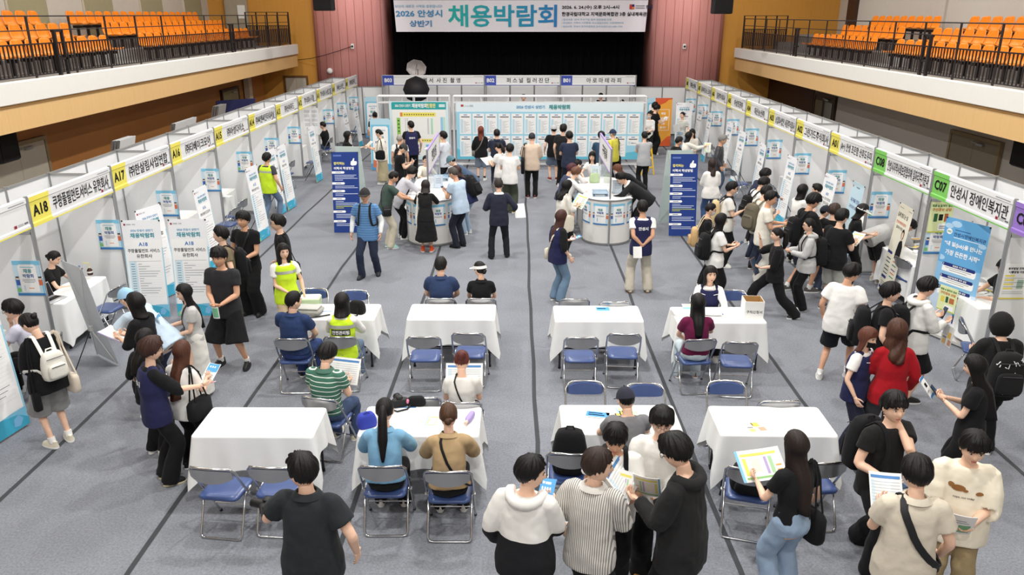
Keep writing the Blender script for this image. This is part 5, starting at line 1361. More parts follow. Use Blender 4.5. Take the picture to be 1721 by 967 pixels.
# ================================================================ people
SKIN = mat('skin_tone', (234, 192, 166), .55, var=.03, spec=.3); SKIN2 = mat('skin_tone_tanned', (216, 166, 136), .55, var=.03, spec=.3)
LIPS = mat('lip_tone', (196, 112, 104), .5, var=.02); EYEW = mat('eye_white', (236, 232, 228), .3, var=.01); EYED = mat('dark_iris', (30, 20, 16), .2, var=.01); BROWM = mat('brow_hair', (44, 34, 30), .9)
def hairmat(rgb):
    n = 'hair_%d_%d_%d' % tuple(rgb)
    if n in _mats: return _mats[n]
    m = bpy.data.materials.new(n); m.use_nodes = True; nt = m.node_tree; N = nt.nodes; L = nt.links; b = N['Principled BSDF']
    b.inputs['Roughness'].default_value = .5; b.inputs['Specular IOR Level'].default_value = .25
    tc = N.new('ShaderNodeTexCoord'); mp = N.new('ShaderNodeMapping'); mp.inputs['Scale'].default_value = (90, 90, 6); L.new(tc.outputs['Object'], mp.inputs[0])
    nz = N.new('ShaderNodeTexNoise'); nz.inputs['Scale'].default_value = 1.0; nz.inputs['Detail'].default_value = 3; L.new(mp.outputs[0], nz.inputs['Vector'])
    mx = N.new('ShaderNodeMix'); mx.data_type = 'RGBA'; c = lin(rgb)
    mx.inputs[6].default_value = tuple(x * .6 for x in c) + (1,); mx.inputs[7].default_value = tuple(min(1, x * 1.6) for x in c) + (1,)
    L.new(nz.outputs['Fac'], mx.inputs[0]); L.new(mx.outputs[2], b.inputs['Base Color'])
    bp = N.new('ShaderNodeBump'); bp.inputs['Strength'].default_value = .5; bp.inputs['Distance'].default_value = .006; L.new(nz.outputs['Fac'], bp.inputs['Height']); L.new(bp.outputs['Normal'], b.inputs['Normal'])
    _mats[n] = m
    return m
HB = (17, 15, 15); HBR = (62, 40, 30); HRB = (92, 52, 36); HGY = (122, 120, 118)
TODO = []            # (object, voxel size, wrinkle strength, smoothing) baked at the end
STRAPS = []          # (object, person, points per ring) lifted clear of the garments
EXTRA = []           # prints laid onto a baked garment
WRINK = bpy.data.textures.new('cloth_folds', 'MARBLE'); WRINK.noise_scale = .16; WRINK.noise_depth = 1; WRINK.turbulence = 7; WRINK.marble_type = 'SOFT'
def sm(a, b, x):
    t = max(0.0, min(1.0, (x - a) / (b - a))); return t * t * (3 - 2 * t)
def ik(A, T, l1, l2, pole):
    d = T - A; D = d.length
    D2 = min(max(D, abs(l1 - l2) + .005), l1 + l2 - .004)
    u = d.normalized(); T = A + u * D2
    x = (l1 * l1 - l2 * l2 + D2 * D2) / (2 * D2); h = math.sqrt(max(l1 * l1 - x * x, 1e-8))
    p = Vector(pole); p = p - u * p.dot(u)
    p = p.normalized() if p.length > 1e-5 else u.orthogonal().normalized()
    return A + u * x + p * h, T
def smooth_chain(pts, rad, sub=3):
    """resample a limb with rounded joints"""
    P = [Vector(p) for p in pts]; out = []; ro = []
    n = len(P)
    for i in range(n - 1):
        p0 = P[max(0, i - 1)]; p1 = P[i]; p2 = P[i + 1]; p3 = P[min(n - 1, i + 2)]
        for k in range(sub):
            t = k / sub
            q = p1 * (2 * t ** 3 - 3 * t ** 2 + 1) + (p2 - p0) * .35 * (t ** 3 - 2 * t ** 2 + t) + p2 * (-2 * t ** 3 + 3 * t ** 2) + (p3 - p1) * .35 * (t ** 3 - t ** 2)
            out.append(q); ro.append(rad[i] * (1 - t) + rad[i + 1] * t)
    out.append(P[-1]); ro.append(rad[-1])
    return out, ro
def head_pt(th, ph, g=0.0):
    """surface of the head: th from the crown, ph round it (90 deg = face); g grows it outwards"""
    sx, sy, sz = .0755, .096, .115
    x = math.sin(th) * math.cos(ph); y = math.sin(th) * math.sin(ph); z = math.cos(th)
    px, py, pz = x * (sx + g), y * (sy + g), z * (sz + g)
    if pz < 0:
        t = -pz / (sz + g)
        px *= 1 - .30 * t * t
        if py < 0: py *= 1 - .42 * t
        else: py *= 1 - .06 * t
    if py > 0 and g < .004:
        py *= .955
        ax = abs(px)
        if pz < .075:
            py += .021 * math.exp(-(px / .0115) ** 2) * sm(.022, -.022, pz) * sm(-.040, -.028, pz)
            py -= .007 * math.exp(-((ax - .031) / .014) ** 2 - ((pz - .010) / .012) ** 2)
            py += .004 * math.exp(-((ax - .026) / .022) ** 2 - ((pz - .030) / .009) ** 2)
            py += .005 * math.exp(-(px / .020) ** 2 - ((pz + .058) / .009) ** 2)
            py += .006 * math.exp(-(px / .020) ** 2 - ((pz + .094) / .014) ** 2)
            py += .003 * math.exp(-((ax - .042) / .018) ** 2 - ((pz + .022) / .018) ** 2)
    return Vector((px, py, pz))
def head_geo(mb, M, skin, lod):
    nu, nv = (44, 34) if lod == 0 else ((30, 24) if lod == 1 else (22, 16))
    V = [head_pt(0.001, 0)]; F = []; mi = []
    def phi(i):      # more columns over the face
        a = 2 * PI * i / nu; return a - .38 * math.sin(a - PI / 2 + PI) * 0 + .30 * math.sin(2 * (a)) * 0 + (-.35 * math.cos(a) if False else 0)
    for j in range(1, nv):
        for i in range(nu): V.append(head_pt(PI * j / nv, phi(i)))
    V.append(head_pt(PI - .001, 0)); last = len(V) - 1
    for i in range(nu): F.append((0, 1 + i, 1 + (i + 1) % nu))
    for j in range(nv - 2):
        for i in range(nu): F.append((1 + j * nu + i, 1 + (j + 1) * nu + i, 1 + (j + 1) * nu + (i + 1) % nu, 1 + j * nu + (i + 1) % nu))
    for i in range(nu): F.append((last, 1 + (nv - 2) * nu + (i + 1) % nu, 1 + (nv - 2) * nu + i))
    mb.add([M @ v for v in V], F, skin)
    R3 = M.to_3x3()
    for s_ in (-1, 1):
        mb.ell(M @ Vector((s_ * .076, -.008, -.002)), (.012, .020, .031), skin, 8, 6, R3)
        e = head_pt(math.acos(.010 / .115), PI / 2 - s_ * .36)
        mb.ell(M @ Vector((s_ * .031, e.y - .0015, .010)), (.0135, .006, .0062), EYEW, 10, 6, R3)
        mb.ell(M @ Vector((s_ * .031, e.y + .0022, .0098)), (.0062, .004, .0060), EYED, 8, 5, R3)
        mb.tube([M @ Vector((s_ * .0175, e.y + .0035, .0165)), M @ Vector((s_ * .031, e.y + .0055, .0185)), M @ Vector((s_ * .044, e.y - .0015, .015))], .0017, EYED, 4)
        mb.tube([M @ Vector((s_ * .016, e.y + .0105, .028)), M @ Vector((s_ * .031, e.y + .0095, .0325)), M @ Vector((s_ * .046, e.y + .001, .029))], [.003, .0036, .002], BROWM, 5)
    yl = head_pt(math.acos(-.058 / .115), PI / 2).y
    mb.ell(M @ Vector((0, yl - .003, -.055)), (.020, .006, .0042), LIPS, 10, 5, R3); mb.ell(M @ Vector((0, yl - .003, -.0625)), (.017, .006, .005), LIPS, 10, 5, R3)
def hair_geo(mb, M, m, style, rr, back_push=.055, lod=0):
    """shell of hair; style dict: vol, front, side, nape (edge angles), L (hang length), bangs"""
    vol = style.get('vol', .022); nu = (84, 60, 44)[lod]; nt = 14; LL = style.get('L', 0.0)
    fr = style.get('front', 62); sd = style.get('side', 94); na = style.get('nape', 128); part = style.get('part', 0)
    def edge(a):
        x = [0, 30, 52, 72, 92, 130, 180]; y = [fr, fr + 3, fr + style.get('temple', 12), sd, sd + 6, na - 8, na]
        return R(float(np.interp(a, x, y)))
    k1, k2, k3 = rr.uniform(0, 6), rr.uniform(0, 6), rr.uniform(0, 6)
    jag = [rr.uniform(-1, 1) for _ in range(nu)]; tf = style.get('tuft', .2 if LL <= 0 else .07)
    rings = []
    ph_ = [2 * PI * i / nu for i in range(nu)]
    aa = [abs(((math.degrees(p) - 90 + 180) % 360) - 180) for p in ph_]
    for j in range(nt + 1):
        t = j / nt; ring = []
        for i, (p, a) in enumerate(zip(ph_, aa)):
            th = max(.02, (edge(a) + (R(5) * jag[i] if LL <= 0 or a < 60 else 0)) * t)
            lump = 1 + style.get('rough', .16) * (math.sin(5 * p + k1 + 3 * t) * .5 + math.sin(9 * p + k2 - 4 * t) * .35 + math.sin(15 * p + k3) * .25) * sm(.1, .5, t)
            lump *= 1 + tf * sm(.12, .5, t) * (.6 * math.sin(p * 17 + 5 * t + k1) + .5 * math.sin(p * 29 - 7 * t + k2) + .6 * jag[i])
            g = vol * lump * (1 - (.35 if LL > 0 else .35 if a < 55 else .72) * t ** 3) * (.75 if a < 40 and t > .7 else 1.0)
            q = head_pt(th, p, g + .004)
            if LL <= 0 and t > .85: q = q * (1 - (.03 if a > 60 else 0.0) * (t - .85) / .15)
            ring.append(q)
        rings.append(ring)
    if LL > 0:
        nh = 8; wav = style.get('wave', .0); e0 = rings[-1]
        for j in range(1, nh + 1):
            t = j / nh; ring = []
            for q, p, a in zip(e0, ph_, aa):
                w_ = sm(style.get('open', 62), style.get('open', 62) + 30, a)
                d = LL * w_ * t
                bk = sm(90, 150, a)
                x = q.x * (1 + style.get('spread', .12) * sm(0, .2, d)) + wav * math.sin(d * 42 + p * 4) * w_
                y = q.y - back_push * sm(.04, .22, d) * bk + (.02 * sm(.05, .3, d)) * (1 - bk) * w_ + wav * math.cos(d * 38 + p * 5) * w_
                x *= 1 - .25 * bk * sm(.25, .6, d)
                lim = style.get('taper', .25)
                x *= 1 - lim * t ** 3 * (1 if LL > .18 else .3)
                ring.append(Vector((x, y, q.z - d)))
            rings.append(ring)
        tuck = [Vector((q.x * .6, q.y * .75 if q.y < 0 else q.y * .8, q.z + .01)) if aa[i] > 60 else head_pt(edge(aa[i]) * .98, ph_[i], -.006) for i, q in enumerate(rings[-1])]
        rings.append(tuck)
    else:
        rings.append([head_pt(edge(a) * .97, p, -.006) for p, a in zip(ph_, aa)])
    rings = [[M @ v for v in r_] for r_ in rings]
    mb.loft(rings, m, True, False)
HAIR = dict(
    short=dict(vol=.029, front=52, side=86, nape=119, rough=.2, temple=8), bangs=dict(vol=.032, front=67, side=87, nape=120, temple=5, rough=.22), crop=dict(vol=.016, front=48, side=84, nape=116, rough=.1),
    bald=dict(vol=.003, front=62, side=84, nape=114, rough=.1), thin=dict(vol=.012, front=44, side=78, nape=110), perm=dict(vol=.036, front=60, side=98, nape=126, rough=.3),
    bob=dict(vol=.027, front=60, side=96, nape=122, L=.13, spread=.2, taper=.0, rough=.08), long=dict(vol=.02, front=58, side=96, nape=122, L=.36, rough=.08), xlong=dict(vol=.02, front=56, side=96, nape=122, L=.50, rough=.08),
    mid=dict(vol=.022, front=60, side=96, nape=122, L=.22, wave=.006, rough=.1), wavy=dict(vol=.03, front=58, side=96, nape=122, L=.26, wave=.014, spread=.35, rough=.2),
    tied=dict(vol=.012, front=54, side=88, nape=118, rough=.06))
def body_frames(P, lean, curl, tw, s):
    def up(a): return Vector((0, math.sin(R(a)), math.cos(R(a))))
    u0, u1, u2 = up(lean), up(lean + curl * .5), up(lean + curl)
    W_ = P + u0 * .15 * s; C = W_ + u1 * .20 * s; NB = C + u2 * .185 * s
    def at(d):            # d metres up the spine from the pelvis
        d *= s
        if d <= .15 * s: return P + u0 * d, u0
        if d <= .35 * s: return W_ + u1 * (d - .15 * s), u1
        return C + u2 * (d - .35 * s), u2
    return at, NB, u2
def ring_at(c, up, hw, hd, tw, n=20, sq=2.4, yo=0.0):
    r = Vector((math.cos(tw), math.sin(tw), 0)); f = up.cross(r).normalized(); r = f.cross(up).normalized()
    out = []
    for k in range(n):
        a = 2 * PI * k / n; ca, sa = math.cos(a), math.sin(a)
        out.append(c + r * (hw * math.copysign(abs(ca) ** (2 / sq), ca)) + f * (hd * math.copysign(abs(sa) ** (2 / sq), sa) + yo))
    return out
MALE = [(-.15, .176, .128), (0, .176, .125), (.15, .158, .115), (.28, .168, .120), (.38, .176, .118), (.45, .176, .104), (.492, .146, .088), (.522, .094, .076), (.545, .066, .064)]
FEM = [(-.15, .170, .125), (0, .166, .120), (.15, .132, .098), (.27, .148, .116), (.36, .156, .112), (.43, .152, .094), (.474, .126, .080), (.505, .080, .068), (.528, .058, .058)]
def hand_geo(mb, w_, d, n, side, skin, s, curl, lod):
    """w_ wrist, d finger direction, n palm normal, side +1 right hand / -1 left hand"""
    d = d.normalized(); n = (n - d * n.dot(d)); n = n.normalized() if n.length > 1e-4 else d.orthogonal().normalized()
    x = d.cross(n).normalized() * side               # towards the thumb
    L = .085 * s
    rings = []
    for t, hw, hd in ((-.15, .026, .020), (.15, .030, .017), (.55, .040, .015), (.9, .041, .013), (1.05, .036, .010)):
        c = w_ + d * (L * t)
        rings.append([c + x * (hw * s * math.cos(2 * PI * k / 10)) + n * (hd * s * math.sin(2 * PI * k / 10)) for k in range(10)])
    mb.loft(rings, skin)
    lens = (.072, .080, .074, .058)
    for i in range(4):
        off = (.0305 - .0195 * i) * s
        p = w_ + d * (L * .98) + x * off; a = R(8 + 4 * i) * 0; pts = [p - d * .012]; ang = 0.12
        dirx = (d + x * (.10 - .07 * i)).normalized()
        for seg, fr in enumerate((.45, .32, .23)):
            ang += curl * (.55, .75, .5)[seg]
            dd = dirx * math.cos(ang) + n * math.sin(ang); p = p + dd * (lens[i] * s * fr); pts.append(p)
        mb.tube(pts, [.0092 * s, .0090 * s, .0082 * s, .0062 * s], skin, 6)
    p = w_ + d * (L * .22) + x * .026 * s; pts = [p]
    for seg, (fx, fd, fn, l) in enumerate(((.75, .55, .25, .036), (.35, .85, .30 + .3 * curl, .030), (.05, .95, .3 + .4 * curl, .024))):
        p = p + (x * fx + d * fd + n * fn).normalized() * l * s; pts.append(p)
    mb.tube(pts, [.013 * s, .0115 * s, .0098 * s, .007 * s], skin, 6)
ARM = dict(  # wrist relative to the shoulder (out, forward, up), elbow pole (out, forward, up), finger dir, palm normal, curl
    down=((.05, .03, -.50), (.3, -1, 0), None, (-1, .2, 0), .35), relax=((.10, .10, -.47), (.5, -1, 0), None, (-1, .2, 0), .4), swing=((.08, .22, -.42), (.4, -1, 0), None, (-1, 0, 0), .4), back=((.10, -.20, -.44), (.6, -1, 0), None, (-1, 0, 0), .4),
    hold=((-.07, .30, -.24), (.6, -.4, -1), (-.2, 1, .25), (-.35, .0, 1), .8), low=((-.12, .24, -.36), (.7, -.6, -.6), (-.9, .6, 0), (-.2, -.3, 1), .7), phone=((-.10, .27, -.20), (.6, -.4, -1), (-.4, 1, .3), (-.4, -.1, 1), .9),
    side=((.04, .30, -.28), (.7, -.6, -.6), (.0, 1, .1), (-.9, 0, .3), .8), behind=((-.17, -.15, -.42), (1, -.6, 0), (-1, 0, -.3), (0, 1, 0), .8), table=((-.06, .36, -.25), (.8, -.2, -.5), (-.3, 1, -.1), (0, -.1, -1), .3), write=((-.02, .40, -.26), (.9, -.1, -.4), (-.3, 1, -.3), (-.3, 0, -1), .8),
    reach=((.02, .50, -.08), (.3, -.3, -1), (0, 1, .05), (-.5, 0, .8), .6), chin=((-.10, .16, .03), (.5, .2, -1), (-.3, .2, 1), (-.3, -1, 0), 1.1), neck=((-.12, .05, .075), (.5, .5, -1), (-.8, -.4, .6), (-.3, -1, .2), .5), raise_=((.10, .26, .10), (.4, .1, -1), (0, .3, 1), (0, 1, 0), .2),
    hip=((.06, .02, -.34), (1, -.5, 0), (-.4, .6, -.6), (-1, 0, 0), .5), lap=((-.06, .30, -.38), (.8, -.3, -.2), (-.4, 1, -.2), (0, 0, -1), .4), cross=((-.24, .20, -.22), (.8, .2, -.6), (-1, .1, .1), (0, -1, 0), .3), front=((.02, .24, -.30), (.6, -.8, -.5), (-.1, 1, .1), (-1, 0, .2), .8), out=((.22, .22, -.30), (.5, -.6, -.8), (.5, .8, .1), (-.3, 0, 1), .5))
PEOPLE = {}
def person(key, label, head, face, h=1.62, sex='m', hair='short', hc=HB, skin=None, top=(20, 20, 22), sleeve='short', fit=1.0, bot=(26, 26, 30), legs='pants', wide=0.25, shoe=(235, 234, 230), sole=(240, 240, 238), lean=0, curl=4, tw=0, hy=0, hp=12, hr=0, ra='down', la='down', stance=(0, 0), seat=None, hem=-.13, cap=None, visor=None, glasses=False, mask=None, vest=None, vtext=None, collar=None, topm=None, skirt=None, socks=None, hat=None, knee=None, sd=1, pony=None, bun=None, belt=None, overlay=None, print_=None, hood=None, lace=None, pos=None, foot=None, bow=0.0, zup=0, bare=False, sk_len=None):
    rr = random.Random(sum(ord(c) for c in key) * 7)
    s = h / 1.70
    skin = skin or SKIN
    tb = FEM if sex == 'f' else MALE
    kw = 1.0 if sex == 'm' else .93
    pz = (.90 * s if seat is None else seat + .10 * s) + zup
    py = -math.sin(R(lean)) * .22 * s if seat is None else 0
    if seat is None: pz -= abs(stance[1]) * .10 + (.0 if abs(stance[0]) < .1 else .01)
    P = Vector((0, py, pz))
    at, NB, u2 = body_frames(P, lean, curl, R(tw), s)
    twr = R(tw)
    hfs = Vector((math.cos(twr), math.sin(twr), 0)); fs = Vector((-math.sin(twr), math.cos(twr), 0))
    # head
    neck_dir = (u2 * .6 + Vector((0, 0, 1)) * .6).normalized()
    HM = Matrix.Rotation(R(hy), 4, 'Z') @ Matrix.Rotation(R(-hp), 4, 'X') @ Matrix.Rotation(R(hr), 4, 'Y')
    hs = s * (1.09 if sex == 'm' else 1.05)
    hc0 = NB + neck_dir * .036 * s + (HM.to_3x3() @ Vector((0, .018, .112))) * hs
    HMAT = Matrix.Translation(hc0) @ HM @ Matrix.Scale(hs, 4)
    topz = hc0.z + (.115 + HAIR[hair].get('vol', .02)) * hs * math.cos(R(min(50, abs(hp)))) + .02 * abs(math.sin(R(hp)))
    a = R(face)
    if pos is None:
        p = atz(head[0], head[1], topz)
        hl = HMAT @ Vector((0, -.02, .10)); hx, hyy = hl.x, hl.y
        X = p.x - (hx * math.cos(a) - hyy * math.sin(a)); Y = p.y - (hx * math.sin(a) + hyy * math.cos(a))
    else: X, Y = pos
    dist = math.hypot(X, Y)
    lod = 0 if dist < 10.5 else (1 if dist < 16.5 else 2)
    vox = (.0105, .0135, .018)[lod]
    root = empty('person', (X, Y, 0), a, label, 'person')
    # ---- limbs
    sw = (.172 if sex == 'm' else .148) * s
    SH = {}; EL = {}; WR = {}
    hands = MB(); body = MB(); shirt = MB(); cuff = {}
    AR = {1: ra, -1: la}
    for sg in (1, -1):
        c, u = at(.468 if sex == 'm' else .446)
        S = c + hfs * (sg * sw)
        spec = AR[sg]; spec = ARM[spec] if isinstance(spec, str) else (tuple(spec) + ((None,), (.5, -.6, -.6), None, (-1, 0, .3), .6)[len(spec):] if len(spec) < 5 else spec)
        off, pole, fd, pn, crl = spec
        def loc(v): return hfs * (sg * v[0]) + fs * v[1] + Vector((0, 0, v[2]))
        T = S + loc(off) * s
        E, T = ik(S, T, .285 * s, .245 * s, loc(pole))
        SH[sg], EL[sg], WR[sg] = S, E, T
        ar = (.052, .046, .0395, .040, .030, .0255) if sex == 'm' else (.044, .037, .033, .034, .026, .022)
        pts = [S, S.lerp(E, .45), E, E.lerp(T, .3), E.lerp(T, .8), T]
        cp, cr = smooth_chain(pts, [x * s for x in ar]); body.tube(cp, cr, skin, 10)
        fd_ = loc(fd) if fd else (T - E)
        fdn = (fd_.normalized() * .75 + (T - E).normalized() * .45)
        hand_geo(hands, T, fdn, loc(pn), sg, skin, s * (1.0 if sex == 'm' else .92), crl, lod)
        if sleeve != 'none':
            f = fit
            if sleeve == 'short':
                k = .62 if fit > 1.15 else .56; e = S.lerp(E, k)
                shirt.tube(smooth_chain([S - hfs * (sg * .05 * s), S, S.lerp(E, k * .5), e], [.068 * s, .070 * s * kw, .068 * f * s * kw, .071 * f * s * kw])[0], smooth_chain([S - hfs * (sg * .05 * s), S, S.lerp(E, k * .5), e], [.068 * s, .072 * s * kw, .068 * f * s * kw, .071 * f * s * kw])[1], None, 12)
            elif sleeve == 'half':
                e = E.lerp(T, .12); q = [S - hfs * (sg * .05 * s), S, S.lerp(E, .5), E, e]; cp, cr = smooth_chain(q, [.068 * s, .072 * s * kw, .070 * f * s * kw, .066 * f * s * kw, .070 * f * s * kw]); shirt.tube(cp, cr, None, 12)
            elif sleeve == 'three':
                e = E.lerp(T, .5); q = [S - hfs * (sg * .05 * s), S, S.lerp(E, .5), E, e]; cp, cr = smooth_chain(q, [.066 * s, .070 * s * kw, .062 * f * s * kw, .055 * f * s * kw, .052 * f * s * kw]); shirt.tube(cp, cr, None, 12)
            else:
                q = [S - hfs * (sg * .05 * s), S, S.lerp(E, .5), E, E.lerp(T, .5), T - (T - E).normalized() * .005]; cp, cr = smooth_chain(q, [.066 * s, .070 * s * kw, .064 * f * s * kw, .056 * f * s * kw, .050 * f * s * kw, .042 * f * s * kw]); shirt.tube(cp, cr, None, 12)
    # torso of the body, then its garment
    def torso(mb, g, f, lo, hi, m=None, n=20, fx=0.0):
        rings = []
        for d, hw, hd in tb:
            if d < lo - .02 or d > hi + .001: continue
            c, u = at(d); low = sm(.42, .05, d)
            k = 1 + (f - 1) * low
            rings.append(ring_at(c, u, hw * s * k + g, hd * s * k + g, twr * sm(-.1, .4, d), n, 2.4))
        if lo < -.15:
            c, u = at(-.15); dn = Vector((0, -.0, -1)) if seat is None else -u
            k = f
            rings.insert(0, ring_at(P + (at(-.15)[0] - P) + dn * (-.15 - lo) * s, u, tb[0][1] * s * k + g, tb[0][2] * s * k + g, 0, n, 2.4))
        mb.loft(rings, m)
    torso(body, -.022, 1.0, -.15 if seat is None else .0, .546, skin, 16)
    c9, _ = at(.515 if sex == 'm' else .50)
    hb = HMAT @ Vector((0, -.012, -.075))
    body.tube([c9 - neck_dir * .03 * s, c9.lerp(hb, .55), hb], [.062 * s * kw, .054 * s * kw, .052 * s * kw], skin, 12)
    torso(shirt, .006, fit, hem if seat is None else max(hem, -.04), .525 if sex == 'm' else .508)
    # ---- legs
    hipw = .088 * s; HP = {}; KN = {}; AK = {}
    trous = MB(); heels = []
    for sg in (1, -1):
        Hh = P + Vector((sg * hipw, .0, -.03 * s))
        if foot and sg in foot: F_ = Vector(foot[sg] + (.085 * s,))
        elif seat is None: F_ = Vector((sg * (.10 + .5 * abs(stance[0])) * s, sg * stance[1] * .5 * s + (.0), .085 * s))
        else: F_ = Vector((sg * .12, .40 * s + (knee or 0), .085 * s))
        K, F_ = ik(Hh, F_, .425 * s, .41 * s, Vector((sg * .08, 1, .1 if seat is None else 1)))
        HP[sg], KN[sg], AK[sg] = Hh, K, F_
        lr = (.078, .068, .050, .052, .034, .034) if sex == 'm' else (.076, .064, .046, .046, .030, .030)
        cp, cr = smooth_chain([Hh, Hh.lerp(K, .5), K, K.lerp(F_, .3), K.lerp(F_, .85), F_ - Vector((0, 0, .03 * s))], [x * s for x in lr]); body.tube(cp, cr, skin, 10)
        if legs == 'pants':
            q = [Hh + Vector((-sg * .01, 0, .05 * s)), Hh, Hh.lerp(K, .5), K, K.lerp(F_, .5), F_ - Vector((0, 0, .055 * s))]
            rad = [.092, .098 + .004 * wide, .085 + .018 * wide, .067 + .036 * wide, .062 + .046 * wide, .058 + .056 * wide]
        elif legs == 'shorts':
            kk = 1.0 if sk_len is None else sk_len
            q = [Hh + Vector((-sg * .01, 0, .05 * s)), Hh, Hh.lerp(K, .5 * kk), Hh.lerp(K, .98 * kk)]; rad = [.092, .100, .098 + .014 * wide, .098 + .03 * wide]
        else: q = None
        if q:
            cp, cr = smooth_chain(q, [x * s * (1 if sex == 'm' else .96) for x in rad]); trous.tube(cp, cr, None, 12)
        # shoe
        dirf = Vector((sg * .22, 1, 0)).normalized() if seat is None else Vector((sg * .1, 1, 0)).normalized()
        sm_ = MB(); fl = .26 * s * (1 if sex == 'm' else .92); z0 = F_.z - .085 * s
        base = Vector((F_.x, F_.y, z0)); rt = dirf.cross(Z3)
        def srow(t, hw, z, kz): return (base + dirf * (fl * t), hw * s, z)
        rings = []
        for z, gs, gl in ((.002, .0, .0), (.022, .003, .004), (.024, .0, .0), (.045, -.004, -.004), (.068, -.012, -.03), (.092, -.016, -.11)):
            ring = []
            for k in range(18):
                an = 2 * PI * k / 18; cx = math.copysign(abs(math.cos(an)) ** .75, math.cos(an)); sy = math.copysign(abs(math.sin(an)) ** .75, math.sin(an))
                fw = .044 - .006 * sm(.2, -.8, sy) + .004 * sm(0, .6, sy)
                ln = (.70 + gl * 4.0) if sy > 0 else .30
                if gl < -.02 and sy > 0: ln = .70 + gl * 4.2
                ring.append(base + rt * (cx * (fw + gs) * s) + dirf * (sy * (ln + gl * 0) * fl + (.0)) + Vector((0, 0, z * s)))
            rings.append(ring)
        sm_.loft(rings[:3], mat('shoe_sole_%d_%d_%d' % tuple(sole), sole, .7)); sm_.loft(rings[2:], mat('shoe_upper_%d_%d_%d' % tuple(shoe), shoe, .55))
        sm_.build('shoe', root, 50)
        if socks: 
            b = MB(); b.tube([F_ - Vector((0, 0, .02 * s)), F_ + (K - F_).normalized() * .055 * s], [.040 * s, .043 * s], cloth(socks), 10); b.build('sock', root)
    if legs in ('pants', 'shorts'):
        rings = []
        for d in (-.12, -.05, .0, .08, .13):
            c, u = at(d); hw = float(np.interp(d, [-.12, 0, .13], [.175, .178, .150])) * (1 if sex == 'm' else .95); hd = float(np.interp(d, [-.12, 0, .13], [.125, .130, .108]))
            if seat is not None and d < -.06: continue
            rings.append(ring_at(c, u, hw * s, hd * s, 0, 18, 2.3))
        trous.loft(rings, None)
        trous.ell(P + Vector((0, -.012 * s, (-.045 if seat is None else -.015) * s)), (.182 * s * (1 if sex == 'm' else .97), .138 * s, (.11 if seat is None else .085) * s), None, 18, 10)
    elif legs == 'skirt':
        L_ = sk_len or .62; fl_ = wide
        rings = []
        for d, hw, hd in ((.13, .140, .105), (.05, .165, .122), (-.05, .180, .135)):
            c, u = at(d); rings.append(ring_at(c, u, hw * s, hd * s, 0, 24, 2.2))
        c0, _ = at(-.05)
        for t in (.3, .65, 1.0):
            rg = []
            for k, v in enumerate(ring_at(c0 + Vector((0, 0, -L_ * t * s)), Z3, (.182 + .10 * fl_ * t) * s, (.140 + .10 * fl_ * t) * s, 0, 24, 2.1)):
                rg.append(v + (v - c0).normalized() * (.012 * math.sin(k * 2.1) * t * fl_))
            rings.append(rg)
        trous.loft(rings[::-1], None)
    if bow:      # a little sideways weight shift
        pass
    # ---- garments to bake
    tm = topm or cloth(top); bm = bot if not isinstance(bot, tuple) else cloth(bot)
    for mb, m, nm, wr, vz in ((shirt, tm, 'shirt', .008, vox), (trous, bm, 'skirt' if legs == 'skirt' else ('shorts' if legs == 'shorts' else 'trousers'), .010, vox * 1.1)):
        if mb.v:
            mb.mats = [m]; mb.m = [0] * len(mb.m)
            o = mb.build(nm, root, 180); TODO.append((o, vz, wr, None, None))
    body.mats = [skin]; body.m = [0] * len(body.m)
    ob = body.build('body', root, 180)
    hm = MB(); head_geo(hm, HMAT, skin, lod); 
    base_n = len(hm.v); hm.v += hands.v; hm.f += [tuple(base_n + i for i in q) for q in hands.f]; hm.m += [hm.mi(skin)] * len(hands.f)
    TODO.append((ob, vox * .95, 0, hm, None))
    # ---- collar
    if collar:
        b = MB(); c1, u1 = at(.522 if sex == 'm' else .504); b.loft([ring_at(c1, u1, .080 * s * kw, .076 * s * kw, twr, 18, 2), ring_at(c1 + u1 * .032 * s, u1, .070 * s * kw, .068 * s * kw, twr, 18, 2), ring_at(c1 + u1 * .026 * s, u1, .086 * s * kw, .084 * s * kw, twr, 18, 2), ring_at(c1 - u1 * .008 * s, u1, .116 * s * kw, .104 * s * kw, twr, 18, 2)], cloth(collar), False, False); b.build('collar', root, 180)
    # ---- vest over the shirt
    if vest:
        b = MB(); rings = []
        for d, hw, hd in tb:
            if d < -.16 or d > .50: continue
            c, u = at(d); rings.append(ring_at(c, u, hw * s * (1.04 if d < .3 else 1.0) + .020, hd * s * 1.04 + .022, twr * sm(-.1, .4, d), 22, 2.6))
        b.loft(rings, None)
        for sg in (1, -1):
            b.tube([SH[sg] - hfs * (sg * .10 * s) + Z3 * .022 * s, SH[sg] - hfs * (sg * .015 * s) + Z3 * .018 * s], [.062 * s, .056 * s], None, 12)
        vm = cloth(vest); b.mats = [vm]; b.m = [0] * len(b.m); vo = b.build('vest', root, 180)
        TODO.append((vo, vox, .008, None, None))
        if vest[1] > 180:      # high visibility: reflective bands
            c, u = at(.385); q = MB(); q.loft([ring_at(c - u * .022, u, (.176 if sex == 'm' else .158) * s + .024, .120 * s + .028, twr, 26, 2.6), ring_at(c + u * .022, u, (.176 if sex == 'm' else .158) * s + .024, .120 * s + .028, twr, 26, 2.6)], mat('reflective_tape', (190, 190, 186), .3, .4), False, False); q.build('reflective_band', vo, 180)
        else:
            q = MB()
            for sg in (-1, 1): q.tube([at(.40)[0] + hfs * sg * .06 * s + fs * (.135 * s), at(.42)[0] + hfs * sg * .13 * s + fs * (.125 * s)], .004, WHITEINK, 5)
            q.build('piping', vo, 60)
        if vtext:
            EXTRA.append((vo, vtext, at(vtext[3] if len(vtext) > 3 else .36)[0], hfs.copy(), -fs, s))
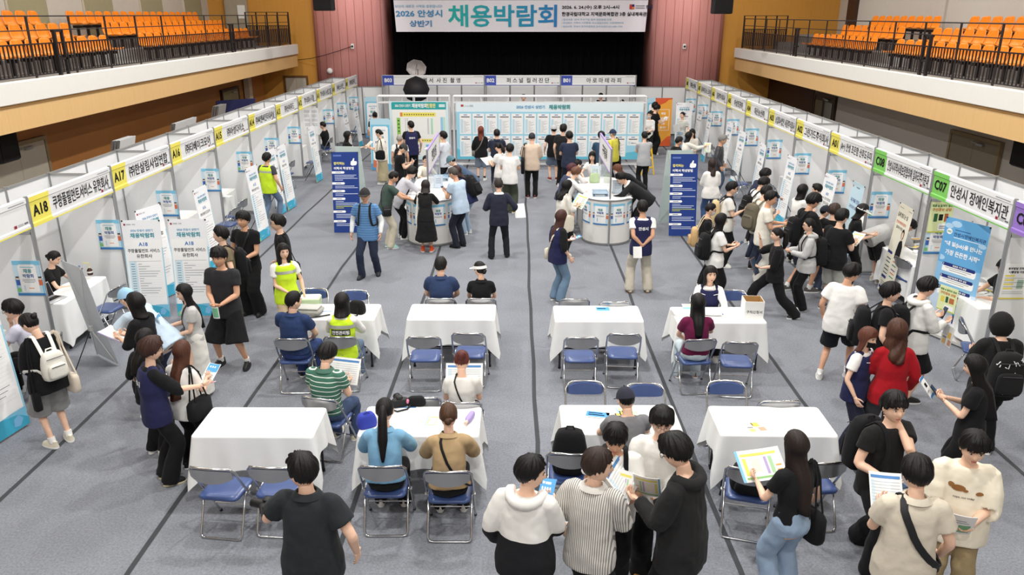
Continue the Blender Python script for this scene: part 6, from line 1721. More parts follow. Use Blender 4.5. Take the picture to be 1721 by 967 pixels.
    if overlay: EXTRA.append(('obj', overlay, root, at, hfs, fs, s))
    # ---- hair, hats
    if not hood:
        st = dict(HAIR[hair])
        if cap: st['vol'] = .010
        b = MB(); hair_geo(b, HMAT, hairmat(hc), st, rr, lod=lod)
        if hair == 'tied' and pony:
            L = pony; q = [HMAT @ Vector((0, -.088, .045)), HMAT @ Vector((0, -.135, .03)), HMAT @ Vector((0, -.150, -.06)), HMAT @ Vector((0, -.145, -.06 - L * .5)), HMAT @ Vector((0, -.13, -.06 - L))]
            cp, cr = smooth_chain(q, [.022, .032, .045, .048, .012]); b.tube(cp, cr, hairmat(hc), 10)
        if bun:
            bx, bz, br = bun; b.ell(HMAT @ Vector((bx, -.105 + (.05 if bz > .08 else 0), bz)), (br, br * .85, br), hairmat(hc), 12, 8, HM.to_3x3()); b.ell(HMAT @ Vector((bx + .02, -.11 + (.05 if bz > .08 else 0), bz + .015)), (br * .7, br * .6, br * .6), hairmat(hc), 10, 6, HM.to_3x3())
        b.build('hair', root, 180)
    if cap:
        b = MB(); cm = cloth(cap); rings = []
        for j in range(7):
            th = R(8 + 74 * j / 6); rings.append([HMAT @ head_pt(th, 2 * PI * k / 24, .018) for k in range(24)])
        b.loft(rings, cm, True, False); b.loft([rings[-1], [HMAT @ (head_pt(R(82), 2 * PI * k / 24, .012)) for k in range(24)]], cm, False, False)
        b.ell(HMAT @ Vector((0, 0, .136)), (.010, .010, .006), cm, 8, 5); co = b.build('cap', root, 60)
        b = MB(); n = 12; up_ = []; lo_ = []
        fb = 1 if not hat == 'back' else -1
        for k in range(n + 1):
            an = PI * (.12 + .76 * k / n); e = head_pt(R(80), an if fb > 0 else an + PI, .017); o_ = Vector((e.x * 1.08, e.y + fb * .070 * math.sin(an) ** .6, e.z - .016 * math.sin(an)))
            up_.append((e, o_))
        V = [HMAT @ p for e, o_ in up_ for p in (e, o_, o_ - Vector((0, 0, .006)), e - Vector((0, 0, .006)))]
        b.add(V, [(4 * k + i, 4 * k + 4 + i, 4 * k + 4 + (i + 1) % 4, 4 * k + (i + 1) % 4) for k in range(n) for i in range(4)] + [(0, 1, 2, 3), (4 * n + 3, 4 * n + 2, 4 * n + 1, 4 * n)], cloth(visor or cap)); b.build('brim', co, 50)
    if visor and not cap:
        b = MB(); b.loft([[HMAT @ head_pt(R(62), 2 * PI * k / 24, .028) for k in range(24)], [HMAT @ head_pt(R(80), 2 * PI * k / 24, .030) for k in range(24)]], cloth(visor), False, False); co = b.build('visor', root, 180)
        b = MB(); n = 12; V = []
        for k in range(n + 1):
            an = PI * (.08 + .84 * k / n); e = head_pt(R(78), an, .028); o_ = Vector((e.x * 1.12, e.y + .085 * math.sin(an) ** .6, e.z - .02 * math.sin(an))); V += [HMAT @ e, HMAT @ o_, HMAT @ (o_ - Z3 * .005), HMAT @ (e - Z3 * .005)]
        b.add(V, [(4 * k + i, 4 * k + 4 + i, 4 * k + 4 + (i + 1) % 4, 4 * k + (i + 1) % 4) for k in range(n) for i in range(4)], cloth(visor)); b.build('brim', co, 50)
    if hood:
        b = MB(); rings = []
        for j in range(9):
            th = R(6 + 130 * j / 8)
            rings.append([HMAT @ (head_pt(th, 2 * PI * k / 24, .026 + .014 * j / 8) if not (math.sin(2 * PI * k / 24) > .55 and j > 4) else head_pt(R(6 + 130 * 4 / 8), 2 * PI * k / 24, .04)) for k in range(24)])
        b.loft(rings, cloth(hood), True, False); b.build('hood', root, 180)
    elif lace == 'hooddown':
        b = MB(); c1, u1 = at(.50); q = []
        for k in range(13):
            an = PI * (-.15 + 1.3 * k / 12); q.append(c1 + hfs * (.125 * s * math.cos(an)) - fs * (.115 * s * math.sin(an)) + u1 * (.025 - .03 * max(0, math.sin(an))) * s)
        b.tube(q, [.02] + [.042 * s] * 11 + [.02], tm, 10); b.build('hood', root, 180)
    if glasses:
        b = MB(); gm = mat('glasses_frame', (40, 38, 40), .3) if glasses is True else mat('glasses_frame_light', (170, 150, 150), .3, .6)
        for sg in (-1, 1):
            c = Vector((sg * .032, .100, .008)); b.tube([HMAT @ (c + Vector((.023 * math.cos(2 * PI * k / 14), -.004 * abs(math.cos(2 * PI * k / 14)), .019 * math.sin(2 * PI * k / 14)))) for k in range(15)], .0022 * hs, gm, 5, cap=False)
            b.tube([HMAT @ Vector((sg * .055, .096, .012)), HMAT @ Vector((sg * .080, .04, .010)), HMAT @ Vector((sg * .080, -.02, .004))], .002 * hs, gm, 5)
        b.tube([HMAT @ Vector((-.010, .102, .012)), HMAT @ Vector((.010, .102, .012))], .002 * hs, gm, 5); b.build('glasses', root, 60)
    if mask:
        b = MB(); V = []; n, m_ = 11, 7
        for j in range(m_):
            for i in range(n):
                an = PI / 2 + (i - 5) / 5 * 1.05; th = R(96 + 52 * j / 6); q = head_pt(th, an, .006); bulge = .018 * math.cos((i - 5) / 5 * PI / 2) * math.sin(PI * (j + .6) / 7.2)
                V.append(HMAT @ (q + Vector((0, bulge, 0))))
        b.add(V, [(j * n + i, j * n + n + i, j * n + n + i + 1, j * n + i + 1) for j in range(m_ - 1) for i in range(n - 1)], cloth(mask))
        for sg in (-1, 1): b.tube([HMAT @ head_pt(R(100), PI / 2 - sg * 1.05, .006), HMAT @ Vector((sg * .082, -.01, .0))], .002, cloth(mask), 4)
        b.build('face_mask', root, 180)
    D = dict(root=root, at=at, S=SH, E=EL, W=WR, r=hfs, f=fs, s=s, a=a, X=X, Y=Y, H=HMAT, P=P, lod=lod, sex=sex, tb=tb, fit=fit, top=tm)
    PEOPLE[key] = D
    return D
def w_of(D, v):
    c, s_ = math.cos(D['a']), math.sin(D['a']); return Vector((D['X'] + v.x * c - v.y * s_, D['Y'] + v.x * s_ + v.y * c, v.z))
def grip(D, which):
    """a point at the fingers of a hand, in the person's own frame"""
    s_ = D['s']
    if which == 'both': return (grip(D, 1) + grip(D, -1)) / 2
    return D['W'][which] + (D['W'][which] - D['E'][which]).normalized() * .085 * s_
def held_sheet(key, which, label, w_=.21, h_=.30, marks=MK_TAB, pitch=50, yaw=0, off=(0, .05, .05), roll=0, curl=.012, cat='leaflet', name='leaflet', thick=.003, sheetm=None):
    """a sheet in the hand; pitch 0 lies flat, 90 stands facing the holder"""
    D = PEOPLE[key]; p = grip(D, which) + D['r'] * off[0] + D['f'] * off[1] + Vector((0, 0, off[2]))
    o = sheet(w_of(D, p), 0, w_, h_, label, marks, name=name, cat=cat, curl=curl, thick=thick, sheetm=sheetm)
    o.rotation_euler = (Matrix.Rotation(D['a'] + R(yaw), 3, 'Z') @ Matrix.Rotation(R(pitch), 3, 'X') @ Matrix.Rotation(R(roll), 3, 'Y')).to_euler()
    return o
def held_phone(key, which, label, pitch=40, yaw=0, off=(0, .03, .03)):
    D = PEOPLE[key]; p = grip(D, which) + D['r'] * off[0] + D['f'] * off[1] + Vector((0, 0, off[2]))
    root = empty('smartphone', w_of(D, p), 0, label, 'phone')
    b = MB(); b.box((0, 0, 0), (.074, .155, .009), BLACK, ch=.004); b.build('casing', root)
    b = MB(); b.box((0, 0, .005), (.066, .145, .002), mat('phone_screen', (60, 80, 104), .1)); b.build('screen', root)
    root.rotation_euler = (Matrix.Rotation(D['a'] + R(yaw), 3, 'Z') @ Matrix.Rotation(R(pitch), 3, 'X')).to_euler()
    return root
def strap_ring(D, d0, d1, g=.030, side=1, n=26, frac=(0, 1)):
    """a band crossing the torso from the shoulder on SIDE to the opposite hip"""
    pts = []
    at = D['at']; s_ = D['s']
    for k in range(n + 1):
        t = frac[0] + (frac[1] - frac[0]) * k / n; an = 2 * PI * t
        hh = (d0 + d1) / 2 + (d0 - d1) / 2 * math.cos(an)
        c, u = at(hh)
        hw = float(np.interp(hh, [x[0] for x in D['tb']], [x[1] for x in D['tb']])) * s_; hd = float(np.interp(hh, [x[0] for x in D['tb']], [x[2] for x in D['tb']])) * s_
        k_ = 1 + (D['fit'] - 1) * sm(.42, .05, hh); hw = hw * k_ + g; hd = hd * k_ + g
        pts.append(c + D['r'] * (side * hw * math.cos(an) * (1 if math.cos(an) < 0 else .62)) + D['f'] * (hd * math.sin(an)) + u * (.02 * max(0, math.cos(an)) ** 3))
    return pts
def crossbody(key, label, rgb, side=1, bag=(.20, .07, .15), bagside=None, bag_d=-.02, bagoff=0.0, strapw=.016):
    D = PEOPLE[key]; root = empty('crossbody_bag', (D['X'], D['Y'], 0), D['a'], label, 'bag'); m = mat('bag_%d_%d_%d' % tuple(rgb), rgb, .6)
    b = MB(); b.tube(strap_ring(D, .525, bag_d + .02, .018, side), strapw, m, 6, flat=.3, cap=False); STRAPS.append((b.build('strap', root, 60), key, 6))
    if bag:
        c, u = D['at'](bag_d); p = c - D['r'] * side * (.20 * D['s'] + bag[1] * .3) + D['f'] * bagoff
        b = MB(); M = Matrix.Rotation(PI / 2 if abs(bagoff) < .1 else R(10), 3, 'Z'); b.box(p, bag, m, M=M, ch=.018); b.build('pouch', root, 50)
        b = MB(); b.box(p + Vector((-side * (bag[1] / 2 + .002), 0, bag[2] * .2)) if abs(bagoff) < .1 else p + Vector((0, -bag[1] / 2, bag[2] * .2)), (.004, bag[0] * .8, .006) if abs(bagoff) < .1 else (bag[0] * .8, .004, .006), ALU); b.build('zipper', root, 0)
    return root
def rbag(b, c, w_, d_, h_, m, M=None, taper=.86):
    """soft upright bag: rounded box narrowing to the top"""
    rings = []
    for t, k in ((0, .80), (.04, .94), (.2, 1.03), (.55, 1.0), (.82, taper), (.95, taper * .82), (1.0, taper * .5)):
        rg = []
        for q in range(20):
            an = 2 * PI * q / 20; ca, sa = math.cos(an), math.sin(an)
            rg.append(Vector((w_ / 2 * k * math.copysign(abs(ca) ** .55, ca), d_ / 2 * (k if t > .5 else min(1, k + .04)) * math.copysign(abs(sa) ** .6, sa), h_ * (t - .5))))
        rings.append([(M @ v if M else v) + Vector(c) for v in rg])
    b.loft(rings, m)
def backpack(key, label, rgb, size=(.30, .17, .44), d=.22, strap=None, off=0.0):
    D = PEOPLE[key]; s_ = D['s']; at = D['at']
    root = empty('backpack', (D['X'], D['Y'], 0), D['a'], label, 'backpack'); m = cloth(rgb); ms = cloth(strap or rgb)
    c, u = at(d); r = D['r']; f = u.cross(r).normalized(); M = Matrix((r, f, u)).transposed()
    hd = float(np.interp(d, [x[0] for x in D['tb']], [x[2] for x in D['tb']])) * s_ * (1 + (D['fit'] - 1) * .4)
    pc = c - f * (hd + size[1] / 2 + .012) + r * off
    b = MB(); rbag(b, pc, size[0], size[1], size[2], m, M); b.build('bag_body', root, 60)
    b = MB(); rbag(b, pc - f * (size[1] / 2 + .012) - u * size[2] * .16, size[0] * .78, .06, size[2] * .48, m, M, .96); b.build('front_pocket', root, 60)
    b = MB(); b.tube([pc - f * (size[1] / 2 + .006) + u * size[2] * .30 + r * size[0] * x for x in (-.36, -.2, 0, .2, .36)], .004, mat('zip', (70, 70, 74), .4), 5); b.tube([pc - f * (size[1] / 2 + .046) + u * size[2] * .02 + r * size[0] * x for x in (-.28, 0, .28)], .004, mat('zip', (70, 70, 74), .4), 5); b.build('zipper', root)
    b = MB(); b.tube([pc + u * size[2] * .47 + r * x + f * .03 + u * z for x, z in ((-.04, 0), (-.03, .035), (.03, .035), (.04, 0))], .009, ms, 6); b.build('carry_handle', root, 60)
    for sg in (-1, 1):
        hd2 = D['tb'][4][2] * s_ + .03; top, ut = at(.50); mid, um = at(.36); low, ul = at(.16)
        q = [pc + u * size[2] * .40 + r * sg * .07 + f * size[1] * .3, top + r * sg * .085 * s_ - f * .06 + ut * .030, top + r * sg * .09 * s_ + ut * .040, top + r * sg * .095 * s_ + f * .075 - ut * .0, mid + r * sg * .105 * s_ + f * (hd2 + .004), low + r * sg * .135 * s_ + f * (D['tb'][3][2] * s_ * .92 + .02), low + r * sg * (.178 * s_ * max(1, D['fit'] * .96) + .012), low + r * sg * .15 * s_ - f * (hd * .9), pc - u * size[2] * .36 + r * sg * size[0] * .36 + f * size[1] * .3]
        cp, cr = smooth_chain(q, [.020] * len(q)); b = MB(); b.tube(cp, cr, ms, 8, flat=.35, up=tuple(f)); STRAPS.append((b.build('shoulder_strap', root, 60), key, 8))
    return root
def tote(key, label, rgb, side=1, w_=.30, h_=.34, drop=.34, dth=.07, fwd=-.02, strap=None, hand=False):
    D = PEOPLE[key]; s_ = D['s']; root = empty('tote_bag', (D['X'], D['Y'], 0), D['a'], label, 'bag'); m = cloth(rgb); r, f = D['r'], D['f']
    if hand: top = grip(D, side) - Vector((0, 0, .02)); out = Vector((0, 0, 0))
    else: top = D['S'][side] - r * side * .035 * s_ + Vector((0, 0, .072 * s_)); out = r * side * .10 * s_
    c = top + out + f * fwd - Vector((0, 0, drop + h_ / 2))
    M = Matrix((f, -r, Vector((0, 0, 1)))).transposed()
    b = MB(); rbag(b, c, w_, dth, h_, m, M, .98); b.build('bag_body', root, 60)
    for q in (-1, 1):
        b = MB(); e = c + Vector((0, 0, h_ * .46)); cp, cr = smooth_chain([e + f * w_ * .28 + r * q * dth * .3, top + out * .55 + f * (.03 + fwd) + r * q * .008, top + r * q * .012 + f * fwd * .5, top - f * .035 + out * .55 + r * q * .008, e - f * w_ * .28 + r * q * dth * .3] if not hand else [e + f * w_ * .24 + r * q * .02, top + f * .02 + r * q * .008, top - f * .02 + r * q * .008, e - f * w_ * .24 + r * q * .02], [.010] * (5 if not hand else 4)); b.tube(cp, cr, cloth(strap or rgb), 6, flat=.5); STRAPS.append((b.build('handle', root, 60), key, 6))
    return root
# ---------------------------------------------------------------- who stands where
BK = (24, 24, 27); WH = (238, 237, 233); NAVY = (36, 40, 62); VEST = (38, 40, 88); NEON = (204, 240, 40); JEANS = (96, 122, 156); LJ = (150, 176, 204); BEIGE = (204, 194, 172); BKS = (26, 26, 28); WS = (236, 236, 230); DK = (34, 34, 38)
VT = ('안성시', .062, WHITEINK)
CHAIRS = [o for o in bpy.data.objects if o.name.startswith('folding_chair')]
def on_chair(txt, fwd=.0):
    o = [c for c in CHAIRS if txt in c['label']][0]; a = o.rotation_euler[2]
    return (o.location.x - math.sin(a) * (fwd - .03), o.location.y + math.cos(a) * (fwd - .03))
P_ = person
# seated at the tables
P_('navypolo', 'man in navy polo with white earphone seated at the bag table', 0, -10, sex='m', pos=on_chair('man in a navy polo'), seat=.44, hy=-35, hp=5, top=(40, 62, 112), bot=(44, 66, 130), collar=(40, 62, 112), ra='lap', la='table', shoe=BKS, hair='crop', fit=1.12, h=1.68)
P_('neonseat', 'woman seated with her back turned in a neon safety vest', 0, 0, sex='f', pos=on_chair('seated neon vest woman'), seat=.44, hp=18, top=WH, sleeve='long', vest=NEON, vtext=('안전관리팀', .056, WHITEINK, .315, .85, ink((34, 34, 38))), hair='bob', bot=JEANS, ra='table', la='table', h=1.60)
P_('navyback', 'man in navy polo seated facing the stage beside the visor woman', 0, 0, pos=on_chair('navy shirt man'), seat=.44, hy=-8, hp=5, top=(42, 62, 104), collar=(42, 62, 104), bot=DK, ra='lap', la='lap', hair='crop', glasses=True, fit=1.1, h=1.68)
P_('visorwoman', 'woman in black with a white visor seated facing the stage', 0, 0, sex='f', pos=on_chair('visor woman'), seat=.44, hy=40, hp=8, top=BK, bot=BK, collar=BK, ra='lap', la='lap', hair='tied', bun=(0, -.03, .032), visor=(226, 226, 224), h=1.58)
P_('greenstripe', 'man in green striped polo seated reading a large sheet', 0, -14, pos=on_chair('green striped polo'), seat=.44, hp=30, topm=wave_stripes('green_white_stripes', (226, 232, 224), (66, 112, 94), 2, .052, .18), collar=(66, 112, 94), bot=(58, 78, 118), ra='hold', la='hold', hair='short', shoe=(222, 214, 180), h=1.64, fit=1.05)
P_('beigebun', 'woman with reddish bun in off white top seated reading a sheet', 0, 0, sex='f', pos=on_chair('reading woman with a bun'), seat=.44, hp=32, top=(222, 218, 212), bot=BK, ra='hold', la='hold', hair='tied', hc=(84, 40, 34), bun=(0, .05, .05), fit=1.12, h=1.58)
P_('ponyblue', 'woman with long ponytail in a sky blue shirt seated at table', 0, 2, sex='f', pos=on_chair('ponytail woman'), seat=.44, lean=12, hp=22, top=(112, 172, 214), sleeve='half', fit=1.2, bot=BK, ra='table', la='table', hair='tied', pony=.40, collar=(112, 172, 214), h=1.62, hem=-.10)
P_('camel', 'woman in camel shirt with black shoulder strap seated at table', 0, 3, sex='f', pos=on_chair('camel shirt'), seat=.44, lean=10, hp=22, top=(178, 150, 110), sleeve='half', fit=1.25, bot=BK, ra='table', la='table', hair='tied', hc=(70, 48, 34), bun=(0, -.04, .035), collar=(178, 150, 110), h=1.62, hem=-.10)
P_('hostess', 'smiling woman in navy vest and white blouse seated behind the paper box table', 0, 172, sex='f', pos=on_chair('hostess in a navy vest'), seat=.44, lean=8, hy=12, hp=-4, top=WH, sleeve='long', vest=VEST, bot=DK, ra='table', la='table', hair='bob', h=1.62, collar=WH)
P_('maroon', 'woman in a maroon top seated across from the hostess', 0, 0, sex='f', pos=on_chair('woman in maroon'), seat=.44, hp=10, top=(108, 26, 66), bot=(186, 204, 214), ra='table', la='lap', hair='long', h=1.64, fit=1.12, shoe=(150, 104, 74))
P_('capman', 'man in grey tee and dark cap seated at the blue leaflet table', 0, 6, pos=on_chair('seated man in a cap', .10), seat=.44, hy=10, hp=24, lean=12, top=(120, 120, 124), bot=DK, ra='table', la='table', cap=(46, 48, 62), hair='crop', h=1.58)
P_('boothman', 'man in black tee seated on a folding chair at booth A11', 0, 88, pos=on_chair('seated man in black'), seat=.44, hp=8, top=BK, bot=(54, 72, 106), ra='table', la='table', h=1.64, hair='crop')
P_('chinman', 'man in lavender shirt with glasses seated resting his chin on a hand', (18, 502), 98, seat=.44, lean=14, hp=10, top=(198, 198, 220), bot=BK, ra='chin', la='table', hair='bangs', glasses=True, h=1.66)
_c = PEOPLE['chinman']; chair(_c['X'] + .03, _c['Y'], R(98), 'folding chair under the man resting his chin')
P_('a18staff', 'woman in black typing on the laptop inside booth A18', 0, -86, sex='f', pos=(-7.27, 11.45), seat=.44, lean=6, hp=22, top=BK, bot=BK, ra='table', la='table', hair='tied', bun=(0, .0, .03), h=1.58)
P_('c07staff', 'young man in black seated inside booth C07 behind its banner', 0, 84, pos=(7.24, 11.0), seat=.44, lean=4, hp=10, hy=30, top=BK, bot=BK, ra='table', la='table', hair='bangs', h=1.60)
# wood wall aisle
P_('packgirl', 'woman in black tee and grey shorts wearing a small white backpack', (42, 527), 58, sex='f', hy=25, hp=28, top=BK, sleeve='half', fit=1.3, legs='shorts', sk_len=1.08, wide=1.6, bot=(142, 142, 140), ra='hold', la='low', hair='tied', bun=(0, .05, .036), shoe=(228, 220, 200), socks=WH, h=1.62, skin=SKIN)
backpack('packgirl', 'small off white backpack on the woman in grey shorts', (226, 224, 214), size=(.26, .13, .32), d=.20, strap=(232, 232, 226))
tote('packgirl', 'cream drawstring pouch hanging from the grey shorts woman', (216, 204, 186), side=1, w_=.2, h_=.22, drop=.50, dth=.10, fwd=-.12)
tote('packgirl', 'folded black umbrella pouch hanging from the grey shorts woman', BK, side=-1, w_=.09, h_=.22, drop=.58, dth=.08, fwd=-.10)
P_('blackbob', 'woman with black bob in a black jacket holding papers', (226, 491), 78, sex='f', hp=8, top=BK, sleeve='half', fit=1.15, bot=BK, wide=.6, ra='hold', la='hold', hair='bob', h=1.58, shoe=WS)
held_sheet('blackbob', 'both', 'white papers with violet edge held by the black bob woman', .24, .32, [(.0, .0, .06, 1, ink((150, 120, 210)))], pitch=20, off=(0, .06, .0))
P_('bluecap', 'person in pale blue shirt and sky blue cap bending to the papers', (210, 482), 74, lean=46, hp=14, top=(188, 212, 232), fit=1.2, bot=(60, 70, 100), ra='table', la='table', cap=(146, 196, 234), visor=(40, 42, 50), hair='short', h=1.66)
P_('whiteskirt', 'woman with long black hair, white tee and long white skirt', (308, 476), 122, sex='f', hp=8, hy=10, top=(192, 190, 188), legs='skirt', sk_len=.80, wide=.35, bot=(226, 224, 216), ra='hold', la='low', hair='xlong', h=1.52, shoe=WS)
held_sheet('whiteskirt', 1, 'blue and white booklet held by the white skirt woman', .16, .24, MK_EVENT, pitch=70, yaw=-20, off=(0, .02, .06), thick=.008, cat='booklet', name='booklet')
crossbody('whiteskirt', 'small black bag at the hip of the white skirt woman', BK, side=-1, bag=(.22, .08, .14))
P_('vestwoman', 'woman in navy vest over black tee reaching out a pen', (250, 565), -52, sex='f', hy=-12, hp=8, top=BK, sleeve='half', fit=1.12, vest=VEST, vtext=VT, bot=BK, wide=.7, ra=((.02, .44, -.24), (.3, -.6, -1), (0, 1, 0), (-.5, 0, .8), .7), la='relax', hair='perm', hc=(58, 38, 32), glasses=True, shoe=BKS, sole=(226, 214, 180), h=1.62)
D = PEOPLE['vestwoman']; p = w_of(D, grip(D, 1)); root = empty('pen', p, 0, 'pink pen in the hand of the vest woman reaching out', 'pen'); b = MB(); b.cyl((-.06, 0, .0), (.06, .01, .03), .006, mat('pink_pen', (236, 150, 180), .4), 8); b.build('barrel', root); b = MB(); b.cyl((.06, .01, .03), (.075, .012, .034), .004, WHITE, 6); b.build('tip', root)
P_('hiddenblack', 'woman in black standing behind the reaching vest woman', (241, 552), -25, sex='f', hp=16, top=BK, sleeve='half', bot=BK, wide=.5, ra='hold', la='relax', hair='long', h=1.49, shoe=WS)
P_('longbrown', 'woman with long brown hair in white tee listening to vest woman', (303, 572), -18, sex='f', hp=14, top=WH, fit=1.2, bot=BK, wide=.4, ra='hold', la='low', hair='xlong', hc=(74, 44, 32), h=1.48, shoe=BKS)
tote('longbrown', 'black shoulder bag with an orange charm on long brown haired woman', BK, side=1, w_=.32, h_=.22, drop=.34, dth=.12)
held_sheet('longbrown', 1, 'white sheet with drink print held by the long brown haired woman', .15, .21, MK_EVENT, pitch=35, off=(.02, .06, .02))
P_('henley', 'muscular man in charcoal henley and long black shorts facing the camera', (366, 413), 174, hp=6, top=(46, 46, 50), fit=1.08, legs='shorts', sk_len=1.16, wide=1.9, bot=BK, ra='low', la='low', hair='bangs', shoe=BKS, sole=(40, 40, 42), socks=WH, skin=SKIN2, h=1.74, stance=(.18, 0))
held_sheet('henley', -1, 'mint card pouch dangling from the henley man', .09, .17, [(.1, .1, .9, .9, ink((120, 200, 150)))], pitch=86, off=(0, .02, -.06), cat='card', name='card_pouch')
P_('olive', 'man in olive tee with a black backpack looking aside', (371, 379), 120, hy=-20, hp=0, top=(116, 104, 80), bot=BK, ra='relax', la='relax', hair='short', shoe=BKS, h=1.66)
backpack('olive', 'black backpack on the olive tee man', BK)
P_('tallblack', 'tall man in black tee and wide black trousers by booth A16', (408, 353), 168, hp=0, hy=-5, top=BK, bot=(30, 30, 32), wide=1.0, ra='relax', la='low', hair='bangs', shoe=BKS, sole=(30, 30, 30), skin=SKIN2, h=1.72)
crossbody('tallblack', 'black messenger bag on the tall man by booth A16', BK, side=-1, bag=(.3, .10, .26), bag_d=-.02)
P_('glassblack', 'man with glasses in black tee behind the standing neon vest woman', (467, 359), 108, hp=2, top=BK, bot=BK, ra='relax', la='relax', hair='short', glasses=True, h=1.70)
tote('glassblack', 'black bag at the side of the bespectacled man', BK, side=-1, w_=.3, h_=.3, drop=.42, dth=.12, fwd=-.10)
P_('neonwoman', 'smiling long haired woman in neon vest standing by the bag table', (474, 408), -152, sex='f', hp=4, hy=8, top=WH, fit=1.1, vest=NEON, bot=(206, 182, 150), ra='low', la='relax', hair='xlong', h=1.58)
held_sheet('neonwoman', 1, 'folded white paper in hand of the standing neon vest woman', .10, .15, (), pitch=15, off=(0, .03, .02))
P_('neonman', 'man seen from the back in neon vest and jeans at booth A14', (447, 256), -22, hp=4, top=(66, 68, 74), vest=NEON, bot=(104, 128, 160), ra='relax', la='relax', hair='short', h=1.64, skin=SKIN2, stance=(0, .35))
P_('bluepolo', 'man in blue polo and dark cap walking with a backpack', (613, 315), 176, hp=-4, topm=wave_stripes('blue_polo_stripes', (110, 150, 192), (82, 126, 176), 2, .045, .3), collar=(84, 128, 178), fit=1.15, bot=(40, 50, 74), ra='relax', la='relax', cap=(48, 48, 50), hair='crop', glasses=True, shoe=(36, 40, 50), sole=(40, 40, 44), skin=SKIN2, h=1.70, stance=(.05, .25))
for sg in (1, -1):
    D = PEOPLE['bluepolo']; b = MB(); cp, cr = smooth_chain([D['S'][sg].lerp(D['E'][sg], .45), D['E'][sg], D['E'][sg].lerp(D['W'][sg], .5), D['W'][sg]], [.054, .048, .044, .034]); b.tube(cp, cr, cloth((226, 232, 232)), 12); b.build('arm_sleeve', D['root'], 180)
backpack('bluepolo', 'black backpack on the blue polo man', (34, 34, 38))
P_('curly', 'woman with curly black hair in black handing over a leaflet', (583, 220), -78, sex='f', hp=5, top=BK, bot=BK, ra='reach', la='relax', hair='wavy', h=1.58)
held_sheet('curly', 1, 'leaflet passed between curly haired woman and the skirt woman', .2, .28, MK_FOOD, pitch=40, yaw=20, off=(0, .06, .04))
P_('blouse', 'woman in cream blouse and long beige skirt by event banner', (636, 217), 82, sex='f', hp=14, top=(234, 228, 216), sleeve='half', fit=1.25, legs='skirt', sk_len=.74, wide=.5, bot=(178, 166, 134), ra='hold', la='hold', hair='tied', bun=(0, -.02, .036), shoe=WS, socks=WH, h=1.58)
tote('blouse', 'black handbag hanging from the beige skirt woman', BK, side=-1, w_=.28, h_=.26, drop=.30, dth=.12)
P_('capbehind', 'person in a black cap almost hidden behind the tall event banner', (630, 188), 10, top=BK, bot=BK, cap=BK, hair='crop', h=1.62)
# around the status board and the first counter
P_('baldpack', 'grey cropped man in white tee with black backpack at status board', (671, 226), 4, hp=2, top=WH, bot=DK, hair='bald', hc=(150, 146, 140), skin=SKIN2, h=1.60)
backpack('baldpack', 'black backpack on the grey cropped man', BK)
P_('navyvest', 'tall man in navy vest reading the pale status board', (691, 203), 14, hy=35, hp=-4, top=BK, vest=VEST, vtext=VT, bot=BK, ra='relax', la='front', hair='crop', h=1.72)
P_('capblack', 'man in black tee and dark cap typing on his phone', (680, 242), -72, hp=38, top=BK, fit=1.05, bot=BK, ra='phone', la='phone', cap=(60, 60, 60), hair='crop', h=1.66)
held_phone('capblack', 'both', 'white phone in hands of the dark cap man')
P_('lightshirt', 'man in pale blue shirt looking up at the status board', (746, 220), 68, hp=-2, top=(208, 216, 228), fit=1.12, bot=DK, ra='relax', la='hold', hair='short', h=1.66)
held_sheet('lightshirt', -1, 'white paper held by the man in pale blue shirt', .2, .28, (), pitch=20)
P_('cream', 'person in cream shirt leaning on the counter beyond the sign', (715, 261), -158, sex='f', lean=10, hp=8, top=(236, 230, 214), sleeve='half', bot=BK, ra='write', la='write', hair='tied', bun=(0, .0, .03), h=1.46)
P_('greentee', 'man in dark green tee and beige trousers writing at counter', (663, 288), -68, lean=14, hp=26, top=(62, 84, 76), fit=1.1, bot=(208, 200, 178), wide=.4, ra='write', la='write', hair='crop', shoe=(150, 196, 188), h=1.64, skin=SKIN2)
crossbody('greentee', 'black bag strapped across the dark green tee man', BK, side=-1, bag=(.18, .07, .22), bag_d=-.02)
P_('greyshirt', 'person in lilac grey shirt bent low over the writing counter', (694, 280), -66, lean=30, hp=34, top=(198, 198, 210), sleeve='three', fit=1.15, bot=BK, ra='write', la='write', hair='bangs', shoe=WS, h=1.66)
P_('blackdress', 'woman in long black dress and orange shoes at the counter', (715, 302), 0, sex='f', lean=10, hp=28, top=(28, 28, 30), sleeve='half', fit=1.1, legs='skirt', sk_len=.56, wide=.9, bot=(26, 26, 28), ra='write', la='write', hair='bob', hc=(40, 34, 34), shoe=(236, 96, 44), socks=(226, 80, 40), h=1.50)
tote('blackdress', 'flat white tote bag on the black dress woman', (228, 226, 216), side=-1, w_=.22, h_=.42, drop=.46, dth=.03)
P_('lightblue', 'man in light blue shirt and navy trousers checking his phone', (760, 281), 52, lean=8, hp=24, hy=12, top=(180, 204, 230), fit=1.12, bot=(38, 42, 58), ra='hold', la='phone', hair='crop', hc=(70, 64, 60), shoe=BKS, sole=BKS, h=1.70, skin=SKIN2)
held_phone('lightblue', -1, 'phone held by the man in light blue shirt')
P_('denimcap', 'man in teal cap and denim blue shirt bent over counter', (756, 262), 92, lean=48, hp=30, top=(70, 94, 126), sleeve='long', fit=1.12, bot=DK, ra='write', la='write', cap=(84, 128, 142), hair='crop', h=1.66)
P_('redbag', 'dark haired woman in navy with large black backpack at counter', (766, 278), 62, sex='f', lean=26, hp=30, top=(40, 50, 96), sleeve='long', fit=1.1, bot=LJ, ra='write', la='write', hair='mid', hc=(54, 34, 30), h=1.60)
backpack('redbag', 'large black backpack on the woman bent over the counter', BK, size=(.30, .18, .48))
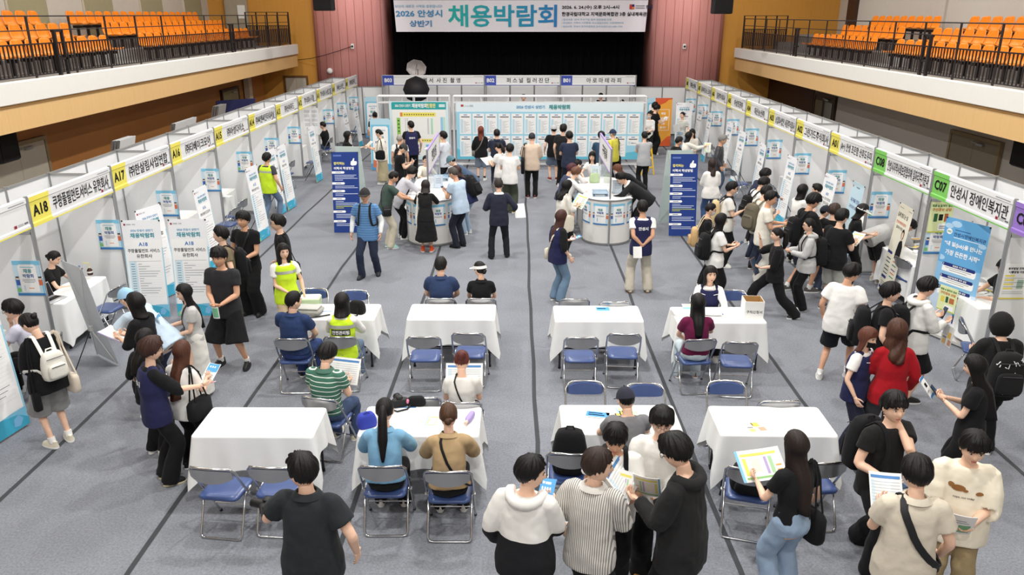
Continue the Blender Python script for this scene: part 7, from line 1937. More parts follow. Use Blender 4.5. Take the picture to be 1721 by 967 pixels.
P_('suit', 'man in dark navy suit standing alone with a white paper', (838, 300), 4, hp=8, top=(42, 46, 66), sleeve='long', fit=1.14, bot=(34, 36, 46), ra=((.16, .14, -.34), (.5, -.8, -.3), (.3, 1, 0), (-.8, 0, .3), .8), la='front', hair='crop', hc=(44, 40, 38), shoe=BKS, sole=BKS, collar=WH, h=1.62, stance=(.14, .1))
held_sheet('suit', 1, 'white paper held by the man in dark navy suit', .22, .30, (), pitch=60, yaw=10, off=(.12, .02, .0))
# before the job board
P_('auburn', 'woman with long auburn hair in black at the job board', (808, 212), -4, sex='f', hp=2, top=BK, sleeve='long', fit=1.25, legs='shorts', sk_len=1.1, wide=1.0, bot=(120, 138, 158), socks=BK, shoe=WS, hair='xlong', hc=(104, 50, 34), ra='low', la='relax', h=1.58)
crossbody('auburn', 'grey shoulder bag on the auburn haired woman', (110, 106, 100), side=1, bag=(.24, .09, .16))
P_('navybald', 'man in navy tee with cropped hair reading the job board', (835, 217), 2, hp=6, top=(40, 46, 70), fit=1.12, bot=(40, 46, 66), collar=(40, 46, 70), ra='hold', la='hold', hair='crop', shoe=(110, 70, 54), h=1.66)
P_('whitegirl', 'young woman in white tee and grey trousers holding paper open', (836, 240), 48, sex='f', hp=26, top=WH, fit=1.18, bot=(126, 130, 134), wide=.5, ra='hold', la='hold', hair='tied', pony=.16, h=1.58)
held_sheet('whitegirl', 'both', 'open white paper held by the young woman in grey trousers', .40, .28, (), pitch=35, off=(0, .08, .03))
P_('whiteshirt', 'man in white shirt and wide olive trousers seen from behind', (857, 241), -6, hp=12, top=WH, fit=1.15, bot=(66, 74, 60), wide=.9, ra='hold', la='hold', hair='short', shoe=(190, 170, 70), h=1.68)
P_('pink', 'man in beige sweater with black tote bag seen from behind', (894, 223), 0, hp=14, top=(212, 190, 170), sleeve='half', fit=1.2, bot=BK, ra='hold', la='hold', hair='thin', hc=(40, 40, 46), shoe=(120, 60, 60), h=1.72)
tote('pink', 'large black tote on the beige sweater man', BK, side=-1, w_=.36, h_=.42, drop=.36, dth=.10)
held_sheet('pink', 'both', 'white sheet read by the beige sweater man', .42, .30, (), pitch=70, off=(0, .06, .10))
P_('graycap', 'young man in grey cap, black tee and denim shorts', (931, 210), 8, hp=2, top=BK, fit=1.2, legs='shorts', sk_len=.95, wide=1.1, bot=(98, 116, 142), cap=(180, 182, 186), hair='crop', shoe=(140, 50, 46), h=1.60, ra='relax', la='relax')
P_('talldark', 'tall man in black standing behind the navy tee man', (947, 208), -22, hp=4, top=(34, 34, 38), bot=BK, hair='short', h=1.74)
P_('navytee', 'man in navy tee with hands in front reading job board', (957, 220), 4, hp=10, top=(44, 52, 80), fit=1.18, bot=(38, 42, 62), ra='hold', la='hold', hair='short', shoe=BKS, h=1.68)
P_('tealshirt', 'man in dark teal shirt behind the counter sign', (1011, 220), 6, hp=8, top=(46, 78, 108), bot=DK, ra='hold', la='hold', hair='short', h=1.64)
P_('yellow', 'man in yellow polo and navy cap looking along the job board', (1031, 217), 52, hp=4, top=(212, 204, 72), fit=1.18, bot=DK, ra='relax', la='relax', cap=(46, 58, 88), hair='crop', hc=HGY, h=1.58)
tote('yellow', 'black bag carried by the yellow polo man', BK, side=1, w_=.24, h_=.30, drop=.5, dth=.09)
P_('armscross', 'man in grey shirt standing with folded arms near yellow ladder', (1084, 221), 8, hp=4, top=(178, 180, 184), fit=1.14, bot=(28, 28, 32), ra='cross', la='cross', hair='crop', shoe=BKS, sole=BKS, h=1.62)
P_('tallright', 'tall young man in black reading paper by the orange banner', (1105, 175), -66, hp=22, top=BK, bot=BK, wide=.9, ra='hold', la='hold', hair='bangs', shoe=WS, h=1.72)
held_sheet('tallright', 'both', 'white paper read by the tall man near the orange banner', .2, .28, (), pitch=40)
P_('tallsecond', 'second tall young man in black beside the orange banner', (1101, 171), -70, hp=10, top=(30, 30, 34), bot=BK, ra='hold', la='relax', hair='short', h=1.72)
P_('whitetall', 'woman in white blouse and face mask behind the truss upright', (1092, 187), 160, sex='f', hp=8, top=WH, sleeve='half', bot=BK, ra='hold', la='low', hair='tied', mask=(232, 234, 236), h=1.58)
P_('staffone', 'staff member in black standing inside booth B02', (880, 158), 178, hp=5, top=BK, bot=BK, hair='short', ra='hold', la='hold', h=1.64)
P_('stafftwo', 'staff member in black leaning inside booth B01', (1010, 156), 150, lean=12, hp=8, top=BK, bot=BK, hair='short', ra='hold', la='hold', h=1.66)
P_('staffthree', 'seated staff member partly visible inside booth B01', (1046, 167), 170, top=BK, bot=BK, hair='crop', h=1.50, hp=8)
# around the second counter
P_('counterwoman', 'woman in white blouse attending at far end of the counter', (996, 254), 160, sex='f', lean=12, hp=8, top=WH, bot=BK, ra='write', la='write', hair='mid', h=1.58)
P_('bunwoman', 'woman with top bun leaning on the counter in white', (973, 268), -70, sex='f', lean=24, hp=28, top=(226, 222, 220), sleeve='half', bot=BK, ra='write', la='write', hair='tied', bun=(0, .09, .036), h=1.58)
P_('maroonhair', 'woman with wine red hair in navy top at the counter', (962, 274), -76, sex='f', lean=18, hp=24, top=(58, 66, 100), sleeve='half', bot=DK, ra='write', la='write', hair='perm', hc=(72, 36, 42), h=1.56)
P_('curlbrown', 'woman with short brown curls in white writing at the counter', (970, 280), -72, sex='f', lean=18, hp=26, top=WH, sleeve='half', fit=1.15, legs='skirt', sk_len=.5, wide=.4, bot=BK, ra='write', la='write', hair='perm', hc=(98, 66, 50), h=1.56)
P_('cardigan', 'woman in white cardigan reading a sheet beside the counter', (954, 302), -62, sex='f', hp=22, top=(238, 234, 226), sleeve='three', fit=1.25, bot=BK, wide=.3, ra='hold', la='hold', hair='wavy', shoe=WS, h=1.56)
held_sheet('cardigan', 'both', 'large open sheet held by the white cardigan woman', .42, .30, MK_MAP, pitch=55, off=(0, .06, .08))
tote('cardigan', 'cream canvas tote on the white cardigan woman', (226, 218, 200), side=1, w_=.30, h_=.34, drop=.40, dth=.06)
P_('suitbent', 'man in black suit bent deeply over the counter', (1041, 290), 88, lean=52, hp=40, top=(34, 34, 38), sleeve='long', fit=1.12, bot=BK, collar=WH, ra='write', la='write', hair='short', shoe=BKS, h=1.72)
P_('brownbent', 'woman with brown hair bent over counter behind the suited man', (1036, 276), 84, sex='f', lean=52, hp=36, top=BK, sleeve='long', bot=BK, ra='write', la='write', hair='mid', hc=(98, 60, 44), h=1.62)
D = None
p = atz(999, 307, 1.004); root = empty('handbag', (p.x, p.y, 1.004), R(10), 'small pale green handbag standing on the counter', 'bag')
b = MB(); rbag(b, (0, 0, .11), .24, .12, .22, cloth((186, 206, 160)), None, .9); b.build('bag_body', root, 60); b = MB(); b.tube([(-.07, 0, .2), (-.05, 0, .31), (.05, 0, .31), (.07, 0, .2)], .008, cloth((186, 206, 160)), 6); b.build('handle', root, 60)
P_('vestback', 'man with hands clasped behind him in navy vest, beige trousers', (1081, 336), 2, hp=6, top=WH, fit=1.1, vest=VEST, vtext=VT, bot=(198, 190, 174), wide=.7, ra='behind', la='behind', hair='short', shoe=(214, 204, 184), sole=(120, 84, 60), skin=SKIN2, h=1.64, stance=(.14, 0))
D = PEOPLE['vestback']; held_sheet('vestback', 1, 'white notepad held behind the back of the beige trousers man', .15, .20, (), pitch=70, off=(-.04, -.05, -.05), thick=.012, cat='notepad', name='notepad')
P_('jeansvest', 'woman with long brown hair in navy vest and blue jeans', (943, 352), -60, sex='f', hp=10, top=BK, sleeve='half', fit=1.1, vest=VEST, bot=(104, 136, 166), wide=.5, ra='relax', la='hold', hair='long', hc=(66, 42, 36), shoe=(116, 104, 92), h=1.60)
crossbody('jeansvest', 'cream shoulder bag on the woman in navy vest and jeans', (222, 214, 194), side=1, bag=(.24, .07, .2), bag_d=-.03)
held_sheet('jeansvest', -1, 'folded blue leaflet held by woman in navy vest and jeans', .1, .21, MK_BLUE, pitch=10, off=(0, .04, .02))
# grey wall aisle
P_('stripetee', 'woman in grey striped tee holding white paper by the banner', (1148, 188), 146, sex='f', hp=0, hy=-15, topm=wave_stripes('grey_white_stripes', (150, 152, 150), (216, 216, 208), 2, .05, .4), bot=(150, 174, 200), ra='hold', la='relax', hair='tied', bun=(0, -.02, .036), h=1.56)
held_sheet('stripetee', 1, 'white paper held by the striped tee woman', .22, .30, (), pitch=65, roll=30, off=(0, .04, .04))
P_('facebehind', 'dark haired woman in black behind the reaching white blouse woman', (1164, 216), 150, sex='f', hp=14, top=(206, 200, 190), sleeve='long', bot=BK, ra='hold', la='hold', hair='mid', h=1.54)
P_('whitereach', 'woman in white blouse reaching toward the A06 banner', (1158, 221), -76, sex='f', hp=10, top=(238, 234, 224), sleeve='long', fit=1.25, bot=BK, ra='reach', la='hold', hair='bob', h=1.54)
held_sheet('whitereach', 1, 'patterned booklet in hand of the reaching white blouse woman', .2, .28, MK_MAP, pitch=70, yaw=60, off=(0, .04, -.04), thick=.006, cat='booklet', name='booklet')
P_('blackman', 'man in black polo passing behind the blue banner stand', (1142, 229), -74, hp=14, top=BK, collar=BK, bot=DK, hair='crop', h=1.66, skin=SKIN2)
P_('leather', 'grey haired man in black leather jacket looking down', (1216, 226), -112, hp=16, topm=mat('black_leather', (54, 54, 58), .38, bump=.3, bscale=12), sleeve='long', fit=1.15, bot=(74, 92, 120), hair='short', hc=HGY, skin=SKIN2, ra='relax', la='relax', h=1.66)
P_('blouseback', 'woman seen from behind in white blouse and blue jeans', (1198, 266), 4, sex='f', hp=10, top=(238, 234, 230), sleeve='long', fit=1.3, bot=(62, 92, 146), wide=.3, ra='hold', la='hold', hair='mid', hc=(46, 34, 32), shoe=WS, h=1.58)
P_('boothlady', 'woman with long black hair seated inside booth A06', 0, 70, sex='f', pos=(7.26, 25.6), seat=.44, top=BK, bot=BK, ra='table', la='table', hair='xlong', hp=22, h=1.60)
P_('glassespolo', 'man with glasses in white polo holding a phone', (1231, 304), -98, hp=10, hy=6, topm=None, top=(232, 230, 222), collar=BK, fit=1.18, bot=BK, ra='phone', la='relax', hair='short', glasses=True, shoe=WS, h=1.66)
backpack('glassespolo', 'beige backpack with black straps on the white polo man', (206, 180, 134), strap=BK)
held_phone('glassespolo', 1, 'black phone in the hand of the white polo man')
P_('boothnavy', 'man in navy jacket bending over the A03 booth table', (1288, 282), -80, lean=20, hp=20, top=(40, 46, 72), sleeve='long', bot=DK, ra='write', la='write', hair='bangs', h=1.66)
P_('whitepack', 'man in white tee with black backpack looking at booth table', (1287, 297), -74, hp=32, top=WH, fit=1.15, bot=(46, 56, 80), wide=.3, ra='relax', la='hold', hair='short', shoe=BKS, h=1.68)
backpack('whitepack', 'black backpack on the white tee man at booth A03', BK)
P_('olivepack', 'young man with large taupe backpack facing the booths', (1290, 311), -62, hp=24, top=(222, 218, 206), bot=(52, 60, 84), ra='hold', la='hold', hair='short', shoe=BKS, h=1.64)
backpack('olivepack', 'large taupe backpack worn beside the cream tee man', (108, 100, 84), size=(.34, .18, .50))
P_('beigetee', 'man in cream tee and pale grey trousers with a leaflet', (1297, 320), -104, hp=12, hy=-14, top=(232, 228, 214), fit=1.2, bot=(194, 192, 184), wide=.9, ra='hold', la='hold', hair='short', skin=SKIN2, shoe=BKS, h=1.70)
held_sheet('beigetee', 'both', 'pale blue leaflet held by the cream tee man', .22, .30, MK_MAP, pitch=30, off=(0, .08, -.01))
P_('maskwoman', 'woman in black cardigan and white face mask with beige bag', (1195, 341), -98, sex='f', hp=12, top=BK, sleeve='long', fit=1.15, bot=BK, wide=.5, ra='low', la='low', hair='tied', mask=(234, 234, 236), glasses=True, shoe=WS, h=1.56)
backpack('maskwoman', 'beige canvas backpack on the masked woman in black', (198, 162, 112), size=(.26, .14, .34), d=.14, strap=(214, 190, 150))
P_('glasseswoman', 'woman with glasses in white tee wearing a black backpack', (1212, 358), -84, sex='f', hp=6, top=WH, fit=1.2, bot=BK, wide=.6, ra='hold', la='hold', hair='long', glasses=True, shoe=WS, h=1.58)
backpack('glasseswoman', 'black backpack with orange charm on the woman with glasses', BK)
held_phone('glasseswoman', 1, 'lilac phone held by the woman with glasses')
P_('tabletgirl', 'woman in black striding with a tablet and one hand raised', (1309, 383), 82, sex='f', hp=2, top=BK, sleeve='half', fit=1.18, bot=BK, wide=.9, ra='raise_', la='low', hair='tied', pony=.18, shoe=BKS, h=1.56, stance=(0, .85))
D = PEOPLE['tabletgirl']; p = w_of(D, grip(D, -1) + D['f'] * .04 + Vector((0, 0, .04))); root = empty('tablet', p, 0, 'dark tablet held by the striding woman in black', 'tablet'); b = MB(); b.box((0, 0, 0), (.20, .28, .010), mat('brown_tablet_case', (110, 84, 74), .5), ch=.004); b.build('casing', root); b = MB(); b.box((0, 0, .006), (.18, .25, .002), mat('phone_screen', (60, 80, 104), .1)); b.build('screen', root); root.rotation_euler = (Matrix.Rotation(D['a'] - .5, 3, 'Z') @ Matrix.Rotation(R(65), 3, 'X')).to_euler()
P_('hoodie', 'woman in grey hoodie with black backpack and leaflets', (1363, 367), 84, sex='f', hp=2, top=(190, 190, 188), sleeve='long', fit=1.28, bot=BK, wide=.6, ra='hold', la='hold', hair='tied', glasses=True, lace='hooddown', h=1.56)
backpack('hoodie', 'black backpack on the grey hoodie woman', BK)
held_sheet('hoodie', 'both', 'blue leaflet held by the grey hoodie woman', .16, .22, MK_EVENT, pitch=45, off=(0, .05, .03))
P_('tallglasses', 'tall man with glasses in black sorting leaflets', (1370, 323), -78, hp=20, top=BK, sleeve='half', fit=1.2, legs='shorts', sk_len=.95, wide=.9, bot=(40, 46, 66), ra='hold', la='hold', hair='bangs', glasses=True, shoe=(80, 80, 78), socks=WH, skin=SKIN2, h=1.80, stance=(0, .3))
backpack('tallglasses', 'black backpack on the tall man sorting leaflets', BK)
held_sheet('tallglasses', 'both', 'leaflet bundle held by the tall man with glasses', .21, .28, MK_EVENT, pitch=25, off=(0, .08, .0), thick=.008)
P_('darkcap', 'person in navy cap between the two tall men in black', (1388, 345), -82, top=BK, bot=DK, cap=(40, 44, 58), hair='crop', h=1.43, hp=10)
P_('brownhair', 'brown haired man in black behind the cargo shorts man', (1404, 341), -40, top=BK, sleeve='half', bot=(70, 80, 104), hair='short', hc=(58, 46, 40), h=1.59, hp=12)
P_('cargo', 'man in black tee and grey cargo shorts with leaflets', (1417, 350), -58, hp=12, top=BK, fit=1.25, legs='shorts', sk_len=1.05, wide=1.2, bot=(178, 180, 172), ra='hold', la='hold', hair='short', glasses=True, shoe=(90, 90, 92), socks=WH, skin=SKIN, h=1.70)
held_sheet('cargo', 'both', 'yellow green leaflet held by the cargo shorts man', .22, .28, MK_MAP, pitch=40, off=(.02, .10, .03))
P_('bobwhite', 'short bobbed person in white standing at booth A01', (1350, 309), -70, sex='f', top=WH, bot=DK, hair='bob', h=1.56, hp=10, ra='hold', la='hold')
P_('boothtwo', 'black haired staff member behind the A01 banner', (1374, 308), 60, sex='f', top=WH, sleeve='long', bot=DK, hair='short', h=1.50, hp=14, ra='hold', la='hold')
P_('visorlady', 'woman in white visor and black tee before booth C08', (1452, 342), -104, sex='f', hp=20, top=BK, bot=BK, hair='bob', visor=(234, 234, 232), glasses=True, ra='hold', la='hold', h=1.56)
_q = atz(1468, 474, 0)
P_('bent', 'person in grey hoodie and black shorts bent toward booth C08', 0, -82, pos=(_q.x + .05, _q.y), lean=66, curl=20, hp=70, top=(176, 176, 174), sleeve='long', fit=1.15, legs='shorts', sk_len=1.1, wide=1.6, bot=(30, 28, 30), ra=((.0, .30, -.40), (.6, -.4, .2), (0, 1, -.4), (0, 0, -1), .4), la=((.0, .30, -.36), (.6, -.4, .2), (0, 1, -.4), (0, 0, -1), .4), hair='short', lace='hooddown', shoe=(222, 214, 196), socks=WH, skin=SKIN2, h=1.68)
P_('whitetee', 'young man in white tee and black shorts with white sneakers', (1435, 441), -34, hy=-42, hp=16, top=WH, fit=1.3, legs='shorts', sk_len=.90, wide=1.0, bot=(26, 28, 36), ra='relax', la='relax', hair='bangs', shoe=WS, socks=WH, skin=SKIN2, h=1.64, stance=(.1, .3), glasses=True)
P_('blackpack', 'smiling young man in black tee with black backpack', (1497, 473), -108, hp=0, hy=4, top=BK, fit=1.15, bot=DK, ra='relax', la='relax', hair='bangs', h=1.62)
backpack('blackpack', 'black backpack with plush charms on the smiling young man', BK, size=(.32, .2, .48))
P_('windbreaker', 'young man in white windbreaker photographing with a phone', (1563, 464), -84, hp=16, top=(228, 228, 224), sleeve='long', fit=1.28, legs='shorts', sk_len=1.0, wide=1.0, bot=BK, ra='hold', la='phone', hair='bangs', lace='hooddown', shoe=BKS, h=1.64)
backpack('windbreaker', 'black backpack on the white windbreaker man', BK)
held_phone('windbreaker', -1, 'white phone raised by the white windbreaker man', pitch=70)
held_sheet('windbreaker', 1, 'food leaflet hanging from hand of the white windbreaker man', .2, .26, MK_FOOD, pitch=85, off=(.05, .02, -.18))
P_('navymask', 'woman in navy vest with a black face mask', (1461, 549), -138, sex='f', hp=6, hy=-10, top=WH, fit=1.08, vest=VEST, bot=(32, 36, 58), wide=1.0, ra='relax', la='down', hair='bob', hc=(86, 48, 36), mask=(22, 22, 24), h=1.50)
P_('red', 'woman in red sweater with wavy brown hair seen from behind', (1512, 536), -8, sex='f', hp=8, top=(172, 20, 32), sleeve='long', fit=1.2, bot=(72, 74, 78), wide=.5, ra='relax', la='hold', hair='wavy', hc=(70, 44, 34), shoe=(40, 40, 42), h=1.63)
P_('hooded', 'person in a black hooded jacket carrying a patterned backpack', (1688, 524), -6, top=(30, 30, 32), sleeve='long', fit=1.35, bot=BK, wide=.4, ra='hold', la='hold', hood=(28, 28, 30), hp=14, h=1.64)
backpack('hooded', 'black backpack with white marks on the hooded person', (32, 32, 34), size=(.34, .18, .48))
D = PEOPLE['hooded']
P_('phonewoman', 'woman with long black hair in black tee using a phone', (1642, 596), 56, sex='f', hp=16, top=BK, fit=1.15, bot=BK, wide=.6, ra='phone', la='phone', hair='xlong', h=1.58)
held_phone('phonewoman', 'both', 'phone with blue leaflet held by the long haired woman in black', pitch=45)
held_sheet('phonewoman', 1, 'blue edged leaflet beside the phone of the woman in black', .16, .22, [(.0, .0, 1, .12, BLUEINK), (.0, .88, 1, 1, BLUEINK), (.1, .3, .7, .36, GREYINK), (.55, .5, .85, .7, INK)], pitch=50, off=(-.04, .12, .06))
P_('neckman', 'man in black with backpack touching the back of his neck', (1505, 655), -162, hp=-2, hy=-14, top=(28, 28, 30), fit=1.1, bot=BK, wide=1.0, ra='front', la='neck', hair='bangs', shoe=(150, 150, 142), sole=(160, 160, 152), h=1.70, stance=(.06, .45))
backpack('neckman', 'large black backpack on the man touching his neck', BK, size=(.34, .20, .50))
held_phone('neckman', 1, 'beige phone in the lowered hand of the man touching his neck', pitch=0)
P_('jeansgirl', 'woman with very long dark hair in black tee and jeans', (1342, 725), 24, sex='f', hp=10, top=BK, fit=1.0, bot=(140, 166, 198), wide=.9, ra='relax', la=((-.02, .32, -.24), (.6, -.5, -.8), (.1, 1, .2), (-.6, 0, .6), .9), hair='xlong', hc=(34, 26, 24), h=1.58, hem=-.07)
held_sheet('jeansgirl', -1, 'map leaflet held open by the woman with very long hair', .42, .28, MK_MAP, pitch=38, yaw=-10, off=(.12, .07, .03))
tote('jeansgirl', 'black handbag hanging from the very long haired woman', BK, side=1, w_=.30, h_=.28, drop=.44, dth=.12)
P_('beigeback', 'man in beige shirt with wide black strap seen from behind', (1546, 765), -10, hp=18, top=(206, 196, 178), fit=1.2, collar=(206, 196, 178), bot=BK, ra='relax', la='hold', hair='short', skin=SKIN, h=1.70)
crossbody('beigeback', 'black crossbody strap and pouch on the beige shirt man', BK, side=-1, bag=(.16, .06, .12), bagoff=.06, strapw=.030)
held_sheet('beigeback', -1, 'blue table leaflet held by the beige shirt man', .24, .30, MK_TAB, pitch=45, off=(.0, .06, .05))
P_('creamtee', 'young man in cream tee with a brown animal print', (1643, 723), 158, hp=12, hy=6, top=(236, 228, 206), sleeve='half', fit=1.35, bot=(152, 132, 98), wide=.6, ra='low', la='low', hair='bangs', h=1.68)
held_sheet('creamtee', 1, 'white leaflet with map held by the cream tee man', .2, .28, [(.1, .1, .5, .5, ink((120, 180, 130))), (.2, .6, .8, .63, GREYINK), (.3, .7, .9, .73, GREYINK)], pitch=60, off=(.04, .06, .10))
# the group near the blue leaflets and the man with a camera
P_('windjacket', 'young man in white and black windbreaker seen from behind', (890, 765), -16, hy=-72, hp=6, topm=split_z('white_over_black_jacket', (24, 24, 28), (226, 224, 220), 1.07), sleeve='long', fit=1.3, bot=BK, ra='hold', la='relax', hair='short', lace='hooddown', h=1.66)
held_sheet('windjacket', 1, 'blue folded leaflet held by the windbreaker man in the group', .12, .2, MK_BLUE, pitch=30)
P_('stripeshirt', 'man in grey pinstripe shirt talking in the group', (1003, 753), -26, hy=-64, hp=4, topm=wave_stripes('grey_pinstripes', (128, 126, 122), (214, 210, 204), 0, .016, .42), collar=(206, 202, 196), sleeve='half', fit=1.15, bot=BK, ra='hold', la='relax', hair='short', hc=(44, 32, 28), h=1.68)
held_sheet('stripeshirt', 1, 'pale green leaflet held by the pinstripe shirt man', .16, .24, MK_MAP, pitch=70, off=(.04, .04, .08))
P_('whiteboy', 'boy in white jersey with black straps reading in the group', (1036, 711), 172, hp=16, top=WH, fit=1.12, bot=BK, ra='hold', la='hold', hair='bangs', hc=HB, skin=SKIN2, h=1.62)
backpack('whiteboy', 'black backpack on the boy in white jersey', BK)
held_sheet('whiteboy', 'both', 'green and white leaflet held by the boy in white jersey', .21, .3, MK_MAP, pitch=55, off=(0, .06, .05))
P_('glassesboy', 'boy with round glasses in a white jacket in the group', (1114, 681), 174, hp=6, top=(232, 230, 224), sleeve='long', fit=1.28, bot=BK, wide=.7, ra='hold', la='low', hair='bangs', glasses='light', shoe=(190, 142, 70), sole=(150, 104, 50), h=1.66)
held_sheet('glassesboy', 1, 'map leaflet held by the boy with round glasses', .21, .3, MK_MAP, pitch=60, yaw=-15, off=(.06, .06, .08))
P_('blackjacket', 'tall man in black hooded jacket holding a white job sheet', (1134, 727), 56, hp=26, topm=None, top=(34, 34, 36), sleeve='long', fit=1.32, bot=BK, ra='low', la='hold', hair='bangs', glasses=True, lace='hooddown', h=1.76, hem=-.24)
held_sheet('blackjacket', -1, 'large white job sheet held up by the black jacket man', .42, .30, MK_TAB, pitch=48, yaw=10, off=(.05, .12, .08))
P_('cameraman', 'man in dark polo carrying a camera, cut off by frame bottom', (507, 762), -6, hy=64, hp=4, top=(38, 44, 48), collar=(38, 44, 48), fit=1.28, bot=BK, ra=((.14, .06, -.46), (.8, -.8, 0), None, (-1, .2, 0), .4), la=((.24, .28, -.30), (.4, -1, -.5), (.1, 1, 0), (-1, 0, .2), .9), hair='short', h=1.72)
held_sheet('greenstripe', 'both', 'large printed sheet read by the green striped man', .42, .30, MK_TAB, pitch=60, off=(0, .05, .08))
held_sheet('beigebun', 'both', 'large printed sheet read by the woman with a bun', .42, .30, MK_TAB, pitch=60, off=(0, .05, .08))
crossbody('beigebun', 'thin black bag strap across the reading woman with a bun', BK, side=-1, bag=(.2, .06, .14), strapw=.010)
crossbody('camel', 'black bag strap across the camel shirt woman', BK, side=-1, bag=None, strapw=.016)
held_sheet('hostess', 'both', 'white forms held flat by the hostess in navy vest', .30, .20, (), pitch=12, off=(0, .02, .03), thick=.02)
def camera(loc, rz, label, s_=1.0):
    root = empty('camera', loc, rz, label, 'camera')
    b = MB(); b.box((0, 0, .045 * s_), (.14 * s_, .06 * s_, .09 * s_), BLACK, ch=.012); b.box((0, 0, .10 * s_), (.06 * s_, .05 * s_, .04 * s_), BLACK, ch=.01); b.build('body', root)
    b = MB(); b.cyl((0, .03 * s_, .045 * s_), (0, .13 * s_, .045 * s_), .036 * s_, BLACK, 16); b.cyl((0, .13 * s_, .045 * s_), (0, .14 * s_, .045 * s_), .038 * s_, mat('lens_ring', (60, 60, 62), .3, .5), 16); b.build('lens', root)
    b = MB(); b.tube([(-.07 * s_, 0, .08 * s_), (-.13 * s_, -.05, .03), (-.05, -.12, .01), (.06, -.10, .01), (.11 * s_, -.03, .03), (.07 * s_, 0, .08 * s_)], .010, mat('camera_strap', (30, 30, 32), .8), 6, flat=.4); b.build('strap', root)
D = PEOPLE['cameraman']; p = w_of(D, grip(D, -1) + Vector((-.05, .0, -.04))); camera(p, R(70), 'black camera in the hand of the man in dark polo')
p = atz(672, 684, TZ); camera((p.x, p.y, TZ + .002), R(20), 'black camera lying on the two women table', 1.1)
p = atz(700, 681, TZ); b = MB(); root = empty('camera_bag', (p.x, p.y, TZ), R(5), 'black camera pouch beside the camera on the table', 'bag'); rbag(b, (0, 0, .05), .20, .10, .10, cloth(BK)); b.build('bag_body', root, 60); b = MB(); b.ell((-.09, -.03, .06), (.02, .015, .03), mat('pink_charm', (226, 130, 170), .5)); b.build('charm', root)
# bags, umbrella and odds on the tables
p = atz(522, 527, TZ); root = empty('grey_bag', (p.x, p.y, TZ), R(-6), 'flat grey messenger bag lying on the bag table', 'bag'); b = MB(); b.box((0, 0, .05), (.34, .26, .10), cloth((168, 168, 162)), ch=.035); b.build('bag_body', root, 60); b = MB(); b.box((0, -.02, .105), (.30, .20, .018), cloth((186, 186, 180)), ch=.008); b.build('flap', root, 60); b = MB(); b.tube([(-.17, -.1, .03), (-.1, -.18, .015), (.1, -.18, .015), (.2, -.12, .015), (.3, -.05, .015)], .014, cloth(BK), 6, flat=.4); b.build('strap', root, 60)
p = atz(601, 526, TZ); root = empty('black_bag', (p.x, p.y, TZ), R(-20), 'black pouch bag on the table corner beside the neon vest woman', 'bag'); b = MB(); rbag(b, (0, 0, .09), .24, .14, .18, cloth(BK)); b.build('bag_body', root, 60); b = MB(); b.tube([(.05, -.08, .12), (.08, -.14, .02), (.02, -.15, .01)], .012, cloth(BK), 6, flat=.4); b.build('strap', root, 60)
o = [c for c in CHAIRS if 'behind the bag table' in c['label']][0]; root = empty('paper_tray', (o.location.x, o.location.y - .03, .452), R(3), 'pale green box of papers on the chair behind the bag table', 'tray'); b = MB(); b.box((0, 0, .16), (.30, .22, .32), mat('pale_green_box', (196, 216, 176), .6), ch=.01); b.build('tray_body', root); b = MB(); b.box((0, 0, .323), (.27, .19, .008), PAPER); b.build('papers', root)
p = atz(620, 716, TZ); root = empty('blue_bag', (p.x - .02, p.y, TZ), R(30), 'royal blue cloth bag at the table edge beside the ponytail woman', 'bag'); b = MB(); rbag(b, (0, 0, .07), .20, .14, .15, cloth((52, 66, 190))); b.build('bag_body', root, 60); b = MB(); b.tube([(-.05, 0, .13), (0, -.03, .17), (.05, 0, .13)], .008, cloth((52, 66, 190)), 6); b.build('handle', root, 60)
p = atz(790, 706, TZ); root = empty('folding_umbrella', (p.x, p.y, TZ + .035), R(75), 'short lilac folding umbrella on the two women table', 'umbrella'); b = MB(); b.tube([(-.10, 0, 0), (-.06, 0, 0), (.06, 0, 0), (.09, 0, 0)], [.02, .034, .034, .026], mat('lilac_fabric', (168, 150, 206), .7), 12); b.build('canopy', root, 60); b = MB(); b.cyl((-.10, 0, 0), (-.15, 0, 0), .018, mat('umbrella_grip', (216, 190, 170), .5), 10); b.build('grip', root)
def bag_on_chair(txt, label, size, rgb, off=(0, 0)):
    o = [c for c in CHAIRS if txt in c['label']][0]; a = o.rotation_euler[2]
    root = empty('backpack', (o.location.x + off[0], o.location.y + off[1], .452), a, label, 'backpack'); b = MB(); rbag(b, (0, 0, size[2] / 2), *size, cloth(rgb)); b.build('bag_body', root, 60)
    b = MB(); rbag(b, (0, -size[1] / 2 - .005, size[2] * .32), size[0] * .75, .07, size[2] * .5, cloth(rgb)); b.build('front_pocket', root, 60)
    b = MB(); b.tube([(-.05, 0, size[2] * .95), (-.03, 0, size[2] + .03), (.03, 0, size[2] + .03), (.05, 0, size[2] * .95)], .009, cloth(rgb), 6); b.build('carry_handle', root, 60)
    for sg in (-1, 1): b = MB(); b.tube([(sg * .09, size[1] / 2, size[2] * .8), (sg * .13, size[1] / 2 + .05, size[2] * .45), (sg * .1, size[1] / 2, size[2] * .1)], .02, cloth(rgb), 6, flat=.35); b.build('shoulder_strap', root, 60)
bag_on_chair('carrying a black backpack', 'black backpack sitting on a chair behind the windbreaker man', (.34, .20, .46), BK, (0, .04))
bag_on_chair('carrying a black bag', 'slumped black bag on the chair beside the very long haired woman', (.36, .24, .26), BK, (.02, .02))
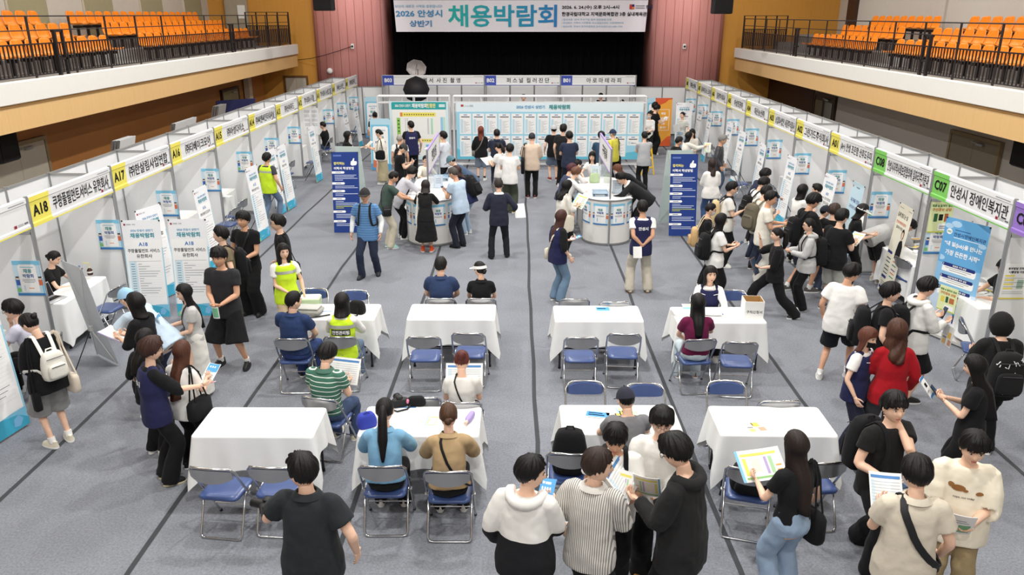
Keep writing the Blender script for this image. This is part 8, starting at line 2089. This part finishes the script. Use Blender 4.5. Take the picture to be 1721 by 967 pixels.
# ================================================================ bake the garments, then lay prints on them
def bake_all():
    for (o, vox, wr, extra, _) in TODO:
        md = o.modifiers.new('weld', 'REMESH'); md.mode = 'VOXEL'; md.voxel_size = vox; md.use_smooth_shade = True
        s1 = o.modifiers.new('smooth', 'SMOOTH'); s1.factor = .5; s1.iterations = (3 if vox < .015 else 1) if o.name.startswith('body') else (7 if vox < .015 else 4)
        if wr:
            d = o.modifiers.new('folds', 'DISPLACE'); d.texture = WRINK; d.texture_coords = 'GLOBAL'; d.strength = wr; d.mid_level = .5
    dg = bpy.context.evaluated_depsgraph_get()
    for (o, vox, wr, extra, _) in TODO:
        me = bpy.data.meshes.new_from_object(o.evaluated_get(dg))
        o.modifiers.clear(); old = o.data
        mats = [m for m in old.materials]
        if extra is not None:
            nv = len(me.vertices); co = np.empty(nv * 3); me.vertices.foreach_get('co', co); V = co.reshape(-1, 3)
            nl = len(me.loops); li = np.empty(nl, dtype=np.int32); me.loops.foreach_get('vertex_index', li)
            ls = np.empty(len(me.polygons), dtype=np.int32); me.polygons.foreach_get('loop_start', ls); lt = np.empty(len(me.polygons), dtype=np.int32); me.polygons.foreach_get('loop_total', lt)
            F = [tuple(int(x) for x in li[a:a + n]) for a, n in zip(ls, lt)]
            me2 = bpy.data.meshes.new(o.name)
            me2.from_pydata(list(map(tuple, V)) + extra.v, [], F + [tuple(nv + i for i in q) for q in extra.f])
            allm = [mats[0]] + [m for m in extra.mats if m is not mats[0]]
            for m in allm: me2.materials.append(m)
            ix = [allm.index(m) for m in extra.mats]
            me2.polygons.foreach_set('material_index', [0] * len(F) + [ix[k] for k in extra.m])
            bpy.data.meshes.remove(me); me = me2
        else:
            if not me.materials:
                for m in mats: me.materials.append(m)
        me.shade_smooth(); me.update()
        nm = o.name; o.data = me; me.name = nm
bake_all()
_bv = {}
for o, key, n in STRAPS:
    if key not in _bv:
        V = []; F = []
        for c in PEOPLE[key]['root'].children:
            if c.name.split('.')[0] in ('shirt', 'vest', 'trousers', 'shorts', 'skirt'):
                k = len(V); V += [v.co.copy() for v in c.data.vertices]; F += [tuple(k + i for i in p.vertices) for p in c.data.polygons]
        _bv[key] = BVHTree.FromPolygons(V, F)
    vs = o.data.vertices
    for q in range(0, len(vs), n):
        c = sum((vs[q + i].co for i in range(n)), Vector()) / n
        hit, nor, _, dist = _bv[key].find_nearest(c)
        if hit is not None:
            d = (c - hit).dot(nor)
            if d < .011 and dist < .12:
                mv = hit + nor * .011 - c
                for i in range(n): vs[q + i].co += mv
    o.data.update()
def drape(o, parts, name, lift=.004):
    """parts: list of (verts, faces, material, direction) projected on to the mesh of o along direction"""
    bv = BVHTree.FromPolygons([v.co.copy() for v in o.data.vertices], [tuple(p.vertices) for p in o.data.polygons])
    b = MB()
    for V, F, m, d in parts:
        out = []
        for v in V:
            hit = bv.ray_cast(v - d * .5, d, 1.2)
            out.append((hit[0] - d * lift) if hit[0] is not None else v)
        b.add(out, F, m)
    return b.build(name, o, 0)
for e in EXTRA:
    if e[0] == 'obj': continue
    vo, vt, c, r, n, s = e
    t, hgt, m = vt[0], vt[1], vt[2]
    v, f = text_geo(t, .03)
    sc_ = hgt / (v[:, 1].max() - v[:, 1].min()); cx = (v[:, 0].max() + v[:, 0].min()) / 2; cy = (v[:, 1].max() + v[:, 1].min()) / 2
    wx = sc_ * (vt[4] if len(vt) > 4 else 1.0)
    parts = []
    if len(vt) > 5 and vt[5]:
        ww = (v[:, 0].max() - v[:, 0].min()) * wx / 2 + .012; hh = hgt / 2 + .012; N = 12
        V = [c + n * .3 + r * (-ww + 2 * ww * i / N) + Z3 * z for i in range(N + 1) for z in (-hh, hh)]
        bb = [(2 * i, 2 * i + 2, 2 * i + 3, 2 * i + 1) for i in range(N)]
        drape(vo, [(V, bb, vt[5], -n)], 'back_patch', .004)
    V = [c + n * .3 + r * ((p[0] - cx) * wx) + Z3 * ((p[1] - cy) * sc_) for p in v]
    drape(vo, [(V, f, m, -n)], 'lettering', .008)
D = PEOPLE['creamtee']; sh_ = [c for c in D['root'].children if c.name.startswith('shirt')][0]; c0, _ = D['at'](.36); r_ = -D['r']; n_ = D['f']
def blob(cx, cz, rx, rz, lift=.3): return [c0 + n_ * lift + r_ * (cx + q * rx * math.cos(a)) + Z3 * (cz + q * rz * math.sin(a)) for q in (1, .5) for a in np.linspace(0, 2 * PI, 15)[:-1]]
RF = [(i, (i + 1) % 14, 14 + (i + 1) % 14, 14 + i) for i in range(14)] + [tuple(range(14, 28))]
BRN = ink((150, 98, 48)); parts = [(blob(x, z, a, b_), RF, BRN, -n_) for x, z, a, b_ in ((-.05, .0, .05, .026), (-.10, .015, .022, .02), (.10, -.03, .028, .016), (.0, -.015, .02, .012))]
drape(sh_, parts, 'print', .005)
v, f = text_geo('nope, not today', .01); k_ = .15 / (v[:, 0].max() - v[:, 0].min())
drape(sh_, [([c0 + n_ * .3 + r_ * ((p[0] - v[:, 0].mean()) * k_) + Z3 * (p[1] * k_ - .08) for p in v], f, INK, -n_)], 'lettering', .006)
bb = [c for o in bpy.data.objects if o.name.startswith('backpack') and 'hooded' in o.get('label', '') for c in o.children if c.name.startswith('bag_body')][0]
D = PEOPLE['hooded']; c0, _ = D['at'](.22); rr = random.Random(3); parts = []
for k in range(26):
    x, z, a, l = rr.uniform(-.14, .14), rr.uniform(-.20, .20), rr.uniform(0, 3.1), rr.uniform(.012, .026); dx, dz = math.cos(a), math.sin(a)
    parts.append(([c0 - D['f'] * .6 + D['r'] * (x + q * l * dx - p * .004 * dz) + Z3 * (z + q * l * dz + p * .004 * dx) for q, p in ((-1, -1), (1, -1), (1, 1), (-1, 1))], [(0, 1, 2, 3)], WHITEINK, D['f']))
drape(bb, parts, 'print', .003)
